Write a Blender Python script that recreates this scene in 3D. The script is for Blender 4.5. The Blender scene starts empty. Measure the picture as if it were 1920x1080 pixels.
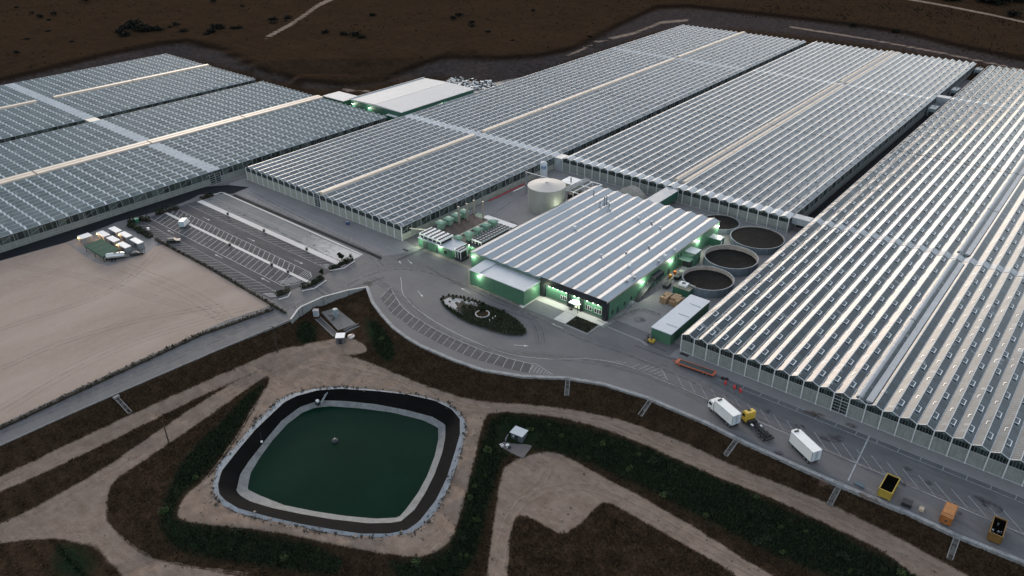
import bpy, bmesh, math, random
import numpy as np
from mathutils import Vector, Matrix
from mathutils.bvhtree import BVHTree
from mathutils.geometry import delaunay_2d_cdt

random.seed(7)
S = bpy.context.scene
COL = S.collection

# ------------------------------------------------------------------ camera
FOC, PITCH, ROLL, YAW, CAMZ = 1442.74, 0.5176948, -0.01066729, -0.69364, 127.0
FW = np.array([math.sin(YAW)*math.cos(PITCH), math.cos(YAW)*math.cos(PITCH), -math.sin(PITCH)])
_rt = np.array([math.cos(YAW), -math.sin(YAW), 0.0]); _up = np.cross(_rt, FW)
RT = _rt*math.cos(ROLL) + _up*math.sin(ROLL)
UP = -_rt*math.sin(ROLL) + _up*math.cos(ROLL)

def at(px, py, z=0.0):
    """surveyed point: photo pixel (1920 wide) on the level z, in metres"""
    d = FW + RT*(px-960)/FOC - UP*(py-540)/FOC
    t = (z-CAMZ)/d[2]
    return (d[0]*t, d[1]*t, z)

def at2(q, z=0.0):
    return [at(x, y, z)[:2] for x, y in q]

cam_data = bpy.data.cameras.new("camera"); cam = bpy.data.objects.new("camera", cam_data); COL.objects.link(cam)
cam.matrix_world = Matrix(((RT[0], UP[0], -FW[0], 0), (RT[1], UP[1], -FW[1], 0), (RT[2], UP[2], -FW[2], CAMZ), (0, 0, 0, 1)))
cam_data.sensor_width = 36.0; cam_data.lens = FOC/1920*36.0
cam_data.clip_start = 1.0; cam_data.clip_end = 6000.0
S.camera = cam

# ------------------------------------------------------------------ mesh helper
class MB:
    def __init__(s): s.v = []; s.f = []; s.m = []
    def face(s, pts, m=0):
        n = len(s.v); s.v += [tuple(p) for p in pts]; s.f.append(tuple(range(n, n+len(pts)))); s.m.append(m); return s
    def box(s, x0, x1, y0, y1, z0, z1, m=0, taper=0.0):
        n = len(s.v); t = taper
        s.v += [(x0,y0,z0),(x1,y0,z0),(x1,y1,z0),(x0,y1,z0),(x0+t,y0+t,z1),(x1-t,y0+t,z1),(x1-t,y1-t,z1),(x0+t,y1-t,z1)]
        for q in ((0,3,2,1),(4,5,6,7),(0,1,5,4),(1,2,6,5),(2,3,7,6),(3,0,4,7)):
            s.f.append(tuple(n+i for i in q)); s.m.append(m)
        return s
    def cbox(s, cx, cy, z0, z1, lx, ly, rot=0.0, m=0):
        n = len(s.v); c, q = math.cos(rot), math.sin(rot)
        for z in (z0, z1):
            for a, b in ((-lx/2,-ly/2),(lx/2,-ly/2),(lx/2,ly/2),(-lx/2,ly/2)):
                s.v.append((cx+a*c-b*q, cy+a*q+b*c, z))
        for k in ((0,3,2,1),(4,5,6,7),(0,1,5,4),(1,2,6,5),(2,3,7,6),(3,0,4,7)):
            s.f.append(tuple(n+i for i in k)); s.m.append(m)
        return s
    def prism(s, poly, z0, z1, m=0, cap=True):
        n = len(s.v); k = len(poly)
        a = sum(poly[i][0]*poly[(i+1)%k][1]-poly[(i+1)%k][0]*poly[i][1] for i in range(k))
        if a < 0: poly = poly[::-1]
        s.v += [(p[0],p[1],z0) for p in poly] + [(p[0],p[1],z1) for p in poly]
        for i in range(k):
            j = (i+1)%k; s.f.append((n+i,n+j,n+k+j,n+k+i)); s.m.append(m)
        if cap: s.f.append(tuple(n+k+i for i in range(k))); s.m.append(m); s.f.append(tuple(n+k-1-i for i in range(k))); s.m.append(m)
        return s
    def sheet(s, poly, z, m=0):
        k = len(poly)
        a = sum(poly[i][0]*poly[(i+1)%k][1]-poly[(i+1)%k][0]*poly[i][1] for i in range(k))
        if a < 0: poly = poly[::-1]
        return s.face([(p[0],p[1],z) for p in poly], m)
    def extrude(s, prof, axis, a, b, m=0):
        """prof: list of (u, z) in the plane across AXIS ('x' or 'y'), from a to b"""
        P = (lambda u, z, t: (u, t, z)) if axis == 'y' else (lambda u, z, t: (t, u, z))
        n = len(s.v); k = len(prof)
        s.v += [P(u,z,a) for u,z in prof] + [P(u,z,b) for u,z in prof]
        for i in range(k):
            j = (i+1)%k; s.f.append((n+i,n+j,n+k+j,n+k+i)); s.m.append(m)
        s.f.append(tuple(n+k-1-i for i in range(k))); s.m.append(m); s.f.append(tuple(n+k+i for i in range(k))); s.m.append(m)
        return s
    def tube(s, p0, p1, r, n=8, m=0, r1=None):
        p0 = Vector(p0); p1 = Vector(p1); d = (p1-p0).normalized()
        u = d.orthogonal().normalized(); w = d.cross(u); r1 = r if r1 is None else r1
        o = len(s.v)
        for c, rr in ((p0, r), (p1, r1)):
            for i in range(n):
                a = 2*math.pi*i/n; s.v.append(tuple(c + (u*math.cos(a)+w*math.sin(a))*rr))
        for i in range(n):
            j = (i+1)%n; s.f.append((o+i,o+j,o+n+j,o+n+i)); s.m.append(m)
        s.f.append(tuple(o+n-1-i for i in range(n))); s.m.append(m); s.f.append(tuple(o+n+i for i in range(n))); s.m.append(m)
        return s
    def lathe(s, cx, cy, prof, n=32, m=0):
        o = len(s.v)
        for r, z in prof:
            for i in range(n):
                a = 2*math.pi*i/n; s.v.append((cx+r*math.cos(a), cy+r*math.sin(a), z))
        for q in range(len(prof)-1):
            for i in range(n):
                j = (i+1)%n; s.f.append((o+q*n+i,o+q*n+j,o+(q+1)*n+j,o+(q+1)*n+i)); s.m.append(m)
        return s
    def disc(s, cx, cy, z, r, n=32, m=0):
        return s.face([(cx+r*math.cos(2*math.pi*i/n), cy+r*math.sin(2*math.pi*i/n), z) for i in range(n)], m)
    def ribbon(s, pts, w, z0, z1, m=0, off=0.0):
        """a solid strip following a polyline of (x, y)"""
        k = len(pts); L = []; R = []
        for i in range(k):
            a = Vector(pts[max(i-1,0)]); b = Vector(pts[min(i+1,k-1)]); d = (b-a).normalized(); nrm = Vector((-d.y, d.x))
            p = Vector(pts[i]); L.append(p+nrm*(off+w/2)); R.append(p+nrm*(off-w/2))
        n = len(s.v)
        for i in range(k):
            s.v += [(L[i].x,L[i].y,z0),(R[i].x,R[i].y,z0),(R[i].x,R[i].y,z1),(L[i].x,L[i].y,z1)]
        for i in range(k-1):
            a, b = n+4*i, n+4*i+4
            for p, q in ((3,2),(2,1),(1,0),(0,3)):
                s.f.append((a+p,a+q,b+q,b+p)); s.m.append(m)
        s.f.append((n,n+1,n+2,n+3)); s.m.append(m); e = n+4*(k-1); s.f.append((e+3,e+2,e+1,e)); s.m.append(m)
        return s
    def line(s, p, q, w, z=0.03, m=0):
        d = Vector((q[0]-p[0], q[1]-p[1])).normalized(); n = Vector((-d.y, d.x))*w/2
        return s.face([(p[0]+n.x,p[1]+n.y,z),(p[0]-n.x,p[1]-n.y,z),(q[0]-n.x,q[1]-n.y,z),(q[0]+n.x,q[1]+n.y,z)], m)
    def build(s, name, mats, parent=None, smooth=False, world=True, loc=None, rotz=0.0):
        me = bpy.data.meshes.new(name)
        off = Vector((0,0,0)); q = parent
        while world and q is not None: off += q.location; q = q.parent
        me.from_pydata([(x-off.x, y-off.y, z-off.z) for x,y,z in s.v], [], s.f)
        if not isinstance(mats, (list, tuple)): mats = [mats]
        for mt in mats: me.materials.append(mt)
        if len(mats) > 1: me.polygons.foreach_set('material_index', s.m)
        if smooth: me.polygons.foreach_set('use_smooth', [True]*len(me.polygons))
        me.update()
        o = bpy.data.objects.new(name, me); COL.objects.link(o)
        if parent is not None: o.parent = parent
        if loc is not None: o.location = loc
        o.rotation_euler.z = rotz
        return o

def thing(name, label, cat, loc=(0,0,0), rotz=0.0, group=None):
    o = bpy.data.objects.new(name, None); COL.objects.link(o)
    o.location = loc; o.rotation_euler = (0,0,rotz); o.empty_display_size = 0.5
    o['label'] = label; o['category'] = cat
    if group: o['group'] = group
    return o
def tag(o, label, cat, group=None):
    o['label'] = label; o['category'] = cat
    if group: o['group'] = group
    return o
def kind(o, k): o['kind'] = k; return o
def copy_child(o, parent, loc=None, rotz=None):
    c = o.copy(); COL.objects.link(c); c.parent = parent
    if loc is not None: c.location = loc
    if rotz is not None: c.rotation_euler.z = rotz
    return c
def copy_tree(o, loc, rotz=0.0, label=None):
    r = o.copy(); COL.objects.link(r); r.location = loc; r.rotation_euler = (0,0,rotz)
    if label: r['label'] = label
    for ch in list(o.children):
        c = ch.copy(); COL.objects.link(c); c.parent = r
        for g in list(ch.children):
            d = g.copy(); COL.objects.link(d); d.parent = c
    return r

# ------------------------------------------------------------------ materials
class NT:
    def __init__(s, name):
        s.mat = bpy.data.materials.new(name); s.mat.use_nodes = True
        s.t = s.mat.node_tree; s.b = s.t.nodes['Principled BSDF']
    def n(s, typ, **kw):
        x = s.t.nodes.new('ShaderNode'+typ)
        for k, v in kw.items():
            if k in x.inputs: x.inputs[k].default_value = v
            else: setattr(x, k, v)
        return x
    def l(s, a, b): s.t.links.new(a, b)
    def math(s, op, a, b=None, c=None, clamp=False):
        x = s.t.nodes.new('ShaderNodeMath'); x.operation = op; x.use_clamp = clamp
        for i, q in enumerate((a, b, c)):
            if q is None: continue
            if isinstance(q, (int, float)): x.inputs[i].default_value = q
            else: s.l(q, x.inputs[i])
        return x.outputs[0]
    def mix(s, fac, a, b, blend='MIX'):
        x = s.t.nodes.new('ShaderNodeMix'); x.data_type = 'RGBA'; x.blend_type = blend
        for i, q in ((0, fac), (6, a), (7, b)):
            if isinstance(q, (int, float)): x.inputs[i].default_value = q
            elif isinstance(q, (tuple, list)): x.inputs[i].default_value = (*q[:3], 1)
            else: s.l(q, x.inputs[i])
        return x.outputs[2]
    def coord(s, which='Object'):
        return s.n('TexCoord').outputs[which]
    def noise(s, vec, scale, detail=4.0, rough=0.55, dist=0.0):
        x = s.n('TexNoise', Scale=scale, Detail=detail, Roughness=rough, Distortion=dist); s.l(vec, x.inputs['Vector']); return x.outputs['Fac']
    def mapr(s, v, a, b, c=0.0, d=1.0, smooth=False):
        x = s.t.nodes.new('ShaderNodeMapRange'); x.clamp = True
        if smooth: x.interpolation_type = 'SMOOTHSTEP'
        for i, q in enumerate((v, a, b, c, d)):
            if isinstance(q, (int, float)): x.inputs[i].default_value = q
            else: s.l(q, x.inputs[i])
        return x.outputs[0]
    def sep(s, vec):
        x = s.n('SeparateXYZ'); s.l(vec, x.inputs[0]); return x.outputs
    def scalev(s, vec, sc):
        x = s.n('Mapping'); x.inputs['Scale'].default_value = sc; s.l(vec, x.inputs[0]); return x.outputs[0]
    def color(s, c):
        if isinstance(c, (tuple, list)): s.b.inputs['Base Color'].default_value = (*c[:3], 1)
        else: s.l(c, s.b.inputs['Base Color'])
    def bump(s, h, strength, dist=0.1):
        x = s.n('Bump', Strength=strength, Distance=dist); s.l(h, x.inputs['Height']); s.l(x.outputs[0], s.b.inputs['Normal'])
    def set(s, **kw):
        for k, v in kw.items():
            k = k.replace('_', ' ')
            if isinstance(v, (int, float, tuple)): s.b.inputs[k].default_value = v
            else: s.l(v, s.b.inputs[k])
        return s

def mul(c, k): return tuple(min(1.0, x*k) for x in c)

def M(name, col, rough=0.7, var=0.18, scale=0.6, metal=0.0, dirt=None, spec=0.5, bump=0.0, ribs=None):
    """painted / plain surface with tonal variation, optional dirt colour and ribs along x+y"""
    t = NT(name); v = t.coord()
    n1 = t.noise(v, scale, 5); n2 = t.noise(v, scale*7.3, 3)
    f = t.math('ADD', t.math('MULTIPLY', n1, 0.65), t.math('MULTIPLY', n2, 0.35))
    f = t.mapr(f, 0.32, 0.68)
    c = t.mix(f, mul(col, 1-var), mul(col, 1+var))
    if dirt:
        d = t.mapr(t.noise(v, scale*2.1, 6, 0.65), 0.5, 0.72, 0, 0.7)
        c = t.mix(d, c, dirt)
    t.color(c)
    t.set(Roughness=t.mapr(n2, 0.3, 0.7, max(0.03, rough-0.1), min(1, rough+0.08)), Metallic=metal)
    t.b.inputs['Specular IOR Level'].default_value = spec
    if ribs:
        x = t.sep(v); u = t.math('ADD', x[0], x[1])
        r = t.math('ABSOLUTE', t.math('SUBTRACT', t.math('FRACT', t.math('DIVIDE', u, ribs)), 0.5))
        t.bump(t.mapr(r, 0.1, 0.3), 0.6, 0.05)
    elif bump:
        t.bump(t.noise(v, scale*12, 6), bump, 0.2)
    return t.mat

def EM(name, col, strength):
    m = bpy.data.materials.new(name); m.use_nodes = True; b = m.node_tree.nodes['Principled BSDF']
    b.inputs['Base Color'].default_value = (*col, 1); b.inputs['Emission Color'].default_value = (*col, 1); b.inputs['Emission Strength'].default_value = strength
    return m
# ------------------------------------------------------------------ terrain: levels surveyed along lines, joined into one sheet
PADZ = -0.12
EDGE = [(690,538),(700,566),(718,590),(740,614),(765,632),(790,647),(850,673),(905,692),(980,704),(1060,707),(1130,718),(1215,744),(1330,793),(1400,829),(1490,869),(1570,904),(1700,958),(1800,1004),(1920,1052)]
EDGE_W = at2(EDGE) + [(30.0,149.3),(70.0,149.5)]
WALL_TOP = [(545,599),(558,581),(565,575),(605,557),(653,544),(690,538)]
WALL_W = at2(WALL_TOP)
ROAD_LO = [(-188.0,-30.0),(-188.5,0.0)] + at2([(0,835),(140,772),(280,711),(420,651),(545,599)])
PONDZ, TOEZ = -4.0, -4.0
def zz(x, y, sx, ox, oy): return (ox+x*sx, oy+y*sx)
_p = lambda q: [zz(x, y, 510/1777, 390, 700) for x, y in q]
POND_RIM = _p([(30,740),(60,600),(180,470),(290,340),(380,250),(450,180),(540,135),(700,98),(850,86),(1000,96),(1200,116),(1400,148),(1550,190),(1640,250),(1687,320),(1664,470),(1625,600),(1565,760),(1505,880),(1405,1000),(1330,1047),(1180,1068),(1000,1072),(800,1042),(600,1003),(400,962),(200,912),(80,852),(36,800)])
POND_LIN = _p([(65,730),(90,640),(200,500),(310,370),(420,265),(500,190),(580,150),(720,112),(870,103),(1100,118),(1300,140),(1480,180),(1590,235),(1646,300),(1646,400),(1612,520),(1562,680),(1490,830),(1380,970),(1300,1026),(1180,1050),(1000,1050),(800,1020),(600,985),(400,940),(200,885),(110,830),(75,790)])
POND_CON = _p([(185,770),(210,660),(270,570),(380,430),(480,310),(600,220),(700,186),(760,176),(900,181),(1100,202),(1300,240),(1470,285),(1551,335),(1550,420),(1530,520),(1480,660),(1420,780),(1350,890),(1262,965),(1200,976),(1050,980),(800,952),(600,917),(420,880),(280,838),(215,802)])
POND_WAT = _p([(258,757),(280,650),(340,550),(420,440),(520,330),(620,255),(700,225),(800,215),(1000,230),(1200,256),(1400,305),(1502,355),(1504,430),(1480,540),(1430,670),(1370,780),(1290,890),(1245,940),(1100,948),(900,930),(700,900),(500,860),(350,800)])
Z_LIN, Z_CON, Z_WAT = -4.05, -6.6, -7.5

ctrl = []
def cp(px, z):
    for x, y in px: ctrl.append(at(x, y, z))
def cw(pts, z):
    for x, y in pts: ctrl.append((x, y, z))
cw(EDGE_W[1:], PADZ); cw(ROAD_LO[:-1], PADZ)
for (x, y), z in zip(WALL_TOP, (-1.8,-2.8,-3.2,-3.3,-2.2,-.3)): p_ = at(x, y, 0.0); ctrl.append((p_[0], p_[1], z)); ctrl.append((*at(x-3, y-6, 0.0)[:2], PADZ))
for x in range(-560, 80, 40):
    for y in range(190, 581, 40):
        if x > -300 or (x > -541 and y <= 270) or (x > -372 and y < 380): ctrl.append((x, y, PADZ))
cw([(-560,-30),(-400,-40),(-300,-30),(-230,-30),(-300,60),(-250,110),(-400,100),(-560,150),(-210,60),(-210,110),(-200,150),(-150,160),(-110,160),(-60,165),(0,165),(70,170)], PADZ)
# toe of the embankment and track
cp([(645,668),(690,682),(740,702),(800,726),(860,746),(920,756),(1000,760),(1060,768),(1130,780),(1195,797),(1290,834),(1370,874),(1480,917),(1556,947),(1650,992),(1760,1052),(1860,1100),(2000,1150)], TOEZ)
cp([(915,772),(1000,778),(1050,784),(1150,808),(1250,852),(1350,896),(1450,934),(1560,988),(1660,1033),(1740,1082),(1850,1140)], TOEZ-0.3)
# slope down to the shelter yard
cp([(940,830),(1006,842),(1080,862),(1200,926),(1300,978),(1400,1030),(1500,1084),(950,860),(935,930),(922,1010),(914,1080),(1000,900),(1000,970),(1100,960),(1100,1060),(1250,1010),(960,1060),(1400,1100),(1000,1160),(1600,1180),(1800,1250)], -7.6)
# pond surround
cp([(510,708),(482,760),(442,830),(400,890),(348,930),(332,960),(338,975),(400,984),(480,990),(560,1004),(640,1024),(760,1044),(800,1044),(838,1020),(850,1000),(870,930),(890,860),(903,800),(910,775)], PONDZ-0.1)
cp(POND_RIM, PONDZ)
cw([(p[0]*.5-65, p[1]*.5+43.5) for p in at2(POND_CON, Z_CON)], -9.5); cp(POND_CON, -7.6); cp(POND_LIN, -4.6)
cp([(300,1040),(400,1040),(500,1050),(640,1078),(760,1098),(860,1060),(880,1010),(900,940),(915,880),(600,1150),(800,1200),(300,1120)], -7.0)
# left tracks
cp([(0,895),(133,830),(267,768),(380,717),(460,682),(520,662)], -3.0); cp([(0,928),(133,864),(290,786),(390,736),(480,697)], -3.1)
cp([(0,987),(157,902),(240,848),(333,783),(430,720),(500,693)], -5.0); cp([(207,907),(233,887),(300,843),(367,797),(473,720),(515,707)], -5.0)
cp([(200,940),(203,990),(225,1010),(265,1040),(330,1062),(460,1084)], -5.6); cp([(0,1020),(60,1010),(140,1010),(180,1030),(205,1060),(230,1082),(0,1080),(100,1060)], -6.0); cp([(-150,1030),(-150,1100),(-100,1200),(200,1200)], -6.5)
cp([(-120,960)], -3.0)
# pit below the retaining wall
WALL_LO = [(543,610),(556,604),(565,592),(608,579),(638,563),(654,556),(692,537.6)]
for (x, y), z in zip(WALL_LO, (-1.2,-2.6,-3.2,-3.3,-2.6,-1.9,-0.3)): ctrl.append(at(x, y, z))
cp([(575,600),(600,595),(640,582),(660,600),(670,612),(640,630),(600,640),(560,640),(620,655)], -3.4)
# land behind: a cut bank then dry fields
REAR = [(-548,-40),(-548,120),(-548,280),(-425,282),(-380,292),(-378,345),(-372,385),(-312,390),(-306,480),(-306,584),(-150,586),(-20,584),(60,584)]
cw(REAR, PADZ)
BANK = [(-40,158),(0,150),(100,126),(200,101),(300,81),(350,76),(420,93),(480,126),(560,149),(650,158),(720,150),(790,119),(840,105),(930,109),(1010,104),(1080,89),(1150,51),(1230,13),(1290,11),(1400,23),(1500,34),(1600,46),(1700,61),(1800,86),(1920,111),(2050,142)]
cp(BANK, 7.0)
cp([(x, y-9) for x, y in BANK], 7.6)
for k in range(-95, 50, 9):
    a = math.radians(k)
    for r, z in ((1010,20),(1180,25),(1400,32),(1650,38),(1900,40)):
        x, y = r*math.sin(a), r*math.cos(a)
        if -1760 < x < 560 and y < 1860: ctrl.append((x, y, z+3*math.sin(k*1.7)))
cw([(-900,200),(-800,500),(-560,640),(-400,800),(-150,900),(100,850)], 13.0)
cw([(-1600,-300),(-700,-300),(500,-100),(500,700)], 4.0); cw([(100,30),(0,0),(-100,-60),(-200,-120),(200,80),(60,110)], -8.0)

_c = {}
for x, y, z in ctrl: _c[(round(x,2), round(y,2))] = z
_xy = [Vector(k) for k in _c]; _z = list(_c.values())
dv, de, df, ov, oe, of = delaunay_2d_cdt(_xy, [], [], 0, 1e-4)
_tz = [_z[o[0]] for o in ov]
TIN = BVHTree.FromPolygons([(v.x, v.y, z) for v, z in zip(dv, _tz)], [tuple(f) for f in df])
def gz(x, y):
    h = TIN.ray_cast(Vector((x, y, 500)), Vector((0,0,-1)))
    return h[0].z if h[0] else 0.0

def axis(spans):
    out = []
    for a, b, st in spans:
        n = max(1, int(round((b-a)/st))); out += [a+(b-a)*i/n for i in range(n)]
    return out + [spans[-1][1]]
GX = axis([(-1720,-1100,20),(-1100,-800,8),(-800,-560,4),(-560,-300,3),(-300,-215,1.2),(-215,20,0.8),(20,60,1.5),(60,480,15)])
GY = axis([(-90,40,4),(40,56,1.2),(56,156,0.8),(156,190,2),(190,560,6),(560,900,3),(900,1000,8),(1000,1840,20)])
nx, ny = len(GX), len(GY)
gv = np.empty((ny, nx, 3))
rngz = np.random.default_rng(3)
for j, y in enumerate(GY):
    for i, x in enumerate(GX):
        gv[j, i] = (x, y, gz(x, y))
P = gv.reshape(-1, 3)
# gentle unevenness away from the pad
def vnoise(x, y, s, seed):
    r = np.random.default_rng(seed); T = r.random((256, 256)); u, v = x/s, y/s
    i, j = np.floor(u).astype(int), np.floor(v).astype(int); a, b = u-i, v-j; a = a*a*(3-2*a); b = b*b*(3-2*b)
    g = lambda p, q: T[p % 256, q % 256]
    return (g(i,j)*(1-a)+g(i+1,j)*a)*(1-b)+(g(i,j+1)*(1-a)+g(i+1,j+1)*a)*b - 0.5
slope = np.clip((PADZ-0.3-P[:,2])/1.5, 0, 1); up = np.clip((P[:,2]-1.0)/4, 0, 1)
P[:,2] += slope*(vnoise(P[:,0],P[:,1],3.1,1)*0.25+vnoise(P[:,0],P[:,1],1.7,2)*0.16) + up*(vnoise(P[:,0],P[:,1],60,4)*3+vnoise(P[:,0],P[:,1],17,5)*0.7)
# what grows where: distances to the outlines of tracks, green cover, bank (kept per vertex)
rel = P - np.array([0,0,CAMZ]); dep = rel@FW; ok = dep > 20
depc = np.where(ok, dep, 1e9)
PX = 960+FOC*(rel@RT)/depc; PY = 540-FOC*(rel@UP)/depc
MPP = np.where(ok, dep, 1e3)/FOC
def sdist(poly, closed=True):
    """signed distance in photo pixels to an outline (positive inside), or minus distance to a line"""
    q = np.array(poly, float); n = len(q); d = np.full(len(PX), 1e9); ins = np.zeros(len(PX), bool)
    for i in range(n if closed else n-1):
        a, b = q[i], q[(i+1)%n]; ab = b-a; t = np.clip(((PX-a[0])*ab[0]+(PY-a[1])*ab[1])/(ab@ab+1e-9), 0, 1)
        d = np.minimum(d, np.hypot(PX-a[0]-t*ab[0], PY-a[1]-t*ab[1]))
        if closed and a[1] != b[1]:
            c = ((a[1] > PY) != (b[1] > PY)) & (PX < (b[0]-a[0])*(PY-a[1])/(b[1]-a[1])+a[0]); ins ^= c
    return np.where(ins, d, -d) if closed else -d
PATHS = [
 [(0,895),(133,830),(267,768),(380,717),(460,682),(520,656),(560,648),(600,652),(640,664),(690,678),(740,700),(800,724),(860,744),(920,755),(1000,759),(1060,766),(1130,779),(1190,795),(1290,832),(1370,872),(1480,915),(1556,945),(1650,990),(1760,1050),(1850,1100),(1740,1100),(1660,1033),(1560,988),(1450,934),(1350,896),(1250,852),(1150,808),(1050,782),(1000,776),(925,770),(912,778),(903,800),(890,860),(870,930),(852,1000),(836,1022),(800,1044),(760,1044),(640,1024),(560,1005),(480,992),(400,985),(336,976),(332,958),(345,930),(398,890),(440,830),(480,760),(508,712),(500,703),(473,722),(367,797),(300,843),(233,887),(207,907),(200,940),(203,990),(225,1010),(265,1040),(330,1061),(480,1084),(480,1130),(240,1130),(228,1082),(205,1060),(180,1030),(140,1011),(60,1009),(-40,1024),(-40,1000),(0,986),(157,902),(240,848),(333,783),(430,720),(490,694),(478,698),(390,736),(290,786),(133,863),(-40,940),(-40,912)],
 [(950,868),(940,890),(932,940),(922,1010),(908,1120),(948,1120),(953,1040),(958,985),(970,962),(1000,972),(1030,992),(1060,1002),(1085,985),(1108,962),(1128,938),(1160,950),(1220,985),(1300,1030),(1380,1075),(1440,1130),(1500,1110),(1400,1052),(1300,987),(1200,930),(1150,905),(1080,866),(1040,846),(1005,850)],
 [(560,648),(600,640),(660,630),(700,660),(640,668),(600,656)],
]
GREEN = [
 [(925,775),(1000,782),(1150,815),(1300,880),(1450,945),(1600,1015),(1750,1100),(1620,1100),(1450,1040),(1300,960),(1180,900),(1080,855),(1000,838),(940,850),(925,910),(900,1000),(880,1080),(760,1100),(720,1050),(800,1056),(845,1026),(862,985),(885,900),(905,830)],
 [(500,715),(470,735),(430,780),(380,825),(340,870),(310,930),(300,990),(330,1030),(420,1050),(560,1070),(640,1080),(640,1040),(500,1002),(340,984),(322,962),(335,930),(390,885),(430,830),(465,770)],
 [(110,1015),(150,1016),(175,1040),(195,1070),(150,1090),(95,1080),(100,1040)],
 [(690,590),(740,640),(735,690),(700,650),(680,610)], [(560,600),(600,610),(585,650),(555,640)],
]
BANKS = [[(x, y+4) for x, y in BANK] + [(2050,190),(1920,130),(1560,72),(1280,44),(1150,86),(930,164),(885,150),(800,140),(620,172),(500,150),(330,98),(0,170)]]
DITCH = [BANK]
def smooth(q, it=2):
    for _ in range(it): q = [p for i in range(len(q)) for a, b in ((q[i], q[(i+1)%len(q)]),) for p in ((a[0]*.75+b[0]*.25, a[1]*.75+b[1]*.25), (a[0]*.25+b[0]*.75, a[1]*.25+b[1]*.75))]
    return q
def zone(polys, w):
    polys = [smooth(q) for q in polys]
    m = np.full(len(PX), -1e9)
    for q in polys: m = np.maximum(m, sdist(q))
    return np.clip(0.5+m*MPP/(2*w), 0, 1)
a_path = zone(PATHS, 2.0)
far_lines = np.maximum.reduce([sdist(l, False)+w for l, w in (([(1690,-4),(1780,12),(1860,28),(1960,50)],1.5), ([(640,-10),(600,8),(545,46),(500,70)],3.0), ([(1060,108),(1120,78),(1190,62),(1240,42),(1290,38)],2.2), ([(1480,50),(1620,72),(1760,98),(1960,140)],1.5), ([(640,168),(700,172)],2))])
a_path = np.maximum(a_path, np.clip(0.5+far_lines*MPP/3.0, 0, 1)*(P[:,1]+abs(P[:,0])*0.6 > 300))
a_path[~ok] = 0
a_green = zone(GREEN, 3.5); a_bank = zone(BANKS, 6.0)
a_bank *= (dep > 330)
a_ditch = np.clip(1+(sdist(BANK, False)+1.5)*MPP/2.2, 0, 1)*(dep > 330)
attr = np.stack([a_path, a_green, a_bank, a_ditch], 1).astype(np.float32)

me = bpy.data.meshes.new("ground")
idx = np.arange(nx*ny).reshape(ny, nx)
quads = np.stack([idx[:-1,:-1], idx[:-1,1:], idx[1:,1:], idx[1:,:-1]], -1).reshape(-1, 4)
me.vertices.add(len(P)); me.vertices.foreach_set('co', P.astype(np.float32).ravel())
me.loops.add(quads.size); me.loops.foreach_set('vertex_index', quads.ravel().astype(np.int32))
me.polygons.add(len(quads)); me.polygons.foreach_set('loop_start', np.arange(0, quads.size, 4, dtype=np.int32))
me.polygons.foreach_set('use_smooth', np.ones(len(quads), bool))
ca = me.attributes.new('zones', 'FLOAT_COLOR', 'POINT'); ca.data.foreach_set('color', attr.ravel())
me.update(calc_edges=True); me.validate()
ground = bpy.data.objects.new("ground", me); COL.objects.link(ground); kind(ground, 'structure')

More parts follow.
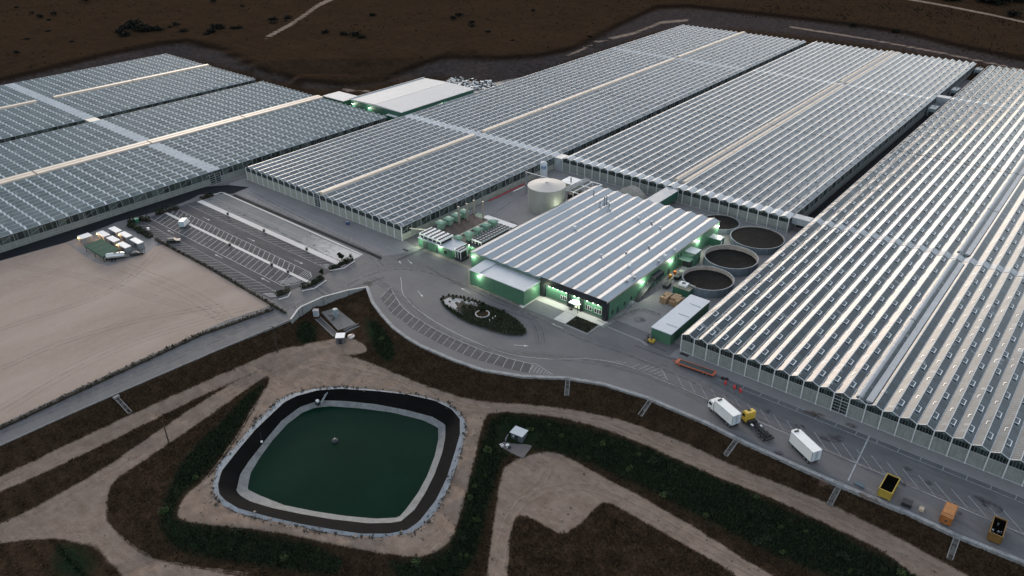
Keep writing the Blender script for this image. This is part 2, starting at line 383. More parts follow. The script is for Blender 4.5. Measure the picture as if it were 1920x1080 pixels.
def ground_mat():
    t = NT('ground_soil'); v = t.coord()
    a = t.n('Attribute', attribute_name='zones'); z = t.n('SeparateColor'); t.l(a.outputs['Color'], z.inputs[0])
    path, green, bank = z.outputs[0], z.outputs[1], z.outputs[2]; ditch = a.outputs['Alpha']
    n_big = t.noise(v, 0.045, 6, 0.6); n_mid = t.noise(v, 0.35, 6, 0.62); n_fine = t.noise(v, 1.9, 6, 0.7); n_grit = t.noise(v, 6.0, 3, 0.7)
    edge = t.math('ADD', t.math('MULTIPLY', n_mid, 0.5), t.math('MULTIPLY', n_fine, 0.5))
    def cut(val, w=0.10, k=1.0):
        return t.mapr(t.math('ADD', val, t.math('MULTIPLY', t.math('SUBTRACT', edge, 0.5), k)), 0.5-w, 0.5+w, smooth=True)
    dry = t.mix(t.mapr(n_mid, 0.35, 0.65), (0.019,0.0125,0.0085), (0.044,0.029,0.019))
    dry = t.mix(t.mapr(n_fine, 0.48, 0.75, 0, 0.75), dry, (0.084,0.053,0.032))
    dry = t.mix(t.mapr(n_fine, 0.25, 0.45, 0.7, 0), dry, (0.009,0.0095,0.006))
    gr = t.mix(t.mapr(n_fine, 0.35, 0.7), (0.007,0.0115,0.007), (0.020,0.032,0.017))
    gr = t.mix(t.mapr(n_mid, 0.5, 0.7, 0, 0.7), gr, (0.030,0.022,0.014))
    c = t.mix(cut(green, 0.25, 0.9), dry, gr)
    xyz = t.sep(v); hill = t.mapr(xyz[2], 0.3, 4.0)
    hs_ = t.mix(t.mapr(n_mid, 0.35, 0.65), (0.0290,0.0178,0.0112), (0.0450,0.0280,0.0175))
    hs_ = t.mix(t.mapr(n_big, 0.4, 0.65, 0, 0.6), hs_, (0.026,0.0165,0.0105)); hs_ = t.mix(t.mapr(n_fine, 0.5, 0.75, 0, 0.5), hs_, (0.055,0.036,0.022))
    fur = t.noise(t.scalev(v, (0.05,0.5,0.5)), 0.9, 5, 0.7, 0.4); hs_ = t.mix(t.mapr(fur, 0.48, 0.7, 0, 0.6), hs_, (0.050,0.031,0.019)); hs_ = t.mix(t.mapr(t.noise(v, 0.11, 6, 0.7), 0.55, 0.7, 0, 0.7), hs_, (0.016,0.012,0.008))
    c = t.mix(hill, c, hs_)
    bk = t.mix(t.mapr(n_mid, 0.3, 0.7), (0.030,0.024,0.0235), (0.066,0.053,0.051))
    c = t.mix(cut(bank, 0.2, 0.5), c, bk)
    c = t.mix(t.math('MULTIPLY', ditch, 0.8), c, (0.008,0.006,0.005))
    vs = t.scalev(v, (0.35,1.0,1.0)); streak = t.noise(vs, 0.8, 5, 0.6)
    pt = t.mix(t.mapr(n_mid, 0.3, 0.7), (0.172,0.126,0.099), (0.262,0.200,0.162))
    pt = t.mix(t.mapr(streak, 0.5, 0.72, 0, 0.6), pt, (0.30,0.235,0.195))
    pt = t.mix(t.mapr(n_grit, 0.58, 0.75, 0, 0.6), pt, (0.09,0.062,0.045))
    c = t.mix(cut(path, 0.08, 0.42), c, pt)
    t.color(c); t.set(Roughness=1.0); t.b.inputs['Specular IOR Level'].default_value = 0.0
    t.bump(t.math('ADD', n_fine, t.math('MULTIPLY', n_grit, 0.5)), 0.6, 0.35)
    return t.mat
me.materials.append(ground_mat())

# ------------------------------------------------------------------ the yard: sheets laid one over the other
def asphalt(name, c0, c1, scale=0.25, streak=None, stain=(0.16,0.15,0.14), spec=0.3):
    t = NT(name); v = t.coord()
    big = t.noise(v, scale*0.35, 5, 0.6); mid = t.noise(v, scale*2.2, 6, 0.62); grit = t.noise(v, 3.5, 3, 0.8)
    c = t.mix(t.mapr(t.math('ADD', t.math('MULTIPLY', big, 0.6), t.math('MULTIPLY', mid, 0.4)), 0.36, 0.64), c0, c1)
    vs = t.scalev(v, streak or (0.12,1.0,1.0)); sn = t.noise(vs, 0.55, 5, 0.6)
    c = t.mix(t.mapr(sn, 0.5, 0.75, 0, 0.45), c, stain)
    c = t.mix(t.mapr(t.noise(v, 0.13, 7, 0.7, 1.2), 0.62, 0.74, 0, 0.45), c, mul(c0, 0.55))
    c = t.mix(t.mapr(grit, 0.4, 0.7, 0.0, 0.25), c, mul(c1, 1.35))
    t.color(c); t.set(Roughness=t.mapr(mid, 0.3, 0.7, 0.62, 0.85)); t.b.inputs['Specular IOR Level'].default_value = spec*0.6
    t.bump(grit, 0.25, 0.03); return t.mat
m_yard = asphalt('worn_asphalt', (0.100,0.097,0.103), (0.143,0.139,0.146))
m_yard2 = asphalt('truck_yard_asphalt', (0.075,0.077,0.085), (0.115,0.117,0.124))
m_road = asphalt('new_asphalt', (0.011,0.011,0.014), (0.018,0.022,0.026), stain=(0.026,0.025,0.028), spec=0.08)
m_lot = asphalt('parking_asphalt', (0.056,0.054,0.061), (0.080,0.077,0.085), spec=0.08)
m_conc = asphalt('pale_concrete', (0.15,0.152,0.155), (0.21,0.212,0.215), stain=(0.26,0.26,0.265))
m_conc_w = asphalt('white_concrete', (0.48,0.45,0.44), (0.60,0.57,0.55), stain=(0.64,0.61,0.59))
m_stall = asphalt('stall_asphalt', (0.050,0.048,0.055), (0.072,0.070,0.078))
m_grv = asphalt('gravel_hardstanding', (0.165,0.158,0.164), (0.215,0.208,0.212))

yard_poly = EDGE_W + [(70,578),(-299,578),(-304,384),(-374,384),(-376,285),(-425,274),(-541,274),(-541,-40),(-188,-40)] + ROAD_LO[1:] + WALL_W[1:-1]
kind(MB().sheet(yard_poly, 0.0).build('yard', m_yard), 'structure')
kind(MB().sheet([(70,150.2),(70,176),(-81,176),(-81,168)] + [(x, y+0.3) for x, y in EDGE_W[12:-2][::-1]], 0.012).build('truck_yard', m_yard2), 'structure')
# concrete apron along the greenhouses (paler)
ap = MB()
ap.sheet([(-292,161.2),(-300,166),(-300,174),(-195,174),(-190,173),(-190,165.5),(-194,160.6)], 0.012)
ap.sheet([(-312,55),(-303,55),(-303,160),(-300,180),(-300,262),(-312,262)], 0.014)
ap.sheet([(-82,169.2),(30,169.2),(30,174.5),(-82,174.5)], 0.018)
ap.build('pavement', m_grv)['kind'] = 'structure'
ap = MB()
ap.sheet([(-106,176),(-81,176),(-81,272),(-106,272)], 0.016); ap.sheet([(-197,207),(-163,207),(-163,272),(-197,272)], 0.012); ap.sheet([(-163,249),(-106,249),(-106,272),(-163,272)], 0.014)
ap.build('service_yard', asphalt('service_concrete', (0.175,0.168,0.172), (0.235,0.226,0.230), stain=(0.20,0.19,0.19)))['kind'] = 'structure'
# left road (new asphalt) and the dark channel strip
rd = MB(); rd.sheet([(-305,-40),(-293.5,-40)] + at2([(0,489),(125,454),(220,416),(300,395),(337,382),(357,374),(373,365.5),(395,362.5),(436,363.5),(467,351),(428,347),(387,350),(370,355),(303,376),(240,396),(187,412),(87,445),(0,475)]), 0.030)
rd.build('road', m_road)['kind'] = 'structure'
kind(MB().sheet([(-286.5,158.3),(-286.5,160.2),(-193.5,159.6),(-192.0,158.0),(-198,158.2)], 0.034).build('road', m_road), 'structure')
# car park surfaces
lot = MB(); lot.sheet([(-293.5,116.4),(-293.5,147.5),(-199,147.5),(-199,116.4)], 0.020); lot.build('car_park', m_lot)['kind'] = 'structure'
cc = MB(); cc.sheet([(-293.5,147.5),(-291,157.3),(-199.5,156.9),(-198.8,147.5)], 0.022); cc.build('car_park', asphalt('lot_concrete', (0.13,0.132,0.135), (0.185,0.187,0.19), stain=(0.27,0.265,0.26), spec=0.12))['kind'] = 'structure'
def stain_mat():
    t = NT('limewashed_concrete'); v = t.coord(); x = t.sep(v)
    n = t.noise(v, 0.35, 7, 0.7, 1.0)
    f = t.mapr(t.math('ADD', t.mapr(x[0], -238, -203, 0, 0.62), t.math('MULTIPLY', n, 0.75)), 0.55, 0.95)
    t.color(t.mix(f, (0.16,0.162,0.165), (0.52,0.50,0.485))); t.set(Roughness=0.8); return t.mat
kind(MB().sheet([(-245,147.9),(-245,155.9),(-200.3,155.9),(-200.0,147.9)], 0.030).build('pavement', stain_mat()), 'structure')
# field of crushed stone
def sand_mat():
    t = NT('crushed_stone'); v = t.coord()
    vs = t.scalev(v, (1.0,0.28,1.0)); a = t.noise(vs, 0.06, 6, 0.62); b = t.noise(v, 0.5, 5, 0.65); g = t.noise(v, 3.0, 3, 0.8)
    c = t.mix(t.mapr(a, 0.35, 0.65), (0.275,0.204,0.166), (0.365,0.287,0.242))
    c = t.mix(t.mapr(b, 0.45, 0.75, 0, 0.45), c, (0.39,0.31,0.255)); c = t.mix(t.mapr(g, 0.35, 0.7, 0.35, 0), c, (0.20,0.15,0.12))
    c = t.mix(t.mapr(t.noise(v, 0.035, 6, 0.6, 0.5), 0.55, 0.70, 0, 0.5), c, (0.27,0.21,0.185))
    t.color(c); t.set(Roughness=0.92); t.bump(g, 0.4, 0.05); return t.mat
kind(MB().sheet([(-293.3,-40)] + at2([(0,489.5),(125,454.5),(150,446)]) + at2([(185,447),(250,470),(310,458),(508,573)]) + [(-199.5,100),(-200.3,60),(-200.5,-40)], 0.024).build('gravel_field', sand_mat()), 'structure')
kind(MB().sheet([(-294.5,93.2),(-294,110.6),(-281,116.0),(-268.5,115.9),(-263.5,108.0),(-264.5,94.4),(-272,92.6)], 0.030).build('pavement', m_grv), 'structure')
kind(MB().sheet([(-196.2,-40),(-196,60),(-195.2,114.5),(-194.6,117)] + at2([(620,520),(690,538)]) + WALL_W[::-1][1:] + [(p[0]-0.25,p[1]) for p in ROAD_LO[::-1][1:]], 0.028).build('road', asphalt('field_road_asphalt', (0.090,0.090,0.098), (0.125,0.125,0.132))), 'structure')
# bright concrete gutters of the car park, as low kerbs
g = MB(); g.box(-292,-196.5,130.9,132.1,-0.05,0.10); g.build('gutter', m_conc_w)['kind'] = 'structure'
g = MB(); g.box(-292.3,-199.0,145.6,147.9,-0.05,0.10); g.build('gutter', m_conc_w)['kind'] = 'structure'
g = MB(); g.ribbon([(-292.1,158.0),(-246,157.4),(-200.5,156.4)], 0.7, -0.05, 0.12); g.ribbon([(-293.5,153.9),(-293.3,157.6),(-291.8,158.2)],0.5,-0.05,0.12); g.build('kerb', m_conc_w)['kind'] = 'structure'
# pale kerb along the edge of the yard
k = MB(); k.ribbon(EDGE_W, 1.0, -0.8, 0.13, off=-0.3); k.build('kerb', M('kerb_concrete', (0.24,0.245,0.255), 0.8, 0.35, 0.5, dirt=(0.08,0.075,0.07)))['kind'] = 'structure'
k = MB(); k.ribbon(ROAD_LO[:7], 0.35, -0.6, 0.10); k.build('kerb', M('road_edge_concrete', (0.17,0.17,0.175), 0.8, 0.3, 0.6))['kind'] = 'structure'
kind(MB().sheet([(-87.6,276),(-81.2,276),(-81.2,474),(-87.6,474)], 0.03).build('pavement', M('dark_lane',(0.012,0.013,0.016),.9,.4,.3,spec=.1)), 'structure')
# packhouse forecourt
kind(MB().sheet([(-133.5,163.4),(-131.6,163.4),(-131.6,173.4),(-133.0,173.4)], 0.040).build('pavement', m_conc_w), 'structure')
kind(MB().sheet([(-131.5,170.3),(-105.2,170.3),(-105.2,173.45),(-131.5,173.45)], 0.042).build('pavement', m_conc_w), 'structure')
kind(MB().sheet([(-131.4,164.2),(-120.2,164.2),(-120.2,170.2),(-131.4,170.2)], 0.036).build('pavement', m_conc), 'structure')
kind(MB().sheet([(-120.1,164.4),(-115.6,164.4),(-115.6,170.2),(-120.1,170.2)], 0.040).build('pavement', m_conc_w), 'structure')
k = MB(); k.ribbon([(-115.5,164.0),(-107.0,163.8),(-106.8,170.3)], 0.9, -0.05, 0.10); k.ribbon([(-105.6,169.8),(-105.0,175),(-105.0,196)], 1.2, -0.05, 0.09); k.ribbon([(-89.5,169.8),(-92.5,170.8),(-104.5,171.2)],1.0,-0.05,0.08); k.build('kerb', m_conc)['kind'] = 'structure'
lw = MB(); lw.prism([(-115.3,164.6),(-115.3,170.2),(-107.3,170.2),(-107.3,164.5)], -0.05, 0.14)
kind(lw.build('lawn', M('short_dry_lawn', (0.022,0.020,0.012), 0.95, 0.5, 1.2)), 'structure')
# brownish apron along the annex front
kind(MB().sheet([(-190,172.4),(-163.4,172.4),(-156.5,165.0),(-155.5,164.0),(-133.6,163.4),(-133.6,164.6),(-155.8,165.4),(-163,174),(-190,174)], 0.038).build('pavement', asphalt('apron_concrete', (0.16,0.15,0.125), (0.22,0.205,0.18))), 'structure')

# ------------------------------------------------------------------ painted lines
m_paint = M('road_paint', (0.50,0.50,0.51), 0.75, 0.25, 1.5, dirt=(0.2,0.2,0.21))
m_paint_dim = M('worn_road_paint', (0.27,0.27,0.28), 0.8, 0.35, 1.2)
ln = MB(); Z = 0.045
# middle rows
x = -291.5
while x < -206.5:
    ln.line((x+3.1,124.6),(x,128.9+2.0),0.16,Z); ln.line((x+3.1-3.6,132.2),(x-7.2+2.9,136.2),0.16,Z); x += 2.96
ln.line((-292,124.6),(-204,124.4),0.15,Z); ln.line((-291,136.4),(-204,136.2),0.15,Z); ln.ribbon([(-204.5,136.2),(-201.5,134.6),(-200.8,132.2)],0.15,Z-0.01,Z); ln.ribbon([(-204.5,124.4),(-202.2,126.0),(-200.9,130.5)],0.15,Z-0.01,Z)
for i in range(6): ln.line((-207.5+i*0.9,125.0+i*0.15),(-206.3+i*0.75,130.6),0.22,Z)
for i in range(5): ln.line((-205.5+i*0.9,132.4),(-206.8+i*0.9,135.9),0.14,Z)
ln.build('lane_marking', m_paint)['kind'] = 'structure'
ln = MB()
for i in range(31): x = -290+i*2.95; ln.line((x,116.8),(x+4.4,121.2),0.15,Z)
for i in range(30): x = -289+i*2.95; ln.line((x,141.8),(x+3.6,145.4),0.15,Z); ln.line((x+1,148.2),(x+5.0,152.2),0.15,Z)
ln.line((-291,121.4),(-196,120.6),0.15,Z); ln.line((-291.8,141.5),(-201,141.6),0.15,Z); ln.line((-291,152.6),(-204,152.2),0.15,Z)
for i in range(5): ln.line((-204.5+i*0.8,117.2),(-202.5+i*0.8,119.4),0.3,Z); ln.line((-206+i*0.8,141.9),(-204.8+i*0.8,144.0),0.25,Z)
ln.build('lane_marking', M('grey_road_paint', (0.33,0.33,0.34), 0.8, 0.3, 1.2))['kind'] = 'structure'
ln = MB()
for i in range(25): x = -279+i*3.05; ln.line((x,160.6),(x-2.6,163.6),0.12,Z)
ln.line((-281,168.0),(-193.7,166.2),0.2,Z); ln.line((-240,160),(-236,167),0.15,Z)
ln.build('lane_marking', m_paint_dim)['kind'] = 'structure'
# direction arrows
def arrow(mb, x, y, ang, L=5.0):
    c, s = math.cos(ang), math.sin(ang); R = lambda u, w: (x+u*c-w*s, y+u*s+w*c)
    mb.line(R(-L/2,0), R(L/2-1.3,0), 0.16, Z); mb.face([(*R(L/2,0),Z),(*R(L/2-1.5,0.42),Z),(*R(L/2-1.5,-0.42),Z)][::1])
ln = MB()
for x in (-273.5,-240.5,-212): arrow(ln, x, 123.0 if False else 123.2, math.pi)
for x in (-273.5,-243,-214): arrow(ln, x, 138.6, 0.0)
for q in (((706,545-0),(784,553)),): pass
for a, b in (((783,545),(793,557)),((868,558),(880,575))): pass
def arrow_px(p, q):
    A = Vector(at(*p)[:2]); B = Vector(at(*q)[:2]); d = B-A; C = (A+B)/2; arrow(ln, C.x, C.y, math.atan2(d.y, d.x), d.length)
arrow_px((783,545),(793,557)); arrow_px((883,550),(864,540)); arrow_px((963,647),(992,649)); arrow_px((1056,616),(1032,606)); arrow_px((752,495),(748,489)); arrow_px((764,487),(773,495))
ln.build('lane_marking', M('arrow_paint', (0.55,0.55,0.55), 0.8, 0.2, 2))['kind'] = 'structure'
# curved bays beside the planted island
z7 = lambda q: [at(680+a/6, 520+b/6)[:2] for a, b in q]
inner = z7([(315,110),(345,175),(380,235),(420,300),(465,350),(520,400),(580,440),(640,475),(705,520),(770,560),(835,595),(905,630),(980,665),(1050,700),(1130,735),(1205,765),(1285,800),(1370,830),(1455,855),(1545,880),(1630,910),(1720,930),(1815,955),(1910,975)])
outer = z7([(200,230),(240,290),(280,345),(320,400),(375,440),(438,478),(490,530),(550,575),(620,610),(685,650),(755,685),(825,725),(895,760),(970,795),(1045,830),(1125,865),(1210,900),(1290,930),(1380,955),(1470,980),(1575,1010),(1675,1035),(1770,1060),(1870,1075)])
bay = MB(); bay.face([(*p,0.020) for p in inner[::-1]] + [(*p,0.020) for p in outer]); kind(bay.build('parking_bay', m_stall), 'structure')
ln = MB(); ln.ribbon(inner, 0.16, Z-0.01, Z)
for a, b in zip(inner, outer): ln.line(a, b, 0.14, Z)
lane = z7([(425,0),(437,60),(440,140),(460,200),(510,265),(580,335),(680,410),(800,490),(920,560),(1050,630),(1200,700),(1350,765),(1500,820),(1650,865),(1800,895),(1920,903)]) + [at(1000+a/6,640+b/6)[:2] for a, b in ((60,192),(200,200),(400,200),(600,195),(750,210),(900,235),(1050,275),(1150,310),(1300,375),(1500,460),(1650,520))] + [(-71.6,157.8),(-55.9,157.5),(9.3,157.5),(40,157.5)]
ln.ribbon(lane, 0.2, Z-0.01, Z)
lo = z7([(1910,975)]) + [at(1000+a/6,640+b/6)[:2] for a, b in ((20,250),(220,375))]
ln.ribbon(lo, 0.14, Z-0.01, Z)
hx = [((10,270),(-30,320)),((40,285),(0,345)),((75,300),(35,360)),((105,320),(70,368)),((140,335),(110,370)),((170,350),(145,372)),((195,362),(180,378))]
hx2 = [((990,235),(930,220)),((1045,235),(1010,245)),((1195,255),(1115,290)),((1300,268),(1180,320)),((1368,283),(1240,332)),((1435,297),(1300,350)),((1455,335),(1340,378)),((1470,375),(1390,395)),((1485,405),(1430,420)),((1500,430),(1470,440))]
for a, b in hx+hx2: ln.line(at(1000+a[0]/6,640+a[1]/6)[:2], at(1000+b[0]/6,640+b[1]/6)[:2], 0.13, Z)
ln.line(at(1000+1435/6,640+297/6)[:2], at(1000+1510/6,640+437/6)[:2], 0.14, Z)
ln.build('lane_marking', M('bay_paint', (0.40,0.395,0.40), 0.8, 0.3, 1.0))['kind'] = 'structure'
ln = MB()
for i in range(24): bx = -71.0+i*3.5; ln.line((bx,157.6),(bx-5.0,162.4),0.13,Z)
ln.line((-66,167.4),(30,167.6),0.14,Z); ln.line((-60,169.3),(30,169.4),0.08,Z)
for i in range(18): bx = -59.1+i*5.0; ln.line((bx,167.5),(bx,169.3),0.14,Z)
ln.line((-26.2,169.3),(-25.0,150.4),0.32,Z); ln.line((-23.5,151.0),(-19,150.3),0.1,Z)
ln.build('lane_marking', M('truck_bay_paint', (0.30,0.31,0.325), 0.8, 0.35, 1.0))['kind'] = 'structure'

# ------------------------------------------------------------------ traces of use: tyre marks, stains, repairs
def decal(name, col, lo, hi, amt, scale=0.5, stretch=(1,1,1)):
    t = NT(name); v = t.coord(); n = t.noise(t.scalev(v, stretch), scale, 6, 0.7)
    t.color(col); t.set(Roughness=0.8, Alpha=t.math('MULTIPLY', t.mapr(n, lo, hi), amt)); t.b.inputs['Specular IOR Level'].default_value = .15; return t.mat
m_rub = decal('tyre_trace', (0.040,0.039,0.042), 0.38, 0.72, 0.24)
m_dust = decal('pale_trace', (0.20,0.19,0.185), 0.40, 0.70, 0.55)
m_oil = decal('oil_stain', (0.022,0.021,0.022), 0.42, 0.66, 0.55, 0.6); m_soil = decal('soil_stain', (0.085,0.058,0.045), 0.42, 0.62, 0.75, 0.5)
z1 = lambda q: [at(x, y)[:2] for x, y in q]
def spline(q, n=8):
    P_ = [Vector(p) for p in q]; P_ = [P_[0]*2-P_[1]] + P_ + [P_[-1]*2-P_[-2]]; out = []
    for i in range(1, len(P_)-2):
        for k in range(n):
            u = k/n; a, b, c, d = P_[i-1:i+3]; out.append(tuple(((2*b)+(c-a)*u+(2*a-5*b+4*c-d)*u*u+(3*b-a-3*c+d)*u**3)/2))
    return out + [tuple(P_[-2])]
def flat_ribbon(m, pts, w, off, z):
    k = len(pts); q = []
    for i in range(k):
        d = (Vector(pts[min(i+1,k-1)])-Vector(pts[max(i-1,0)])).normalized(); nn = Vector((-d.y,d.x)); p = Vector(pts[i]); q.append((p+nn*(off+w/2), p+nn*(off-w/2)))
    for (a, b), (c, d) in zip(q[:-1], q[1:]): m.face([(a.x,a.y,z),(b.x,b.y,z),(d.x,d.y,z),(c.x,c.y,z)])
tm = MB(); zt = 0.052; rz = random.Random(8)
routes = [z1([(600,560),(680,515),(760,500),(850,520),(930,560),(1010,590),(1080,625),(1180,660),(1300,710),(1450,790),(1600,860),(1800,940),(1950,1010)]),
 z1([(700,520),(760,560),(800,600),(870,640),(960,660),(1050,668),(1180,690),(1280,730),(1400,790)]), z1([(1010,645),(1000,610),(960,575),(900,545),(840,530)]),
 z1([(620,555),(560,515),(470,470),(380,430),(330,410)]), z1([(660,505),(600,480),(500,430),(420,392)]),
 z1([(720,500),(690,470),(600,425),(520,385),(470,358)]), z1([(560,568),(440,622),(300,684),(150,748),(0,810)]), z1([(1150,600),(1200,580),(1240,590)]), z1([(790,480),(860,450),(960,380),(1030,345)])]
zk = 0
for r in routes:
    sp = spline(r)
    for rep in range(3):
        base = rz.uniform(-1.3,1.3)
        for o in (-.9,.9): flat_ribbon(tm, sp, rz.uniform(.25,.5), base+o, zt+zk*0.0012); zk += 1
tm.build('tyre_trace_marking', m_rub)['kind'] = 'structure'
dm_ = MB()
for r in (routes[0], routes[1], routes[4], routes[7]):
    sp = spline(r)
    for rep in range(2): flat_ribbon(dm_, sp, rz.uniform(.5,1.1), rz.uniform(-2.4,2.4), 0.138+zk*0.0003); zk += 1
dm_.build('dust_trace_marking', m_dust)['kind'] = 'structure'
def blob(m, c, rx, ry, z, rot=0.0):
    k = 18; m.face([(c[0]+rx*math.cos(2*math.pi*i/k)*math.cos(rot)-ry*math.sin(2*math.pi*i/k)*math.sin(rot), c[1]+rx*math.cos(2*math.pi*i/k)*math.sin(rot)+ry*math.sin(2*math.pi*i/k)*math.cos(rot), z) for i in range(k)])
ob = MB(); zo = 0.148
for px, py, rx, ry in ((1560,822,1.6,3.0),(1860,950,2.2,1.6),(1835,935,1.2,1.0),(1500,800,1.5,.8),(1460,850,1.2,.9),(770,430,2,1.2),(1440,770,1.5,.8),(1250,560,2.5,1.6),(1200,600,2,1.5),(960,420,3,2),(920,440,2.5,1.5),(1380,740,1,.6),(1700,880,1.4,.8),(1740,905,1,.7),(1790,960,1.6,.8),(900,480,2,1),(1690,905,1.5,.9)):
    blob(ob, at(px, py)[:2], rx, ry, zo, rz.uniform(0,3)); zo += 0.001
for i in range(60): x = -290+rz.randrange(60)*1.48; blob(ob, (x+rz.uniform(-.4,.4), rz.choice([118.8,127.3,134.2,143.2,150.2])), .5, .8, zo, rz.uniform(-.4,.4)); zo += 0.0006
ob.build('oil_stain_marking', m_oil)['kind'] = 'structure'
sb = MB(); zo = 0.20
for px, py, rx, ry in ((1528,778,2.8,1.2),(1600,800,2.0,.8),(1385,727,1.6,.8),(690,532,2.0,1.2),(1540,905,3,1.2),(1630,935,2.5,1.2),(1050,345,4,2)): blob(sb, at(px, py)[:2], rx, ry, zo, rz.uniform(-.3,.3)); zo += .001
sb.build('soil_stain_marking', m_soil)['kind'] = 'structure'
ft = MB(); zf = 0.06
for r in (z1([(300,470),(250,520),(180,560),(60,600),(-60,640)]), z1([(490,575),(380,600),(250,640),(120,700),(0,770)]), z1([(230,500),(330,540),(400,580),(440,620)]), z1([(20,500),(140,520),(280,560),(420,600)]), z1([(0,690),(120,640),(260,600),(420,570)])):
    sp = spline(r)
    for rep in range(2):
        base = rz.uniform(-1.5,1.5)
        for o in (-.95,.95): flat_ribbon(ft, sp, rz.uniform(.35,.6), base+o, zf); zf += .001
ft.build('wheel_trace_marking', decal('field_trace', (0.22,0.165,0.13), 0.38, 0.7, 0.25))['kind'] = 'structure'
# ruts along the dirt tracks, draped on the ground
rut = MB()
for pts, zz_, w in (([(-60,1012),(60,965),(200,890),(330,812),(440,735),(560,672),(640,650)],-5,2.2), ([(-40,1012),(80,1000),(190,1000),(250,1040),(330,1068),(460,1084)],-5.8,2.2), ([(-40,925),(140,848),(280,778),(390,727),(500,688),(600,665)],-3,1.5), ([(600,680),(740,712),(860,762),(1000,768),(1130,790),(1250,840),(1370,885),(1500,935),(1640,1005),(1790,1080)],-4.1,1.5), ([(930,1090),(945,1000),(975,945),(1040,915),(1110,915),(1200,955),(1310,1015),(1440,1085)],-7.6,2.0), ([(985,930),(1030,880),(1010,860)],-7.6,1.6), ([(880,800),(868,900),(840,985),(800,1030)],-4.1,1.8), ([(500,730),(440,830),(375,920)],-4.1,1.6)):
    sp = spline([at(x, y, zz_)[:2] for x, y in pts], 14)
    for rep in range(2):
        base = rz.uniform(-.5,.5)
        for o in (-w/2, w/2):
            k = len(sp); q = []
            for i in range(k):
                d = (Vector(sp[min(i+1,k-1)])-Vector(sp[max(i-1,0)])).normalized(); nn = Vector((-d.y,d.x)); p = Vector(sp[i])+nn*(base+o+.12*math.sin(i*.7)); wd = .22+.1*math.sin(i*1.3)
                q.append([(v_.x, v_.y, gz(v_.x, v_.y)+.16) for v_ in (p+nn*wd, p-nn*wd)])
            for (a, b), (c, d) in zip(q[:-1], q[1:]): rut.face([a, b, d, c])
rut.build('wheel_rut_marking', decal('rut_dust', (0.32,0.25,0.205), 0.36, 0.66, 0.38, .7))['kind'] = 'structure'
# patched trenches and drain lines
pt_ = MB()
for a, b, w in (((745,488),(860,437),1.2),((880,560),(1000,600),.25),((600,560),(720,520),.5),((1190,648),(1330,700),.3),((1120,600),(1250,660),.25),((800,500),(870,540),.35)): pt_.line(at(*a)[:2], at(*b)[:2], w, 0.049)
pt_.build('repair_strip_marking', M('dark_repair',(0.055,0.054,0.058),.85,.3,.8))['kind'] = 'structure'
# ------------------------------------------------------------------ greenhouses
def glass_roof(name, base, pale, line_y=0.0, line_amt=0.0, screen=0.5, refl=1.5, rough=0.09):
    """roof glazing: panes about a metre wide between bars, screens drawn under some bays"""
    t = NT(name); v = t.coord(); x = t.sep(v)
    bay = t.math('FLOOR', t.math('DIVIDE', x[1], 2.5)); span = t.math('FLOOR', t.math('DIVIDE', x[0], 2.0))
    pane = t.math('FLOOR', x[1])
    def wn(a, b):
        cb = t.n('CombineXYZ'); t.l(a, cb.inputs[0]); t.l(b, cb.inputs[1]); w = t.n('TexWhiteNoise'); w.noise_dimensions = '2D'; t.l(cb.outputs[0], w.inputs['Vector']); return w.outputs['Value']
    r3 = wn(t.math('FLOOR', t.math('DIVIDE', x[1], 25.0)), t.math('FLOOR', t.math('DIVIDE', x[0], 16.0)))
    r1 = wn(bay, span); r2 = wn(pane, span)
    half = t.math('FRACT', t.math('DIVIDE', x[1], 5.0))
    f = t.math('ADD', t.math('MULTIPLY', t.math('GREATER_THAN', half, 0.5), screen), t.math('ADD', t.math('MULTIPLY', r1, 0.35), t.math('MULTIPLY', r2, 0.22)))
    c = t.mix(t.mapr(f, 0.1, 1.0), base, pale)
    bar = t.math('ABSOLUTE', t.math('SUBTRACT', t.math('FRACT', t.math('DIVIDE', x[1], 1.0)), 0.5))
    c = t.mix(t.mapr(bar, 0.42, 0.47, 0, 0.5), c, (0.22,0.25,0.27))
    if line_amt:
        bb = t.math('ABSOLUTE', t.math('SUBTRACT', t.math('FRACT', t.math('DIVIDE', t.math('ADD', x[1], line_y), 5.0)), 0.5))
        c = t.mix(t.math('MULTIPLY', t.math('LESS_THAN', bb, 0.075), line_amt), c, (0.70,0.73,0.75))
    dirt = t.noise(v, 0.06, 5, 0.6)
    c = t.mix(t.mapr(dirt, 0.4, 0.75, 0, 0.45), c, pale); c = t.mix(t.math('MULTIPLY', r3, 0.22), c, pale)
    c = t.mix(t.mapr(wn(pane, t.math('ADD', span, 31.7)), 0.965, 0.98, 0, 0.5), c, (0.30,0.32,0.33))
    t.color(c); t.set(IOR=refl, Roughness=t.mapr(r2, 0, 1, rough*0.6, rough*1.6))
    n2 = t.noise(t.scalev(v, (1.0,0.35,1.0)), 0.5, 3)
    t.bump(n2, 0.010, 0.25)
    return t.mat
m_glassD = glass_roof('roof_glass', (0.004,0.010,0.016), (0.030,0.050,0.062), screen=0.45)
m_glassC = glass_roof('roof_glass_grey', (0.080,0.090,0.097), (0.205,0.220,0.230), 1.0, 0.4, screen=0.2)
m_glassCC = glass_roof('roof_glass_silver', (0.070,0.083,0.092), (0.20,0.218,0.230), screen=0.25)
m_whitecap = M('white_ridge_cap', (0.68,0.66,0.64), 0.35, 0.1, 1.0)
m_glassA = glass_roof('roof_glass_blue', (0.075,0.096,0.099), (0.205,0.236,0.238), 2.3, 0.9, screen=0.12)
m_alu = M('aluminium_bar', (0.47,0.485,0.50), 0.45, 0.12, 1.0, metal=0.25)
m_alu_dim = M('galvanised_bar', (0.32,0.34,0.36), 0.5, 0.2, 1.0, metal=0.3)
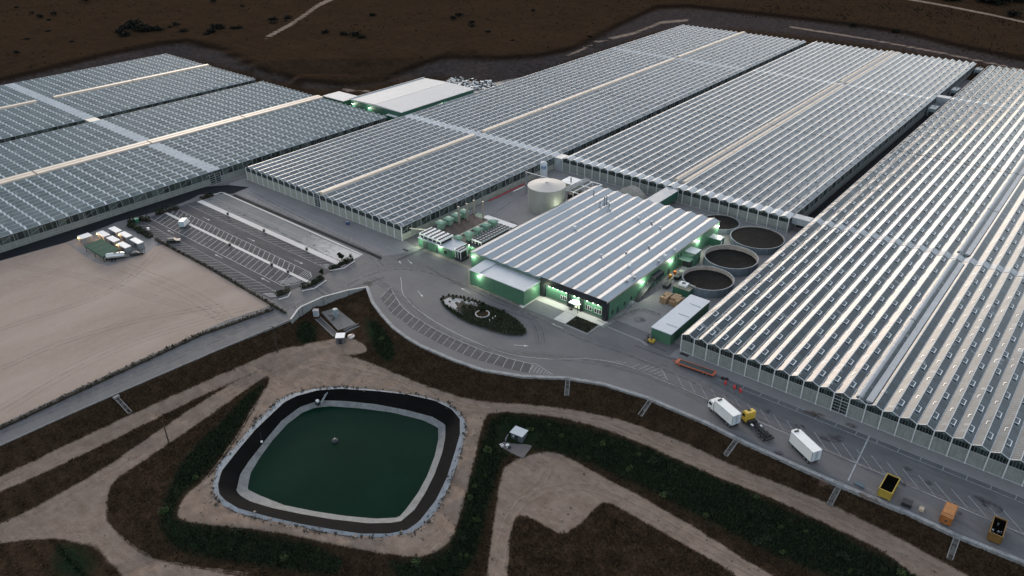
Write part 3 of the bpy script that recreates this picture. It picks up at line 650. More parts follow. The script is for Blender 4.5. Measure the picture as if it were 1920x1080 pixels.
m_post = M('white_post_paint', (0.58,0.60,0.60), 0.6, 0.12, 1.0)
m_duct = M('cream_duct', (0.64,0.535,0.435), 0.55, 0.08, 0.25, dirt=(0.53,0.44,0.36), spec=0.25)
m_ductg = M('grey_duct', (0.36,0.37,0.39), 0.4, 0.12, 0.3)
m_joint = M('dark_joint', (0.02,0.024,0.028), 0.7)
def stripmat(name, c0, c1):
    t = NT(name); v = t.coord(); x = t.sep(v)
    n = t.noise(v, 0.35, 4); c = t.mix(t.mapr(n, 0.3, 0.7), c0, c1)
    b = t.math('ABSOLUTE', t.math('SUBTRACT', t.math('FRACT', t.math('DIVIDE', x[0], 4.0)), 0.5))
    c = t.mix(t.mapr(b, 0.46, 0.49, 0, 0.55), c, (0.30,0.31,0.33)); t.color(c); t.set(Roughness=0.35); return t.mat
m_strip = stripmat('white_roof_sheet', (0.44,0.455,0.475), (0.58,0.595,0.61))
m_strip_dim = stripmat('frosted_glass', (0.26,0.29,0.32), (0.40,0.43,0.45))
def wallmat(name, lo, hi, pitch=0.5):
    t = NT(name); v = t.coord(); x = t.sep(v); u = t.math('ADD', x[0], x[1])
    n = t.noise(v, 0.7, 5, 0.65); st = t.noise(t.scalev(v, (1.0,1.0,0.15)), 1.5, 5, 0.7)
    c = t.mix(t.mapr(t.math('ADD', t.math('MULTIPLY', n, 0.5), t.math('MULTIPLY', st, 0.5)), 0.33, 0.66), lo, hi)
    b = t.math('ABSOLUTE', t.math('SUBTRACT', t.math('FRACT', t.math('DIVIDE', u, pitch)), 0.5))
    c = t.mix(t.mapr(b, 0.36, 0.46, 0, 0.35), c, mul(lo, 0.5))
    t.color(c); t.set(Roughness=0.5); t.bump(t.mapr(b, 0.2, 0.5), 0.4, 0.04); return t.mat
m_lower = wallmat('translucent_cladding', (0.17,0.185,0.18), (0.29,0.305,0.29))
m_lowerB = wallmat('cream_cladding', (0.26,0.27,0.235), (0.38,0.385,0.34))
def uppermat(name, d, bar, pitch):
    t = NT(name); v = t.coord(); x = t.sep(v); u = t.math('ADD', x[0], x[1])
    w = t.n('TexWhiteNoise'); w.noise_dimensions = '1D'; t.l(t.math('FLOOR', t.math('DIVIDE', u, pitch)), w.inputs['W'])
    c = t.mix(t.math('POWER', w.outputs['Value'], 2.0), d, mul(d, 4.0))
    b = t.math('ABSOLUTE', t.math('SUBTRACT', t.math('FRACT', t.math('DIVIDE', u, pitch)), 0.5))
    c = t.mix(t.mapr(b, 0.42, 0.46), c, bar); t.color(c); t.set(Roughness=0.2, IOR=1.45); return t.mat
m_upper = uppermat('dark_wall_glass', (0.008,0.012,0.012), (0.15,0.165,0.165), 0.66)
m_gable = uppermat('gable_glass', (0.045,0.058,0.058), (0.17,0.185,0.185), 1.33)
m_sideglass = uppermat('side_wall_glass', (0.024,0.031,0.029), (0.13,0.14,0.138), 2.5)
m_pane = NT('vent_pane'); m_pane.color((0.02,0.035,0.045)); m_pane.set(Roughness=0.12, IOR=1.6); m_pane = m_pane.mat
m_ventbar = M('vent_bar', (0.66,0.70,0.74), 0.3, 0.1, 1.0, metal=0.75)
m_panel = NT('grey_vent_pane'); m_panel.color((0.06,0.072,0.08)); m_panel.set(Roughness=0.15); m_panel = m_panel.mat
m_ventdim = M('dull_vent_bar', (0.40,0.43,0.46), 0.5, 0.1, 1.0)
m_mullion = M('door_bar', (0.33,0.35,0.36), 0.5, 0.1, 1.0)

EAVE, RISE = 5.6, 0.86

def vent_mb(side, dx, mb=None, ox=0, oy=0, oz=0):
    """a half-open roof vent: pane hinged at the ridge, bright U of bars round its free edge"""
    mb = mb or MB(); s = side; L = 1.25; a = math.atan2(RISE, dx)-(0.10 if side > 0 else 0.0)
    def p(u, y, w): return (ox+s*(0.16+u*math.cos(a)-w*-math.sin(a)*0), oy+y, oz+RISE+0.05-u*math.sin(a)+w)
    u0, u1 = 0.12, 1.12
    q = [p(u0,-L,0.02),p(u1,-L,0.02),p(u1,L,0.02),p(u0,L,0.02)]
    if s > 0: mb.face(q, 0)
    else: u0, u1 = 0.4, 0.95
    for (a0,a1,b0,b1) in (((u1-0.17,u1+0.03,-L,L),(u0,u1-0.17,-L,-L+0.2),(u0,u1-0.17,L-0.2,L)) if s > 0 else ((u1-0.1,u1,-L*.6,L*.6),(u0,u1-0.1,L*.6-0.15,L*.6))):
        q = [p(a0,b0,0.05),p(a1,b0,0.05),p(a1,b1,0.05),p(a0,b1,0.05)]; mb.face(q if s > 0 else q[::-1], 1)
        if s < 0: continue
        q = [p(a1,b0,0.05),p(a1,b0,-0.10),p(a1,b1,-0.10),p(a1,b1,0.05)]; mb.face(q if s > 0 else q[::-1], 1)
    return mb

def greenhouse(label, x0, x1, y0, y1, n, glass, group='glass growing blocks', front=True, side=True, back=False, lower=None, vents=None, ventsL=None, strips=(), joints=(), ducts=(), ridge=0.13, ridge_mat=None, frontdoor=None, posts=True, doorx=None, vbar=None):
    vpane = m_pane if vbar is None else m_panel; vbar = vbar or m_ventbar
    t = thing('greenhouse', label, 'greenhouse', ((x0), (y0), 0), 0, group)
    lower = lower or m_lower; p = (x1-x0)/n; dx = p/2
    ys = axis([(y0, y1, 5.0)])
    rf = MB(); rv = random.Random(int(x0))
    for i in range(n):
        a = x0+i*p; b = a+p; r = a+dx; o = len(rf.v)
        for y in ys:
            j = rv.uniform(-0.015,0.015)
            rf.v += [(a,y,EAVE),(r-0.06,y,EAVE+RISE+j),(r+0.06,y,EAVE+RISE+j),(b,y,EAVE)]
        for k in range(len(ys)-1):
            q = o+4*k
            for u in (0,1,2): rf.f.append((q+u,q+u+1,q+u+5,q+u+4)); rf.m.append(0)
    # end gables and inner closing
    for y, flip in ((y0+0.02, False), (y1-0.02, True)):
        for i in range(n):
            a = x0+i*p; f = [(a,y,EAVE-0.25),(a+p,y,EAVE-0.25),(a+p,y,EAVE-0.01),(a+dx,y,EAVE+RISE-0.03),(a,y,EAVE-0.01)]
            rf.face(f[::-1] if flip else f, 1)
    roof = rf.build('roof', [glass, m_gable], t)
    rb = MB()
    for i in range(n):
        r = x0+i*p+dx; rb.box(r-ridge, r+ridge, y0-0.05, y1+0.05, EAVE+RISE-0.02, EAVE+RISE+0.09)
    rb.build('ridge_bar_trim', ridge_mat or m_alu, t)
    gt = MB()
    for i in range(n+1):
        a = x0+i*p; gt.box(a-0.12, a+0.12, y0-0.1, y1+0.1, EAVE-0.10, EAVE+0.07)
    gt.build('gutter_trim', m_alu_dim, t)
    H1 = 4.0
    def door(mbx0, mbx1, y):
        d = MB(); d.box(mbx0, mbx1, y-0.08, y+0.02, 0.05, 5.2)
        dr = d.build('door', m_upper, t)
        fr = MB()
        for u in (mbx0, mbx1-0.16, (mbx0+mbx1)/2-0.06): fr.box(u, u+0.16, y-0.16, y-0.08, 0.05, 5.3)
        for k in range(6): fr.box(mbx0, mbx1, y-0.14, y-0.082, 0.3+k*0.95, 0.42+k*0.95)
        fr.build('frame', m_mullion, dr)
    if front:
        w = MB(); u = MB()
        seg = [(x0, x1)] if doorx is None else [(x0, doorx[0]), (doorx[1], x1)]
        for a, b in seg: w.box(a, b, y0-0.06, y0+0.10, 0.0, H1); u.box(a, b, y0-0.03, y0+0.08, H1+0.01, EAVE-0.12)
        w.build('lower_wall', lower, t); u.build('upper_glazing', m_upper, t)
        if doorx: door(doorx[0], doorx[1], y0)
        tr = MB(); tr.box(x0, x1, y0-0.14, y0-0.07, H1-0.06, H1+0.05); tr.box(x0, x1, y0-0.12, y0-0.04, 0.0, 0.22)
        for i in range(n):
            a = x0+i*p
            for s0, s1, z0, z1 in ((a, a+dx, EAVE, EAVE+RISE), (a+dx, a+p, EAVE+RISE, EAVE)):
                tr.face([(s0,y0-0.10,z0-0.04),(s1,y0-0.10,z1-0.04),(s1,y0-0.10,z1+0.08),(s0,y0-0.10,z0+0.08)])
                tr.face([(s0,y0-0.10,z0+0.08),(s1,y0-0.10,z1+0.08),(s1,y0+0.12,z1+0.08),(s0,y0+0.12,z0+0.08)])
        tr.build('wall_trim', m_alu, t)
        pm = None
        for i in range(n+1):
            if doorx and doorx[0]+0.2 < x0+i*p < doorx[1]-0.2: continue
            if pm is None:
                q = MB(); q.box(-0.13,0.13,-0.30,-0.07,0,EAVE+0.1); pm = q.build('post', m_post, t, world=False, loc=(i*p,0,0))
            else: copy_child(pm, t, (i*p,0,0))
    if side:
        w = MB(); u = MB(); w.box(x1-0.08, x1+0.06, y0+0.12, y1, 0.0, 2.6); u.box(x1-0.06, x1+0.03, y0+0.12, y1, 2.61, EAVE-0.12)
        w.build('side_wall', lower, t); u.build('side_glazing', m_sideglass, t)
        tr = MB(); tr.box(x1+0.07, x1+0.15, y0, y1, 2.5, 2.68); tr.box(x1+0.07, x1+0.13, y0, y1, 1.2, 1.28)
        ns = int((y1-y0)/5)
        for i in range(ns):
            a = y0+i*(y1-y0)/ns; b = a+(y1-y0)/ns
            tr.box(x1+0.04, x1+0.16, a-0.08, a+0.08, 0, EAVE-0.1)
            if i % 2 == 0: tr.tube((x1+0.1,a,3.0),(x1+0.1,b,5.2),0.06,4)
        tr.build('side_frame', m_alu_dim, t)
    # corridor strips across the roof: sheets following every gable
    for (sy0, sy1, mt) in strips:
        m = MB()
        for i in range(n):
            a = x0+i*p+0.14
            for (u0, z0), (u1, z1) in (((a, EAVE+0.12),(a+dx-0.3, EAVE+RISE+0.03)), ((a+dx+0.02, EAVE+RISE+0.03),(a+p-0.28, EAVE+0.12))):
                m.face([(u0,sy0,z0),(u1,sy0,z1),(u1,sy1,z1),(u0,sy1,z0)])
        m.build('corridor_roof_panel', mt, t)
    for jy in joints:
        m = MB()
        for i in range(n):
            a = x0+i*p
            for (u0, z0), (u1, z1) in (((a, EAVE),(a+dx, EAVE+RISE)), ((a+dx, EAVE+RISE),(a+p, EAVE))):
                m.face([(u0,jy-0.3,z0+0.06),(u1,jy-0.3,z1+0.06),(u1,jy+0.3,z1+0.06),(u0,jy+0.3,z0+0.06)])
        m.build('expansion_joint_trim', m_joint, t)
    for prof, segs, mt, nm in ducts:
        for a, b in segs:
            m = MB(); m.extrude(prof, 'y', a, b); m.build(nm, mt, t)
    # vents
    allv = []
    if vents:
        y, st = vents
        while y < y1-2:
            if not any(s0-2 < y < s1+2 for s0, s1, _ in strips):
                for i in range(n): allv.append((x0+i*p+dx, y, 1))
            y += st
    if ventsL:
        y, st = ventsL
        while y < y1-2:
            if not any(s0-2 < y < s1+2 for s0, s1, _ in strips):
                for i in range(n): allv.append((x0+i*p+dx, y, -1))
            y += st
    dspan = [(min(u for u, z in pr), max(u for u, z in pr)) for pr, sg, _, nm in ducts]
    allv = [q for q in allv if not any(a-1.6 < q[0] < b+1.6 for a, b in dspan)]
    def px_of(q):
        r = np.array([q[0], q[1], 6.3-CAMZ]); d = r@FW; X = 960+FOC*(r@RT)/d; Y = 540-FOC*(r@UP)/d
        return d if (0 < X < 1920 and 0 < Y < 1080) else 1e6+d
    allv = [q for q in allv if rv.random() > 0.07]
    allv.sort(key=px_of)
    proto = {}
    for (vx, vy, s) in allv[:100]:
        loc = (vx-x0, vy-y0, EAVE)
        if s in proto: o_ = copy_child(proto[s], t, loc); o_.rotation_euler.y = rv.uniform(-.09,.04) if s > 0 else 0.0
        else: proto[s] = vent_mb(s, dx).build('roof_vent', [vpane, vbar], t, world=False, loc=loc)
    rest = MB()
    for (vx, vy, s) in allv[100:]:
        if px_of((vx, vy)) < 1e6: vent_mb(s, dx, rest, vx, vy, EAVE)
    if rest.v:
        kind(rest.build('roof_vent', [vpane, vbar], t), 'stuff')
    return t

def segs(y0, y1, brk, gap=0.7):
    out = []; a = y0
    for b in brk: out.append((a, b-gap/2)); a = b+gap/2
    return out + [(a, y1)]
def box_prof(cx, w, z0, z1, r=0.3):
    return [(cx-w/2,z0),(cx+w/2,z0),(cx+w/2,z1-r),(cx+w/2-r,z1),(cx-w/2+r,z1),(cx-w/2,z1-r)]
def barrel(cx, r, z0, n=8):
    return [(cx-r,z0-0.3),(cx+r,z0-0.3)] + [(cx+r*math.cos(math.pi*i/n), z0+r*math.sin(math.pi*i/n)) for i in range(n+1)]

Zd = EAVE+0.15
gA1 = greenhouse('far left glasshouse block beyond the narrow dark gap, with a single cream duct', -535, -426.5, 57, 266, 27, m_glassA, side=True, front=False, lower=m_lower,
    strips=[(161.7,167.0,m_strip)], ducts=[(box_prof(-480,2.6,Zd,7.1), segs(57,159.5,[112]) + segs(169,266,[215]), m_duct, 'roof_duct')], ridge=0.07, ridge_mat=m_alu_dim)
gA2 = greenhouse('left glasshouse block beside the curved black road, with a wide cream duct', -418.5, -305, 57, 265, 29, m_glassA, side=True, front=False, lower=m_lower,
    strips=[(161.7,167.0,m_strip)], ducts=[(box_prof(-362.2,2.6,Zd,7.2), segs(57,265,[112,164,215]), m_duct, 'roof_duct'), (box_prof(-359.7,2.38,Zd,7.05,.2), segs(57,265,[112,164,215]), m_duct, 'roof_duct')], ridge=0.07, ridge_mat=m_alu_dim)
m = MB(); m.box(-425.9,-418.1,161.6,167.1,0,EAVE+0.3); m.build('link_corridor', m_lower, gA2)
d = MB(); d.box(-304.95,-304.8,161.6,167.2,0,4.6); dr = d.build('door', m_upper, gA2)
f = MB()
for y in (161.6,164.3,167.0): f.box(-304.8,-304.65,y,y+0.2,0,4.8)
for k in range(5): f.box(-304.8,-304.68,161.6,167.2,0.4+k*0.95,0.52+k*0.95)
f.build('frame', m_mullion, dr)
for g_ in (gA1, gA2): g_.rotation_euler.z = math.radians(-1.0); g_.location.x -= 1.6
gA1.location.y += 1.5
gB = greenhouse('middle glasshouse block behind the car park, with one cream duct along its centre', -297, -197.5, 173.6, 570, 25, m_glassC, lower=m_lowerB, vents=(179,10),
    strips=[(268,273.4,m_strip),(465.5,469.5,m_strip_dim)], joints=(370,), ducts=[(box_prof(-245.2,2.4,Zd,7.1), segs(174.5,267,[222.5]) + segs(274,464,[321,367,416]) + segs(470,570,[520]), m_duct, 'roof_duct')], ridge=0.2, vbar=m_ventdim, doorx=(-249.2,-245.3))
gC = greenhouse('glasshouse block behind the round basins, with two parallel cream ducts', -193, -88, 269, 572, 26, m_glassCC, vents=(281,10),
    strips=[(269.3,274.2,m_strip),(467,471,m_strip_dim)], joints=(371,), ducts=[(box_prof(-139.6,1.7,Zd,7.1), segs(276,466,[322,370,420]) + segs(472,571,[520]), m_duct, 'roof_duct'), (box_prof(-135.9,1.9,Zd,6.8), segs(276,466,[322,370,420]) + segs(472,571,[520]), m_duct, 'roof_duct')], ridge=0.24, ridge_mat=m_whitecap, vbar=m_ventdim)
gD = greenhouse('large right glasshouse block beside the truck yard, with bright cream roof slopes', -80.8, 22.0, 173.5, 570, 26, m_glassD, vents=(178.8,9.9), ventsL=(183.8,9.9),
    strips=[(271,275,m_strip_dim),(474,478,m_strip_dim)], joints=(371,), ducts=[(barrel(-31.7,0.75,Zd+0.35), segs(174.5,269,[221]) + segs(277,570,[322,370,420,475,520]), m_ductg, 'roof_duct'), (box_prof(-29.2,1.7,Zd,6.35,0.1), segs(174.5,269,[]) + segs(277,570,[322,370,420,475,520]), m_ductg, 'roof_duct')], doorx=(-37.3,-33.3), ridge=0.10)
m = MB(); m.box(-197.3,-193.1,268.2,273.8,0,EAVE+0.2); m.build('link_corridor', m_strip_dim, gC)
m = MB(); m.box(-87.7,-81.0,271.2,275.2,3.2,EAVE+0.15); m.build('link_corridor', m_strip_dim, gD); 
m = MB(); m.box(-87.7,-81.0,475,480,0,EAVE+0.4); m.build('link_corridor', m_strip_dim, gD)
# ------------------------------------------------------------------ packhouse
m_green = M('green_cladding', (0.060,0.150,0.095), 0.55, 0.14, 0.4, ribs=0.5)
m_greenD = M('dark_green_cladding', (0.022,0.095,0.060), 0.55, 0.14, 0.4, ribs=0.5)
m_greenP = M('pale_green_sheet', (0.20,0.33,0.25), 0.55, 0.12, 0.5)
m_black = M('charcoal_panel', (0.016,0.019,0.024), 0.45, 0.2, 0.5)
m_metal = M('grey_roof_sheet', (0.30,0.335,0.375), 0.42, 0.07, 0.18, dirt=(0.25,0.285,0.32), spec=0.6)
m_metal2 = M('pale_roof_sheet', (0.46,0.49,0.53), 0.45, 0.08, 0.2, dirt=(0.40,0.43,0.47))
m_roofw = M('white_roof_membrane', (0.46,0.465,0.475), 0.6, 0.06, 0.15, dirt=(0.40,0.41,0.425))
m_white = M('white_paint', (0.70,0.71,0.72), 0.5, 0.08, 0.6)
m_cream = M('cream_wall', (0.42,0.42,0.30), 0.6, 0.1, 0.6)
m_steel = M('galvanised_steel', (0.30,0.32,0.34), 0.45, 0.2, 0.8, metal=0.4)
m_dark = M('dark_machinery', (0.018,0.022,0.026), 0.6, 0.3, 1.0)
m_glassw = NT('window_glass'); m_glassw.color((0.02,0.026,0.03)); m_glassw.set(Roughness=0.08); m_glassw = m_glassw.mat
m_lamp = EM('lamp_glow', (1.0,0.97,0.88), 1.6)
m_lampw = EM('warm_lamp_glow', (1.0,0.62,0.25), 1.6)
LIGHTS = []
def light(x, y, z, e, col=(1.0,0.95,0.82), r=0.12, spot=None, target=None):
    ld = bpy.data.lights.new('lamp_light', 'SPOT' if spot else 'POINT'); ld.energy = e; ld.color = col; ld.shadow_soft_size = r
    o = bpy.data.objects.new('lamp_light', ld); COL.objects.link(o); o.location = (x,y,z)
    if spot:
        ld.spot_size = math.radians(spot); ld.spot_blend = 0.6
        o.rotation_euler = (Vector(target)-Vector((x,y,z))).to_track_quat('-Z','Y').to_euler()
    return o
def wall_lamp(root, x, y, z, nx, ny, e=14.0, mat=None, col=(1.0,0.95,0.82), size=0.2):
    m = MB(); m.cbox(x+nx*0.12, y+ny*0.12, z-size*0.6, z+size*0.6, size*1.3, size*1.3); l = m.build('wall_lamp', mat or m_lamp, root)
    h = MB(); h.cbox(x+nx*0.1, y+ny*0.1, z+size*0.6, z+size*0.6+0.07, size*2, size*2); h.build('hood', m_steel, l)
    light(x+nx*1.1, y+ny*1.1, z-0.3, e*0.9, (col[0]*.88, col[1], col[2]*.9))
    return l

X0, X1, Y0, Y1 = -162.6, -106.6, 173.5, 249.0
pk = thing('packing_hall', 'big green packing hall with a grey ridged metal roof and lit entrance', 'hall', (X0, Y0, 0))
NG = 12; PW = (X1-X0)/NG; PE, PR = 6.5, 0.72
rf = MB(); LW = PW*0.45
for i in range(NG):
    a = X0+i*PW; r = a+LW; b = a+PW
    y0, y1 = Y0-0.25, Y1+0.4
    rf.face([(a,y0,PE),(r,y0,PE+PR),(r,y1,PE+PR),(a,y1,PE)][::-1]); rf.face([(r,y0,PE+PR),(b,y0,PE),(b,y1,PE),(r,y1,PE+PR)][::-1])
    for y in (y0, y1): rf.face([(a,y,PE),(b,y,PE),(r,y,PE+PR)])
def roof_metal():
    t = NT('ridged_roof_sheet'); v = t.coord(); x = t.sep(v); g = t.n('NewGeometry'); nn = t.sep(g.outputs['Normal'])
    n = t.noise(v, 0.25, 5); fi = t.noise(t.scalev(v, (1,0.05,1)), 3.0, 3)
    c = t.mix(t.mapr(t.math('ADD', t.math('MULTIPLY', n, 0.6), t.math('MULTIPLY', fi, 0.4)), 0.3, 0.7), (0.232,0.280,0.330), (0.285,0.335,0.385))
    seam = t.math('ABSOLUTE', t.math('SUBTRACT', t.math('FRACT', t.math('DIVIDE', x[1], 1.0)), 0.5)); c = t.mix(t.mapr(seam, 0.46, 0.49, 0, 0.15), c, (0.18,0.2,0.23))
    t.color(c); t.set(Roughness=0.30, IOR=1.6); t.b.inputs['Specular IOR Level'].default_value = 0.6; return t.mat
rf.build('roof', roof_metal(), pk)
g = MB()
for i in range(NG+1): x = X0+i*PW; g.box(x-0.14, x+0.14, Y0-0.26, Y1+0.45, PE-0.06, PE+0.06)
g.build('gutter_trim', M('rusty_gutter', (0.20,0.15,0.13), 0.6, 0.3, 0.4), pk)
c = MB()
for i in range(NG): x = X0+i*PW+LW; c.box(x-0.2, x+0.2, Y0-0.25, Y1+0.42, PE+PR-0.03, PE+PR+0.06)
c.build('ridge_trim', M('ridge_cap', (0.55,0.53,0.52), 0.4, 0.08, 0.5), pk)
w = MB(); w.box(X0, X0+0.3, Y0, Y1, 0, PE-0.05); w.box(X1-0.3, X1, Y0+0.6, Y1, 0, PE-0.05); w.box(X0+0.3, X1-0.3, Y1-0.3, Y1, 0, PE-0.05); w.box(X0+0.3, -132.0, Y0, Y0+0.3, 0, PE-0.05)
w.box(-131.2, X1-0.6, Y0+0.9, Y0+1.2, 0, PE-0.05)
w.build('wall', m_green, pk)
fr = MB(); fr.box(-132.0,-130.6,Y0-0.35,Y0+1.2,0,6.3); fr.box(-132.0,-130.6,Y0-0.38,Y0-0.28,6.301,PE+0.75); fr.box(-130.6,-108.0,Y0-0.35,Y0+1.2,4.9,6.3); fr.box(-130.6,-108.0,Y0-0.38,Y0-0.28,6.301,PE+0.74); fr.box(-108.0,X1+0.1,Y0-0.35,Y0+1.2,0,6.3); fr.box(-108.0,X1+0.1,Y0-0.38,Y0-0.28,6.301,PE+0.72)
fr.box(-121.3,-120.7,Y0-0.3,Y0+0.9,0,4.9); fr.box(-116.4,-115.8,Y0-0.3,Y0+0.9,0,4.9)
fr.build('portal_frame', m_black, pk)
def window(root, x0, x1, y, z0, z1, n=2, mat=None):
    m = MB(); m.box(x0, x1, y-0.05, y, z0, z1); o = m.build('window', mat or m_glassw, root)
    f = MB(); f.box(x0-0.06,x1+0.06,y-0.09,y-0.051,z0-0.08,z0); f.box(x0-0.06,x1+0.06,y-0.09,y-0.051,z1,z1+0.08)
    for k in range(n+1): u = x0+(x1-x0)*k/n; f.box(u-0.04,u+0.04,y-0.085,y-0.052,z0,z1)
    f.build('frame', m_white, o); return o
window(pk, -124.6, -122.2, Y0+0.9, 1.1, 2.5, 3); window(pk, -115.0, -112.6, Y0+0.9, 1.1, 2.5, 3); window(pk, -111.6, -109.0, Y0+0.9, 1.1, 2.5, 3)
window(pk, -124.6+3.3, -120.8, Y0+0.9, 1.1, 2.2, 1) if False else None
dm = MB(); dm.box(-119.0,-116.9,Y0+0.82,Y0+0.9,0.05,2.4); d = dm.build('door', EM('lit_doorway', (0.80,0.95,0.60), 0.25), pk); f = MB()
for u in (-119.1,-118.05,-116.95): f.box(u,u+0.1,Y0+0.76,Y0+0.82,0.05,2.5)
f.build('frame', m_black, d)
cn = MB(); cn.box(-119.6,-115.9,Y0-1.9,Y0+0.85,2.75,2.95); cnp = cn.build('canopy', m_white, pk)
for u in (-119.4,-116.1):
    q = MB(); q.box(u-0.08,u+0.08,Y0-1.8,Y0-1.64,0.05,2.75); q.build('canopy_post', m_black, cnp)
for u in (-129.2,-127.5,-125.8,-124.0,-122.3,-119.2,-117.6,-114.3,-112.1,-110.1): wall_lamp(pk, u, Y0+0.9, 4.25, 0, -1, 62, col=(1.0,0.97,0.84), size=0.28)
bx = MB(); bx.cbox(-118.9,Y0-1.2,0.05,0.6,0.6,0.6); bx.build('planter', m_dark, pk)
# wall lamps on the long side and on the corners
for y in (194.5, 213.2, 232.6, 248.2): wall_lamp(pk, X1, y, 5.0, 1, 0, 260, size=0.3)
wall_lamp(pk, X0+1.0, Y0, 5.0, 0, -1, 150, size=0.25); wall_lamp(pk, X0, 228.0, 4.6, -1, 0, 150, size=0.25)
for y, z0, z1, wd in ((177,1,2.4,0.9),(180,0.05,2.2,1.0),(184,1.0,2.2,0.8),(188,1.0,2.2,0.8),(216,3.5,5.2,0.7),(218,3.5,5.2,0.7),(220,3.5,5.2,0.7),(212,0.05,2.4,1.2),(206,0.05,2.4,1.2)):
    m = MB(); m.box(X1, X1+0.06, y-wd/2, y+wd/2, z0, z1); m.build('window' if z0 > 0.5 else 'door', m_glassw if z0 > .5 else m_dark, pk)
# small roof fittings
random.seed(11)
for (px, py) in ((1197,410),(1222,418),(1238,428),(1127,480),(1217,464),(1174,475),(1180,500),(1247,481),(1235,491),(1265,470),(1190,522),(1176,528),(1078,427),(1140,380),(1126,387),(1144,393)):
    q = at(px, py, PE+0.6)
    m = MB(); m.cbox(q[0],q[1],PE+0.1,PE+1.0,0.5,0.5); m.cbox(q[0],q[1],PE+1.0,PE+1.25,0.9,0.9); m.build('roof_vent', random.choice([m_white, m_metal2, m_steel]), pk)
for (px, py, h) in ((1125,387,2.6),(1133,383,3.8),(1137,383,3.8),(1142,390,2.4),(1113,366,2.6)):
    q = at(px, py, PE+0.4); m = MB(); m.tube((q[0],q[1],PE),(q[0],q[1],PE+h),0.3,10); m.build('flue_pipe', m_steel, pk)
# the lower annex in front
ax = MB(); ax.box(-155.4,-132.2,164.9,Y0-0.02,0,5.35); an = ax.build('annex', m_green, pk)
ar = MB(); ar.face([(-155.6,164.7,5.40),(-150.9,164.7,5.40),(-150.9,Y0-0.05,5.9),(-155.6,Y0-0.05,5.9)]); ar.face([(-155.6,164.7,5.36),(-155.6,164.7,5.40),(-155.6,Y0-0.05,5.9),(-155.6,Y0-0.05,5.36)])
ar.box(-150.8,-132.0,164.7,Y0-1.6,5.38,5.62); ar.box(-150.8,-132.0,Y0-1.6,Y0-0.06,5.38,5.50); ar.box(-151.0,-150.8,164.6,Y0-0.3,5.4,5.95)
ar.build('roof', m_metal2, an)
rl = MB()
for i in range(8): x = -150+i*2.5; rl.tube((x,Y0-0.9,5.5),(x,Y0-0.9,6.5),0.05,5)
for z in (6.0, 6.5): rl.tube((-150.2,Y0-0.9,z),(-132.4,Y0-0.9,z),0.05,5)
rl.build('railing', m_steel, an)
wall_lamp(pk, -151.3, 164.9, 4.4, 0, -1, 170, size=0.25)
light(-131.0, 170.6, 3.6, 60, (0.9,1.0,0.7))

# ------------------------------------------------------------------ utility building with chillers, hoods and flues
ub = thing('utility_building', 'low green plant building with white fan banks, green hoods and four tall flues', 'plant building', (-189.6, 174.0, 0))
w = MB(); w.box(-189.6,-172.4,174.4,181.5,0,3.4); w.box(-189.6,-164.5,181.5,205.8,0,2.7); w.box(-172.4,-170.6,177.6,181.5,0,3.0); w.build('wall', m_green, ub)
r = MB(); r.box(-189.8,-177.9,174.2,181.5,3.4,3.55); r.box(-177.7,-172.2,174.2,181.6,3.4,3.62); r.build('roof', m_metal2, ub)
r = MB(); r.box(-188.6,-178.6,185.4,202.6,2.72,2.80); r.build('roof_deck', M('brown_roof_deck', (0.085,0.062,0.055), 0.85, 0.3, 0.5), ub)
r = MB(); r.box(-189.4,-188.6,182,205.6,2.71,2.95); r.box(-178.6,-164.6,182,202.2,2.71,2.76); r.build('roof', m_dark, ub)
r = MB(); r.box(-183.2,-168.0,202.9,205.9,2.75,3.05); r.build('roof', m_metal2, ub)
for a, b, z1 in ((-187.2,-184.9,2.7),(-180.5,-179.7,2.3)):
    m = MB(); m.box(a, b, 174.32, 174.42, 0.05, z1); m.build('door', M('dull_door', (0.035,0.05,0.05), 0.6), ub)
m = MB(); m.box(-176.6,-175.2,174.32,174.42,1.0,2.2); m.build('window', m_glassw, ub)
for q in ((-189.6,175.2,3.3,-1,0),(-178.6,174.4,3.0,0,-1),(-171.0,177.6,3.4,0,-1),(-170.6,181.0,3.6,1,0)): wall_lamp(ub, *q, e=120, size=0.2)
light(-188.6,172.2,2.2,110,(0.75,1.0,0.72))
def fan_bank(name, x0, x1, y0, y1, zb, zt, nxx, nyy, legs=True):
    m = MB(); m.box(x0,x1,y0,y1,zt-0.55,zt)
    b = m.build(name, m_white, ub)
    dx, dy = (x1-x0)/nxx, (y1-y0)/nyy; fp = None
    for i in range(nxx):
        for j in range(nyy):
            cx, cy = x0+(i+.5)*dx, y0+(j+.5)*dy; loc = (cx-x0, cy-y0, 0)
            if fp is None:
                f = MB(); R = min(dx,dy)*0.45; f.lathe(0,0,[(R*1.04,zt),(R*1.04,zt+0.12),(R,zt+0.12),(R,zt+0.05)],14,1); f.disc(0,0,zt+0.06,R,14,1)
                for k in range(4): a = k*math.pi/2+.4; f.line((0,0),(R*math.cos(a),R*math.sin(a)),0.12,zt+0.10,1)
                fp = f.build('fan', [m_white, m_dark], b, world=False, loc=(cx, cy, 0)); fp.location = (cx-ub.location.x, cy-ub.location.y, 0)
            else: copy_child(fp, b, (cx-ub.location.x, cy-ub.location.y, 0))
    lg = MB()
    for i in range(nxx+1):
        for y in (y0+0.1, y1-0.1): x = min(max(x0+i*dx, x0+.1), x1-.1); lg.box(x-0.07,x+0.07,y-0.07,y+0.07,zb,zt-0.55)
    lg.box(x0+0.4,x1-0.4,y0+0.5,y1-0.5,zb+0.02,zt-0.7,1); lg.build('stand', [m_white, m_dark], b)
fan_bank('fan_bank', -189.2,-178.2,174.6,181.2,3.55,5.3,5,6)
fan_bank('fan_bank', -171.9,-167.2,184.2,200.6,2.76,4.5,3,11)
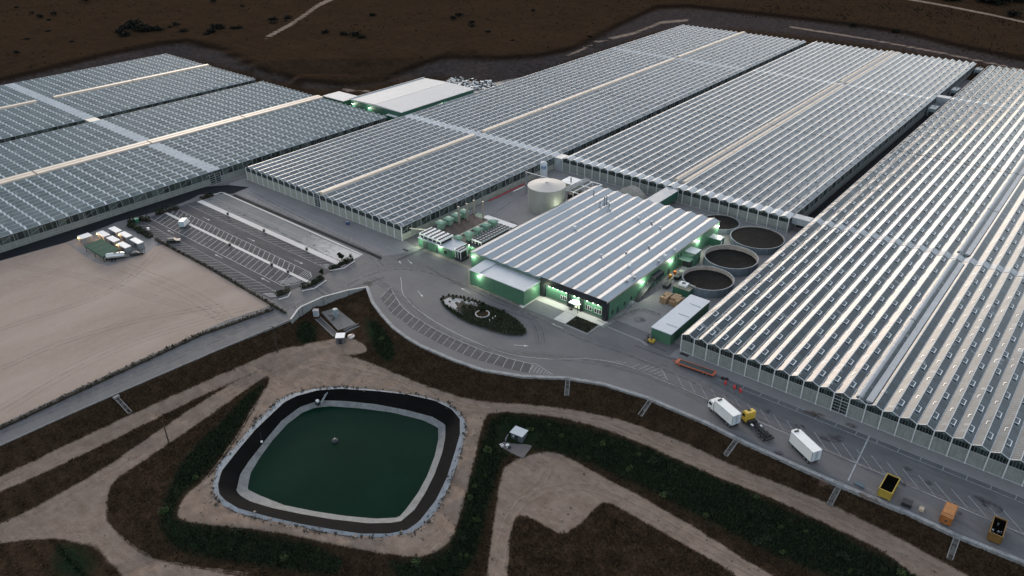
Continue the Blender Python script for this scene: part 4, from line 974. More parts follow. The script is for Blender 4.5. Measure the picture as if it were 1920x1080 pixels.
fan_bank('fan_bank', -171.4,-168.6,174.6,178.4,1.0,4.2,2,4)
m = MB(); m.box(-171.6,-168.4,174.6,178.6,0,1.0); m.build('plinth', m_dark, ub)
def hood(x, y, zb, wd, big=False):
    m = MB(); m.box(x-wd*.36,x+wd*.36,y-wd*.36,y+wd*.36,zb,zb+2.3)
    n = len(m.v); z = zb+2.3
    m.box(x-wd*.62,x+wd*.62,y-wd*.55,y+wd*.55,z,z+0.5); m.box(x-wd*.62,x+wd*.62,y-wd*.55,y+wd*.55,z+0.5,z+1.0,0,wd*.3)
    m.build('intake_hood', m_greenP, ub)
for y in (186.2,190.6,195.0,199.2): hood(-189.4, y, 2.7, 2.7)
for y in (185.7,190.6,195.2,199.3): hood(-174.6, y, 2.7, 2.5)
hood(-177.0,182.6,1.6,2.2)
for p in ((-186.3,193.0,10.2),(-186.1,197.4,10.0),(-186.8,202.2,9.6),(-182.4,202.4,10.2)):
    m = MB(); m.tube((p[0],p[1],2.7),(p[0],p[1],p[2]),0.38,12); m.lathe(p[0],p[1],[(0.38,p[2]-0.4),(0.46,p[2]-0.4),(0.46,p[2]),(0.3,p[2])],12); m.build('flue_pipe', M('stainless_flue', (0.42,0.37,0.33), 0.4, 0.15, 0.8, metal=0.5), ub)
m = MB(); m.tube((-179.4,186,3.0),(-179.4,202,3.0),0.32,8); m.tube((-196.5,176.8,4.2),(-189.4,180.5,4.2),0.25,8); m.build('pipe', M('cream_pipe', (0.5,0.47,0.38), 0.5), ub)

# ------------------------------------------------------------------ storage tank, silo and boiler yard
TC = (-173.6, 231.3); TR = 7.6
tk = thing('storage_tank', 'large pale round storage tank with a shallow cone roof behind the packing hall', 'tank', (TC[0],TC[1],0))
m = MB(); m.lathe(*TC, [(TR,0),(TR,9.6),(TR+0.1,9.6),(TR+0.1,9.85),(TR-0.05,9.9)], 56)
def tankmat():
    t = NT('tank_shell'); v = t.coord(); x = t.sep(v); st = t.noise(t.scalev(v, (1,1,0.12)), 0.8, 5, 0.6); n = t.noise(v, 0.3, 4)
    c = t.mix(t.mapr(t.math('ADD', t.math('MULTIPLY', st, .6), t.math('MULTIPLY', n, .4)), .3, .7), (0.285,0.275,0.245), (0.365,0.355,0.32))
    b = t.math('ABSOLUTE', t.math('SUBTRACT', t.math('FRACT', t.math('DIVIDE', x[2], 1.6)), 0.5)); c = t.mix(t.mapr(b, .47, .49, 0, .3), c, (0.2,0.19,0.17)); t.color(c); t.set(Roughness=0.5); return t.mat
m.build('shell', tankmat(), tk, smooth=False)
m = MB(); m.lathe(*TC, [(TR,9.88),(TR*0.5,10.55),(0.5,11.15),(0.5,11.4),(0.02,11.45)], 56); m.build('roof', M('tank_roof', (0.47,0.445,0.415), 0.55, 0.08, 0.4), tk)
m = MB()
for s in (-0.3, 0.3): m.tube((TC[0]+TR+0.35,TC[1]+s,0),(TC[0]+TR+0.35,TC[1]+s,10.4),0.05,5)
for k in range(30): m.tube((TC[0]+TR+0.35,TC[1]-0.3,0.3+k*.34),(TC[0]+TR+0.35,TC[1]+0.3,0.3+k*.34),0.03,4)
m.build('ladder', m_steel, tk)
m = MB(); m.box(-181.0,-180.7,219,226,9.0,9.3); m.box(-190,-176,238.6,239.0,9.0,9.35); m.box(-190.3,-189.9,238.4,239.2,0,9.3); m.build('pipe_bridge', m_steel, tk)
SC = (-190.6, 251.6)
si = thing('silo', 'slim white upright gas silo with a blue lettered band, behind the round tank', 'silo', (SC[0],SC[1],0))
m = MB(); m.lathe(*SC, [(1.45,1.0),(1.55,1.6),(1.55,9.1),(1.35,9.6),(0.8,9.95),(0.02,10.05)], 24); m.build('shell', m_metal2, si, smooth=True)
m = MB()
for k in range(4): a = k*math.pi/2+.6; m.box(SC[0]+1.2*math.cos(a)-.12,SC[0]+1.2*math.cos(a)+.12,SC[1]+1.2*math.sin(a)-.12,SC[1]+1.2*math.sin(a)+.12,0,1.3)
m.build('leg_frame', m_steel, si)
m = MB()
a0 = math.atan2(-SC[1], -SC[0]); N = 10
for i in range(N):
    a, b = a0-0.75+1.5*i/N, a0-0.75+1.5*(i+1)/N
    m.face([(SC[0]+1.57*math.cos(a),SC[1]+1.57*math.sin(a),7.0),(SC[0]+1.57*math.cos(b),SC[1]+1.57*math.sin(b),7.0),(SC[0]+1.57*math.cos(b),SC[1]+1.57*math.sin(b),8.3),(SC[0]+1.57*math.cos(a),SC[1]+1.57*math.sin(a),8.3)], 0)
for i in range(5):
    a = a0-0.5+0.2*i
    for da, z0, z1 in ((0.0,7.35,7.95),(0.1,7.35,7.7)):
        m.face([(SC[0]+1.585*math.cos(a+da),SC[1]+1.585*math.sin(a+da),z0),(SC[0]+1.585*math.cos(a+da+.045),SC[1]+1.585*math.sin(a+da+.045),z0),(SC[0]+1.585*math.cos(a+da+.045),SC[1]+1.585*math.sin(a+da+.045),z1),(SC[0]+1.585*math.cos(a+da),SC[1]+1.585*math.sin(a+da),z1)], 1)
m.build('logo_band', [M('logo_blue', (0.03,0.14,0.30), 0.5), m_white], si)
bh = thing('boiler_house', 'small flat white-roofed boiler house with pipework right behind the round tank', 'plant building', (-178.5,254,0))
m = MB(); m.box(-181,-174,250.6,257.6,0,3.4); m.build('wall', m_cream, bh)
m = MB(); m.box(-181.2,-173.8,250.4,257.8,3.4,3.65); m.build('roof', m_white, bh)
m = MB(); m.tube((-177,253,3.6),(-177,253,5.6),0.35,10); m.build('chimney', m_steel, bh)
pr = thing('pipe_rack', 'white steel pipe rack with green vessel between the round tank and the packing hall', 'pipework', (-168,246,0))
m = MB()
for x in (-173,-168,-163.4):
    for y in (242,250,256): m.box(x-.15,x+.15,y-.15,y+.15,0,4.6)
for y in (242,250,256): m.box(-173.2,-163.2,y-.15,y+.15,4.6,4.9)
for x in (-173,-168,-163.4): m.box(x-.15,x+.15,242.2,255.8,4.61,4.88)
m.build('frame', m_white, pr)
m = MB()
for i in range(4): m.tube((-172.4+i*.8,240.2,5.1),(-172.4+i*.8,257,5.1),0.2,8)
m.tube((-173,247,4.2),(-163,247,4.2),.3,8); m.build('pipe', m_steel, pr)
m = MB(); m.tube((-166,244,1.6),(-166,251,1.6),1.3,14); m.build('vessel', m_greenP, pr)
m = MB(); m.box(-171.5,-169.0,243,249,0,2.8); m.build('cabinet', m_dark, pr)
hp = thing('gravel_heap', 'pale heap of material behind the packing hall roof edge', 'heap', (-152,263,0))
m = MB(); m.lathe(-152,262.5,[(6.2,0),(4.8,2.2),(2.6,4.0),(0.8,4.9),(0.02,5.0)],20)
for i, v in enumerate(m.v): k = 1+random.uniform(-.07,.07); m.v[i] = (-152+(v[0]+152)*k*1.15, 262.5+(v[1]-262.5)*k*.7, v[2]*k)
m.build('heap', M('heap_stone', (0.36,0.33,0.30), 0.9, 0.2, 1.2, bump=0.5), hp)
lc = thing('link_corridor', 'green covered corridor joining the packing hall to the glasshouse behind', 'corridor', (-137,258,0))
m = MB(); m.box(-139.6,-134.2,249.1,268.8,2.2,5.6); m.build('wall', m_greenD, lc)
m = MB(); m.box(-139.8,-134.0,249.45,268.8,5.6,5.75); m.build('roof', m_metal, lc)
m = MB()
for y in (254,261,267): m.box(-139.2,-138.8,y,y+.4,0,2.2); m.box(-135,-134.6,y,y+.4,0,2.2)
m.build('stilt_frame', m_steel, lc)
m = MB(); m.tube((-133.0,266,0),(-133.0,266,6.8),.14,6); m.tube((-140.0,266,6.8),(-133.0,266,6.8),.14,6); m.build('portal', m_steel, lc)

# ------------------------------------------------------------------ round water basins
m_basin = M('basin_steel', (0.15,0.185,0.215), 0.5, 0.25, 0.5, dirt=(0.09,0.10,0.11))
m_cover = M('basin_cover', (0.013,0.012,0.0115), 0.85, 0.35, 0.25, dirt=(0.022,0.020,0.019), spec=0.08)
m_rust = M('basin_lining', (0.33,0.28,0.25), 0.7, 0.3, 0.5, dirt=(0.25,0.27,0.285))
def basin(lab, cx, cy, R, h, dep):
    t = thing('water_basin', lab, 'water basin', (cx,cy,0), 0, 'round water basins')
    m = MB(); m.lathe(cx,cy,[(R,0),(R,h),(R+.14,h),(R+.14,h+.14),(R-.22,h+.14)],64); m.build('tank_wall', m_basin, t)
    m = MB(); m.lathe(cx,cy,[(R-.22,h+.13),(R-.26,h-dep-.15)],64); m.build('lining', m_rust, t)
    m = MB(); k = 64
    ring = [(cx,cy,h-dep)]
    for q in range(1,9):
        for i in range(k): a = 2*math.pi*i/k; rr = (R-.12)*q/8; ring.append((cx+rr*math.cos(a),cy+rr*math.sin(a),h-dep+random.uniform(-.03,.05)))
    m.v = ring
    for i in range(k): m.f.append((0,1+i,1+(i+1)%k)); m.m.append(0)
    for q in range(7):
        for i in range(k): a = 1+q*k; m.f.append((a+i,a+k+i,a+k+(i+1)%k,a+(i+1)%k)); m.m.append(0)
    m.build('cover', m_cover, t, smooth=True)
    s = MB()
    for i in range(24): a = 2*math.pi*i/24; s.tube((cx+(R+.05)*math.cos(a),cy+(R+.05)*math.sin(a),0),(cx+(R+.05)*math.cos(a),cy+(R+.05)*math.sin(a),h),.06,4)
    s.build('rib', m_steel, t); return t
basin('round water basin nearest the long white-roofed shed, reddish inside its rim', -92.6, 213.2, 8.4, 2.9, 1.25)
basin('middle round basin with a deep sunken dark cover and broad grey rim', -93.4, 232.0, 9.2, 3.0, 1.6)
basin('round basin under the glasshouse wall, filled almost to its rim', -93.2, 253.4, 9.6, 2.4, 0.25)
basin('smaller black covered basin partly hidden behind the packing hall corner', -110.0, 258.2, 7.0, 2.0, 0.1)
# ------------------------------------------------------------------ long shed and the things in the service yard
sh = thing('storage_shed', 'long green storage shed with a flat white roof beside the right glasshouse', 'shed', (-87.9,174,0))
m = MB(); m.box(-91.0,-84.6,174.0,198.2,0,3.7); m.build('wall', m_green, sh)
m = MB(); m.box(-91.2,-84.4,173.8,198.4,3.7,3.95); rfx = m.build('roof', M('shed_roof',(0.45,0.49,0.54),.45,.06,.3), sh)
for y in (178.2,185.6,193.0):
    m = MB(); m.box(-88.6,-85.0,y,y+.15,3.95,4.05); m.build('roof_slot', m_steel, rfx)
m = MB(); m.box(-84.6,-84.52,176.5,179.5,0.05,3.0); m.build('door', m_greenD, sh)
ph = thing('pump_house', 'green pump housing with a white fan unit beside the nearest round basin', 'pump house', (-96.5,203.8,0))
m = MB(); m.box(-99.4,-93.6,202.0,206.4,0,2.4); m.build('wall', m_greenD, ph)
m = MB(); m.box(-99.5,-93.5,201.9,206.5,2.4,2.55); m.build('roof', M('tan_roof', (0.22,0.21,0.16), 0.7), ph)
m = MB(); m.box(-98.3,-95.5,203.4,205.6,2.55,3.3); m.disc(-96.9,204.5,3.31,0.75,16,1); m.build('fan_unit', [m_white, m_dark], ph)
d1 = thing('dock_house', 'green loading annex with white roof half way along the packing hall', 'annex', (-105,225,0))
m = MB(); m.box(-106.6,-102.6,221.0,227.2,0,4.6); m.build('wall', m_green, d1)
m = MB(); m.box(-106.6,-102.5,223.0,227.3,4.6,4.8); m.build('roof', m_white, d1)
m = MB(); m.box(-106.5,-102.3,218.4,221.0,3.5,3.7); m.build('canopy', m_greenP, d1)
m = MB(); m.box(-106.2,-102.5,220.9,221.0,0.05,3.0); m.build('door', m_dark, d1)
d2 = thing('dock_house', 'small green white-topped kiosk near the far corner of the packing hall', 'annex', (-104.4,243,0))
m = MB(); m.box(-106.6,-102.2,241.6,245,0,2.9); m.build('wall', m_greenD, d2)
m = MB(); m.box(-106.6,-102.1,241.5,245.1,2.9,3.05); m.build('roof', m_metal2, d2)
m = MB(); m.box(-102.2,-102.1,242.2,243.2,0.05,2.2); m.build('door', m_white, d2)
cv = thing('conveyor', 'dark inclined waste conveyor with hopper leaning against the packing hall side', 'conveyor', (-105.5,196,0))
m = MB()
for s in (-.7,.7):
    m.face([(-105.6+s-.08,189.5,0.3),(-105.6+s+.08,189.5,0.3),(-105.6+s+.08,200,4.2),(-105.6+s-.08,200,4.2)]); m.tube((-105.6+s,189.5,.3),(-105.6+s,200,4.2),.18,6)
m.face([(-106.2,189.5,.35),(-105.0,189.5,.35),(-105.0,200,4.3),(-106.2,200,4.3)]); m.build('belt', m_dark, cv)
m = MB(); m.box(-106.5,-104.6,199.5,205,3.4,5.0); m.build('hopper', m_black, cv)
m = MB()
for y in (193,197,200,204.5): m.box(-106.3,-106.1,y,y+.2,0,3.4); m.box(-105,-104.8,y,y+.2,0,3.4 if y > 199 else 1.2)
m.build('leg_frame', m_steel, cv)
st = thing('staircase', 'dark steel entrance steps by the packing hall corner', 'steps', (-105.6,187,0))
m = MB()
for k in range(5): m.box(-106.5,-105.2,184.4+k*.35,184.75+k*.35,0.17*k,0.17*(k+1))
m.box(-106.5,-105.2,186.15,188,0,.9); m.build('steps', m_steel, st)
m = MB(); 
for y, z in ((184.4,0),(186.2,.9),(188,.9)): m.tube((-105.2,y,z),(-105.2,y,z+1.1),.05,5)
m.tube((-105.2,184.4,1.1),(-105.2,186.2,2.0),.05,5); m.tube((-105.2,186.2,2.0),(-105.2,188,2.0),.05,5); m.build('railing', m_steel, st)
def bin_(x, y, lx, ly, h, rot, lab, mat, nm='skip'):
    t = thing(nm, lab, 'waste bin', (x,y,0), rot)
    m = MB(); m.box(-lx/2,lx/2,-ly/2,ly/2,.15,h,0,-.12); m.build('body', mat, t, world=False)
    m = MB(); m.box(-lx/2-.05,lx/2+.05,-ly/2-.05,ly/2+.05,h,h+.12); m.build('lid', mat, t, world=False)
    w = MB()
    for a in (-1,1):
        for b in (-1,1): w.tube((a*lx*.35-.05,b*ly*.35,.09),(a*lx*.35+.05,b*ly*.35,.09),.09,8)
    w.build('wheel', m_dark, t, world=False); return t
bin_(-102.6,204.0,1.6,3.2,1.3,0.1,'dark flat waste bin standing alone below the packing hall side lamps',m_dark)
bin_(-102.6,211.5,1.5,2.8,1.2,0,'black low bin at the near end of the lit row of bins',m_dark)
bin_(-103.2,215.2,1.5,1.4,1.2,0,'small pale bin in the lit row under the wall lamp',M('pale_bin',(0.35,0.36,0.32),.6))
bin_(-103.4,217.0,1.5,1.2,1.4,0,'stack-shaped grey bin next to the green canopy',m_steel)
bin_(-104.9,213.4,0.8,0.8,1.2,0,'orange bin against the lit green wall',M('orange_bin',(0.45,0.14,0.03),.6)); bin_(-104.9,210.2,0.8,0.9,1.2,0,'yellow-orange bin nearest the conveyor',M('amber_bin',(0.55,0.24,0.04),.6))
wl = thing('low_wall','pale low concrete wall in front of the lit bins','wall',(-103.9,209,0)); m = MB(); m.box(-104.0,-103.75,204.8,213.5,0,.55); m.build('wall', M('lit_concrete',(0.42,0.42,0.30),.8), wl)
# wooden crates
def crates(lab, x, y, nx_, ny_, nz_, s=1.15):
    t = thing('crate_stack', lab, 'crates', (x,y,0), 0, 'stacked brown crates')
    k = 0; cm = MB(); cm.box(-s/2+.03,s/2-.03,-s/2+.03,s/2-.03,.06,.68)
    for a in (-.3,.0,.3): cm.box(-s/2,s/2,a-.08,a+.08,0,.06)
    pro = None
    for i in range(nx_):
        for j in range(ny_):
            hh = nz_ - (1 if random.random() < .12 else 0)
            for q in range(hh):
                loc = (i*s+random.uniform(-.03,.03), j*s+random.uniform(-.03,.03), q*.72)
                if pro is None: pro = cm.build('crate', M('crate_wood',(0.36,0.235,0.135),.8,.3,1.5,dirt=(.24,.145,.08)), t, world=False, loc=loc)
                else: copy_child(pro, t, loc)
    return t
crates('brown crate stack standing apart, nearest the packing hall', -99.0, 194.2, 2, 4, 3)
crates('brown crate stack against the long shed, touching the pump housing side', -96.2, 195.0, 3, 4, 3)

# ------------------------------------------------------------------ far warehouse, shed and scrap
wh = thing('warehouse', 'green warehouse with a wide white roof beyond the glasshouses', 'warehouse', (-318,296,0))
m = MB(); m.box(-337.6,-297.6,268.6,325.4,0,7.6); m.build('wall', m_greenD, wh)
m = MB(); m.box(-338,-297.3,268.2,325.8,7.6,7.85); m.face([(-337.9,268.3,7.86),(-317.6,268.3,8.5),(-317.6,325.7,8.5),(-337.9,325.7,7.86)][::-1]); m.face([(-317.6,268.3,8.5),(-297.4,268.3,7.86),(-297.4,325.7,7.86),(-317.6,325.7,8.5)][::-1])
m.face([(-337.9,268.3,7.86),(-297.4,268.3,7.86),(-317.6,268.3,8.5)]); m.face([(-337.9,325.7,7.86),(-297.4,325.7,7.86),(-317.6,325.7,8.5)][::-1]); wr = m.build('roof', m_roofw, wh)
m = MB(); m.box(-317.75,-317.45,268.3,325.7,8.5,8.56); m.build('ridge_trim', m_steel, wr)
m = MB(); m.box(-338.4,-338.0,268.0,326,7.5,8.3); m.build('parapet', m_metal, wr)
for x in (-336.5,-323.0): wall_lamp(wh, x, 268.6, 5.6, 0, -1, 170, size=0.45)
wall_lamp(wh, -297.6, 300.5, 5.2, 1, 0, 170, size=0.4)
for y in (283,315):
    m = MB(); m.box(-297.6,-297.5,y,y+4.5,0.05,4.5); m.build('door', m_green, wh)
sm = thing('shed', 'small white-roofed shed at the near left corner of the far warehouse', 'shed', (-352,273,0))
m = MB(); m.box(-362,-344.5,268.2,279.8,0,5.4); m.build('wall', m_greenD, sm)
m = MB(); m.box(-362.3,-344.2,268.0,280,5.4,5.7); m.build('roof', m_roofw, sm)
m = MB(); m.box(-361,-357,268.1,268.2,0.05,4); m.build('door', m_steel, sm)
k9 = thing('annex_hut', 'small white-topped hut where the pale corridor roof meets the far warehouse', 'hut', (-301,270,0))
m = MB(); m.box(-307.5,-300.2,266.6,270.4,0,5.0); m.build('wall', m_greenD, k9); m = MB(); m.box(-307.7,-300.0,266.4,268.4,5.0,5.25); m.build('roof', m_white, k9)
rng = random.Random(5); sc = MB()
for i in range(420):
    x = rng.uniform(-342,-309); y = rng.uniform(338,366); 
    if (x+325)**2/17**2+(y-353)**2/12**2 > 1: continue
    sc.cbox(x,y,0,rng.uniform(.3,1.7),rng.uniform(.4,2.2),rng.uniform(.3,1.6),rng.uniform(0,3.1),rng.choice([0,0,0,1,2,3]))
scr = sc.build('rubble', [m_white, m_steel, m_dark, M('blue_scrap',(0.08,0.16,0.2),.6)]); kind(scr,'stuff'); tag(scr,'heap of pale and dark scrap pieces behind the far warehouse','scrap')
kind(MB().sheet([(-345,334),(-344,368),(-308,370),(-303,338),(-312,330)],0.02).build('pavement', M('black_liner',(0.03,0.035,0.045),.5)),'structure')
# service boxes in the lane between the two right blocks
for (x0,x1,y0,y1,h,lab) in ((-86.6,-82.8,562,569,4.2,'grey service box at the far end of the lane between glasshouses'),(-86.6,-83.0,503,511,4.0,'grey service box midway in the far lane between glasshouses, beyond the link'),(-86.8,-83.0,456,464,4.2,'grey service box just before the link in the lane between glasshouses')):
    t = thing('service_box', lab, 'plant box', ((x0+x1)/2,(y0+y1)/2,0), 0, 'service boxes between glasshouses')
    m = MB(); m.box(x0,x1,y0,y1,0,h); m.build('housing', M('grey_box',(0.20,0.25,0.27),.5), t)
    m = MB(); m.box(x0+.6,x1-.6,y0-.1,y0-.01,.3,h*.6); m.build('grille', m_dark, t)
    m = MB(); m.tube(((x0+x1)/2,y1-1.5,h),((x0+x1)/2,y1-1.5,h+1.0),.3,8); m.build('flue_pipe', m_steel, t)

t = thing('red_pipe', 'red pipe lying on the ground along the middle glasshouse side wall', 'pipe', (-196.2,232,0)); m = MB(); m.tube((-196.3,222,.25),(-196.3,246,.25),.24,8); m.build('tube', M('red_pipe_paint',(0.45,0.03,0.04),.5), t)
m = MB()
for y in (223,230,238,245): m.box(-196.7,-195.9,y,y+.3,0,.1)
m.build('support', m_steel, t)
# ------------------------------------------------------------------ vehicles
m_tyre = M('tyre_rubber', (0.014,0.014,0.015), 0.85, 0.2, 3)
m_rim = M('wheel_rim', (0.30,0.30,0.31), 0.4, 0.1, 3, metal=0.6)
m_truckw = M('white_lorry_paint', (0.80,0.79,0.77), 0.4, 0.04, 0.5, dirt=(0.70,0.69,0.67))
m_yel = M('yellow_paint', (0.56,0.38,0.05), 0.5, 0.15, 0.7, dirt=(0.36,0.24,0.05))
m_yels = M('weathered_yellow_paint', (0.36,0.25,0.035), 0.6, 0.2, 0.9, dirt=(0.20,0.14,0.04))
m_ora = M('orange_paint', (0.32,0.115,0.028), 0.6, 0.22, 0.8, dirt=(0.18,0.07,0.025))
m_amb = M('amber_paint', (0.17,0.09,0.020), 0.65, 0.25, 0.9, dirt=(0.09,0.05,0.018))
m_redo = M('red_orange_paint', (0.46,0.105,0.045), 0.55, 0.2, 0.8, dirt=(0.25,0.07,0.04))
m_chassis = M('chassis_black', (0.015,0.016,0.018), 0.6, 0.2, 1.5)
m_blackcar = M('black_car_paint', (0.012,0.012,0.014), 0.22, 0.1, 1.0)
m_lightred = M('tail_lamp', (0.35,0.02,0.02), 0.4)
def wheel(t, x, y, r=0.5, w=0.3):
    m = MB(); m.tube((x,y-w/2,r),(x,y+w/2,r),r,16); o = m.build('wheel', m_tyre, t, world=False)
    k = MB(); s = 1 if y > 0 else -1; k.tube((x,y+s*(w/2-.02),r),(x,y+s*(w/2+.015),r),r*.55,12); k.build('rim', m_rim, o, world=False)
def box_body(t, x0, x1, z0=1.05, z1=3.75, w=2.5):
    m = MB(); m.box(x0,x1,-w/2,w/2,z0,z1); b = m.build('cargo_box', m_truckw, t, world=False)
    m = MB()
    for s in (-1,1):
        m.box(x0,x1,s*w/2-.03,s*w/2+.03,z1-.03,z1+.04); m.box(x0,x1,s*w/2-.03,s*w/2+.03,z0-.05,z0+.08)
        for e in (x0,x1): m.box(e-.04,e+.04,s*w/2-.04,s*w/2+.04,z0,z1+.02)
    m.build('trim', m_steel, b, world=False)
    for s in (-1,1):
        m = MB(); m.box(x0-.06,x0-.01,min(s*.06,s*(w/2-.1)),max(s*.06,s*(w/2-.1)),z0+.08,z1-.1); d = m.build('rear_door', M('rear_door_paint',(0.50,0.55,0.60),.45), b, world=False)
        q = MB(); q.tube((x0-.09,s*.3,z0+.1),(x0-.09,s*.3,z1-.12),.03,5); q.build('handle', m_steel, d, world=False)
    m = MB(); m.box(x0-.03,x0,-w/2,w/2,z0-.02,z0+.08); m.box(x0-.03,x0,-.06,.06,z0,z1); m.build('door_frame', m_chassis, b, world=False)
    m = MB(); m.box(x1,x1+.45,-.75,.75,z1-.95,z1-.05); m.box(x1-.55,x1-.1,-.55,.55,z1+.01,z1+.16,1); m.build('cooling_unit', [m_truckw, m_chassis], b, world=False)
    return b
# white refrigerated lorry
t = thing('lorry', 'white box lorry with its cab on, nearest the planted island', 'lorry', (-57.7,153.45,0), math.radians(155.6))
box_body(t, -4.3, 2.1)
m = MB(); m.extrude([(2.35,.75),(4.15,.75),(4.25,1.55),(3.95,2.65),(3.5,2.95),(2.35,2.95)], 'y', -1.2, 1.2)
m.v = [(x, y, z) for x, y, z in m.v]
cb = m.build('cab', m_truckw, t, world=False)
m = MB(); m.face([(4.27,-1.05,1.62),(4.27,1.05,1.62),(4.0,1.05,2.6),(4.0,-1.05,2.6)]); m.build('windscreen', m_glassw, cb, world=False)
for s in (-1,1):
    m = MB(); f = [(2.9,s*1.22,1.7),(3.95,s*1.22,1.7),(3.75,s*1.22,2.45),(2.9,s*1.22,2.45)]; m.face(f if s < 0 else f[::-1]); m.build('side_window', m_glassw, cb, world=False)
    m = MB(); m.box(4.0,4.2,s*1.42-.06,s*1.42+.06,1.7,2.3); m.build('mirror', m_chassis, cb, world=False)
    m = MB(); m.box(4.16,4.24,s*.9-.2,s*.9+.2,.9,1.15); m.build('headlight', m_white, cb, world=False)
m = MB(); m.box(-4.2,4.0,-.5,.5,.55,.95); m.box(-2.2,1.2,-1.2,-1.1,.5,.95); m.box(-2.2,1.2,1.1,1.2,.5,.95); m.build('chassis', m_chassis, t, world=False)
for x in (3.2,-2.6,-3.5):
    for s in (-1,1): wheel(t, x, s*1.05)
# white box standing alone
t = thing('box_trailer', 'white box trailer parked without a cab, between the yellow tractor and the yellow skip', 'trailer', (-36.45,152.85,0), math.radians(150))
box_body(t, -3.6, 3.6)
m = MB(); m.box(-3.4,3.6,-.5,.5,.6,1.0); m.box(-2.4,1.4,-1.2,-1.1,.5,1.0); m.box(-2.4,1.4,1.1,1.2,.5,1.0); m.build('chassis', m_chassis, t, world=False)
for x in (-1.6,-2.7):
    for s in (-1,1): wheel(t, x, s*1.05)
m = MB()
for s in (-.8,.8): m.box(2.6,2.8,s-.1,s+.1,0,1.0)
m.box(3.4,3.9,-1.1,1.1,.5,.8); m.build('landing_leg', m_chassis, t, world=False)
# yellow hook-lift tractor
t = thing('hooklift_truck', 'yellow cabbed truck with a bare black chassis and no load', 'truck', (-49.0,154.1,0), math.radians(153))
m = MB(); m.extrude([(2.2,.85),(4.1,.85),(4.15,1.75),(3.85,3.0),(3.4,3.35),(2.2,3.4)], 'y', -1.22, 1.22); cb = m.build('cab', m_yel, t, world=False)
m = MB(); m.face([(4.17,-1.05,1.85),(4.17,1.05,1.85),(3.9,1.05,2.9),(3.9,-1.05,2.9)]); m.build('windscreen', m_glassw, cb, world=False)
for s in (-1,1):
    m = MB(); f = [(2.9,s*1.24,1.9),(3.85,s*1.24,1.9),(3.7,s*1.24,2.7),(2.9,s*1.24,2.7)]; m.face(f if s < 0 else f[::-1]); m.build('side_window', m_glassw, cb, world=False)
    m = MB(); m.box(3.95,4.1,s*1.45-.06,s*1.45+.06,1.9,2.6); m.build('mirror', m_chassis, cb, world=False)
m = MB(); m.box(2.9,3.5,-.45,.45,3.38,3.44); m.build('roof_hatch', m_chassis, cb, world=False)
m = MB(); m.box(2.3,4.12,-1.23,1.23,.45,.84); m.build('bumper', m_chassis, cb, world=False)
m = MB()
for s in (-.45,.45): m.box(-4.6,2.2,s-.1,s+.1,.8,1.15)
m.box(-4.7,-4.3,-1.1,1.1,.7,1.1); m.box(1.2,2.1,-1.15,1.15,.6,1.5); m.box(-1.2,-.9,-1.1,1.1,.8,1.1); m.box(.2,.9,-1.2,-.6,.5,1.1); m.build('chassis', m_chassis, t, world=False)
m = MB(); m.box(-4.2,1.0,-.3,-.15,1.16,1.4); m.box(-4.2,1.0,.15,.3,1.16,1.4); m.box(.6,.95,-.2,.2,1.4,2.3); m.tube((-3.5,.55,1.3),(-1,.3,1.3),.12,8); m.tube((-3.5,-.55,1.3),(-1,-.3,1.3),.12,8); m.build('hook_arm', m_dark, t, world=False)
m = MB(); m.cbox(.6,.85,1.15,1.35,.7,.4); m.build('toolbox', m_white, t, world=False); m = MB(); m.cbox(-.4,-.85,1.15,1.3,.5,.4); m.build('fuel_cap', m_white, t, world=False)
for x in (3.3,-2.3,-3.6):
    for s in (-1,1): wheel(t, x, s*1.05)
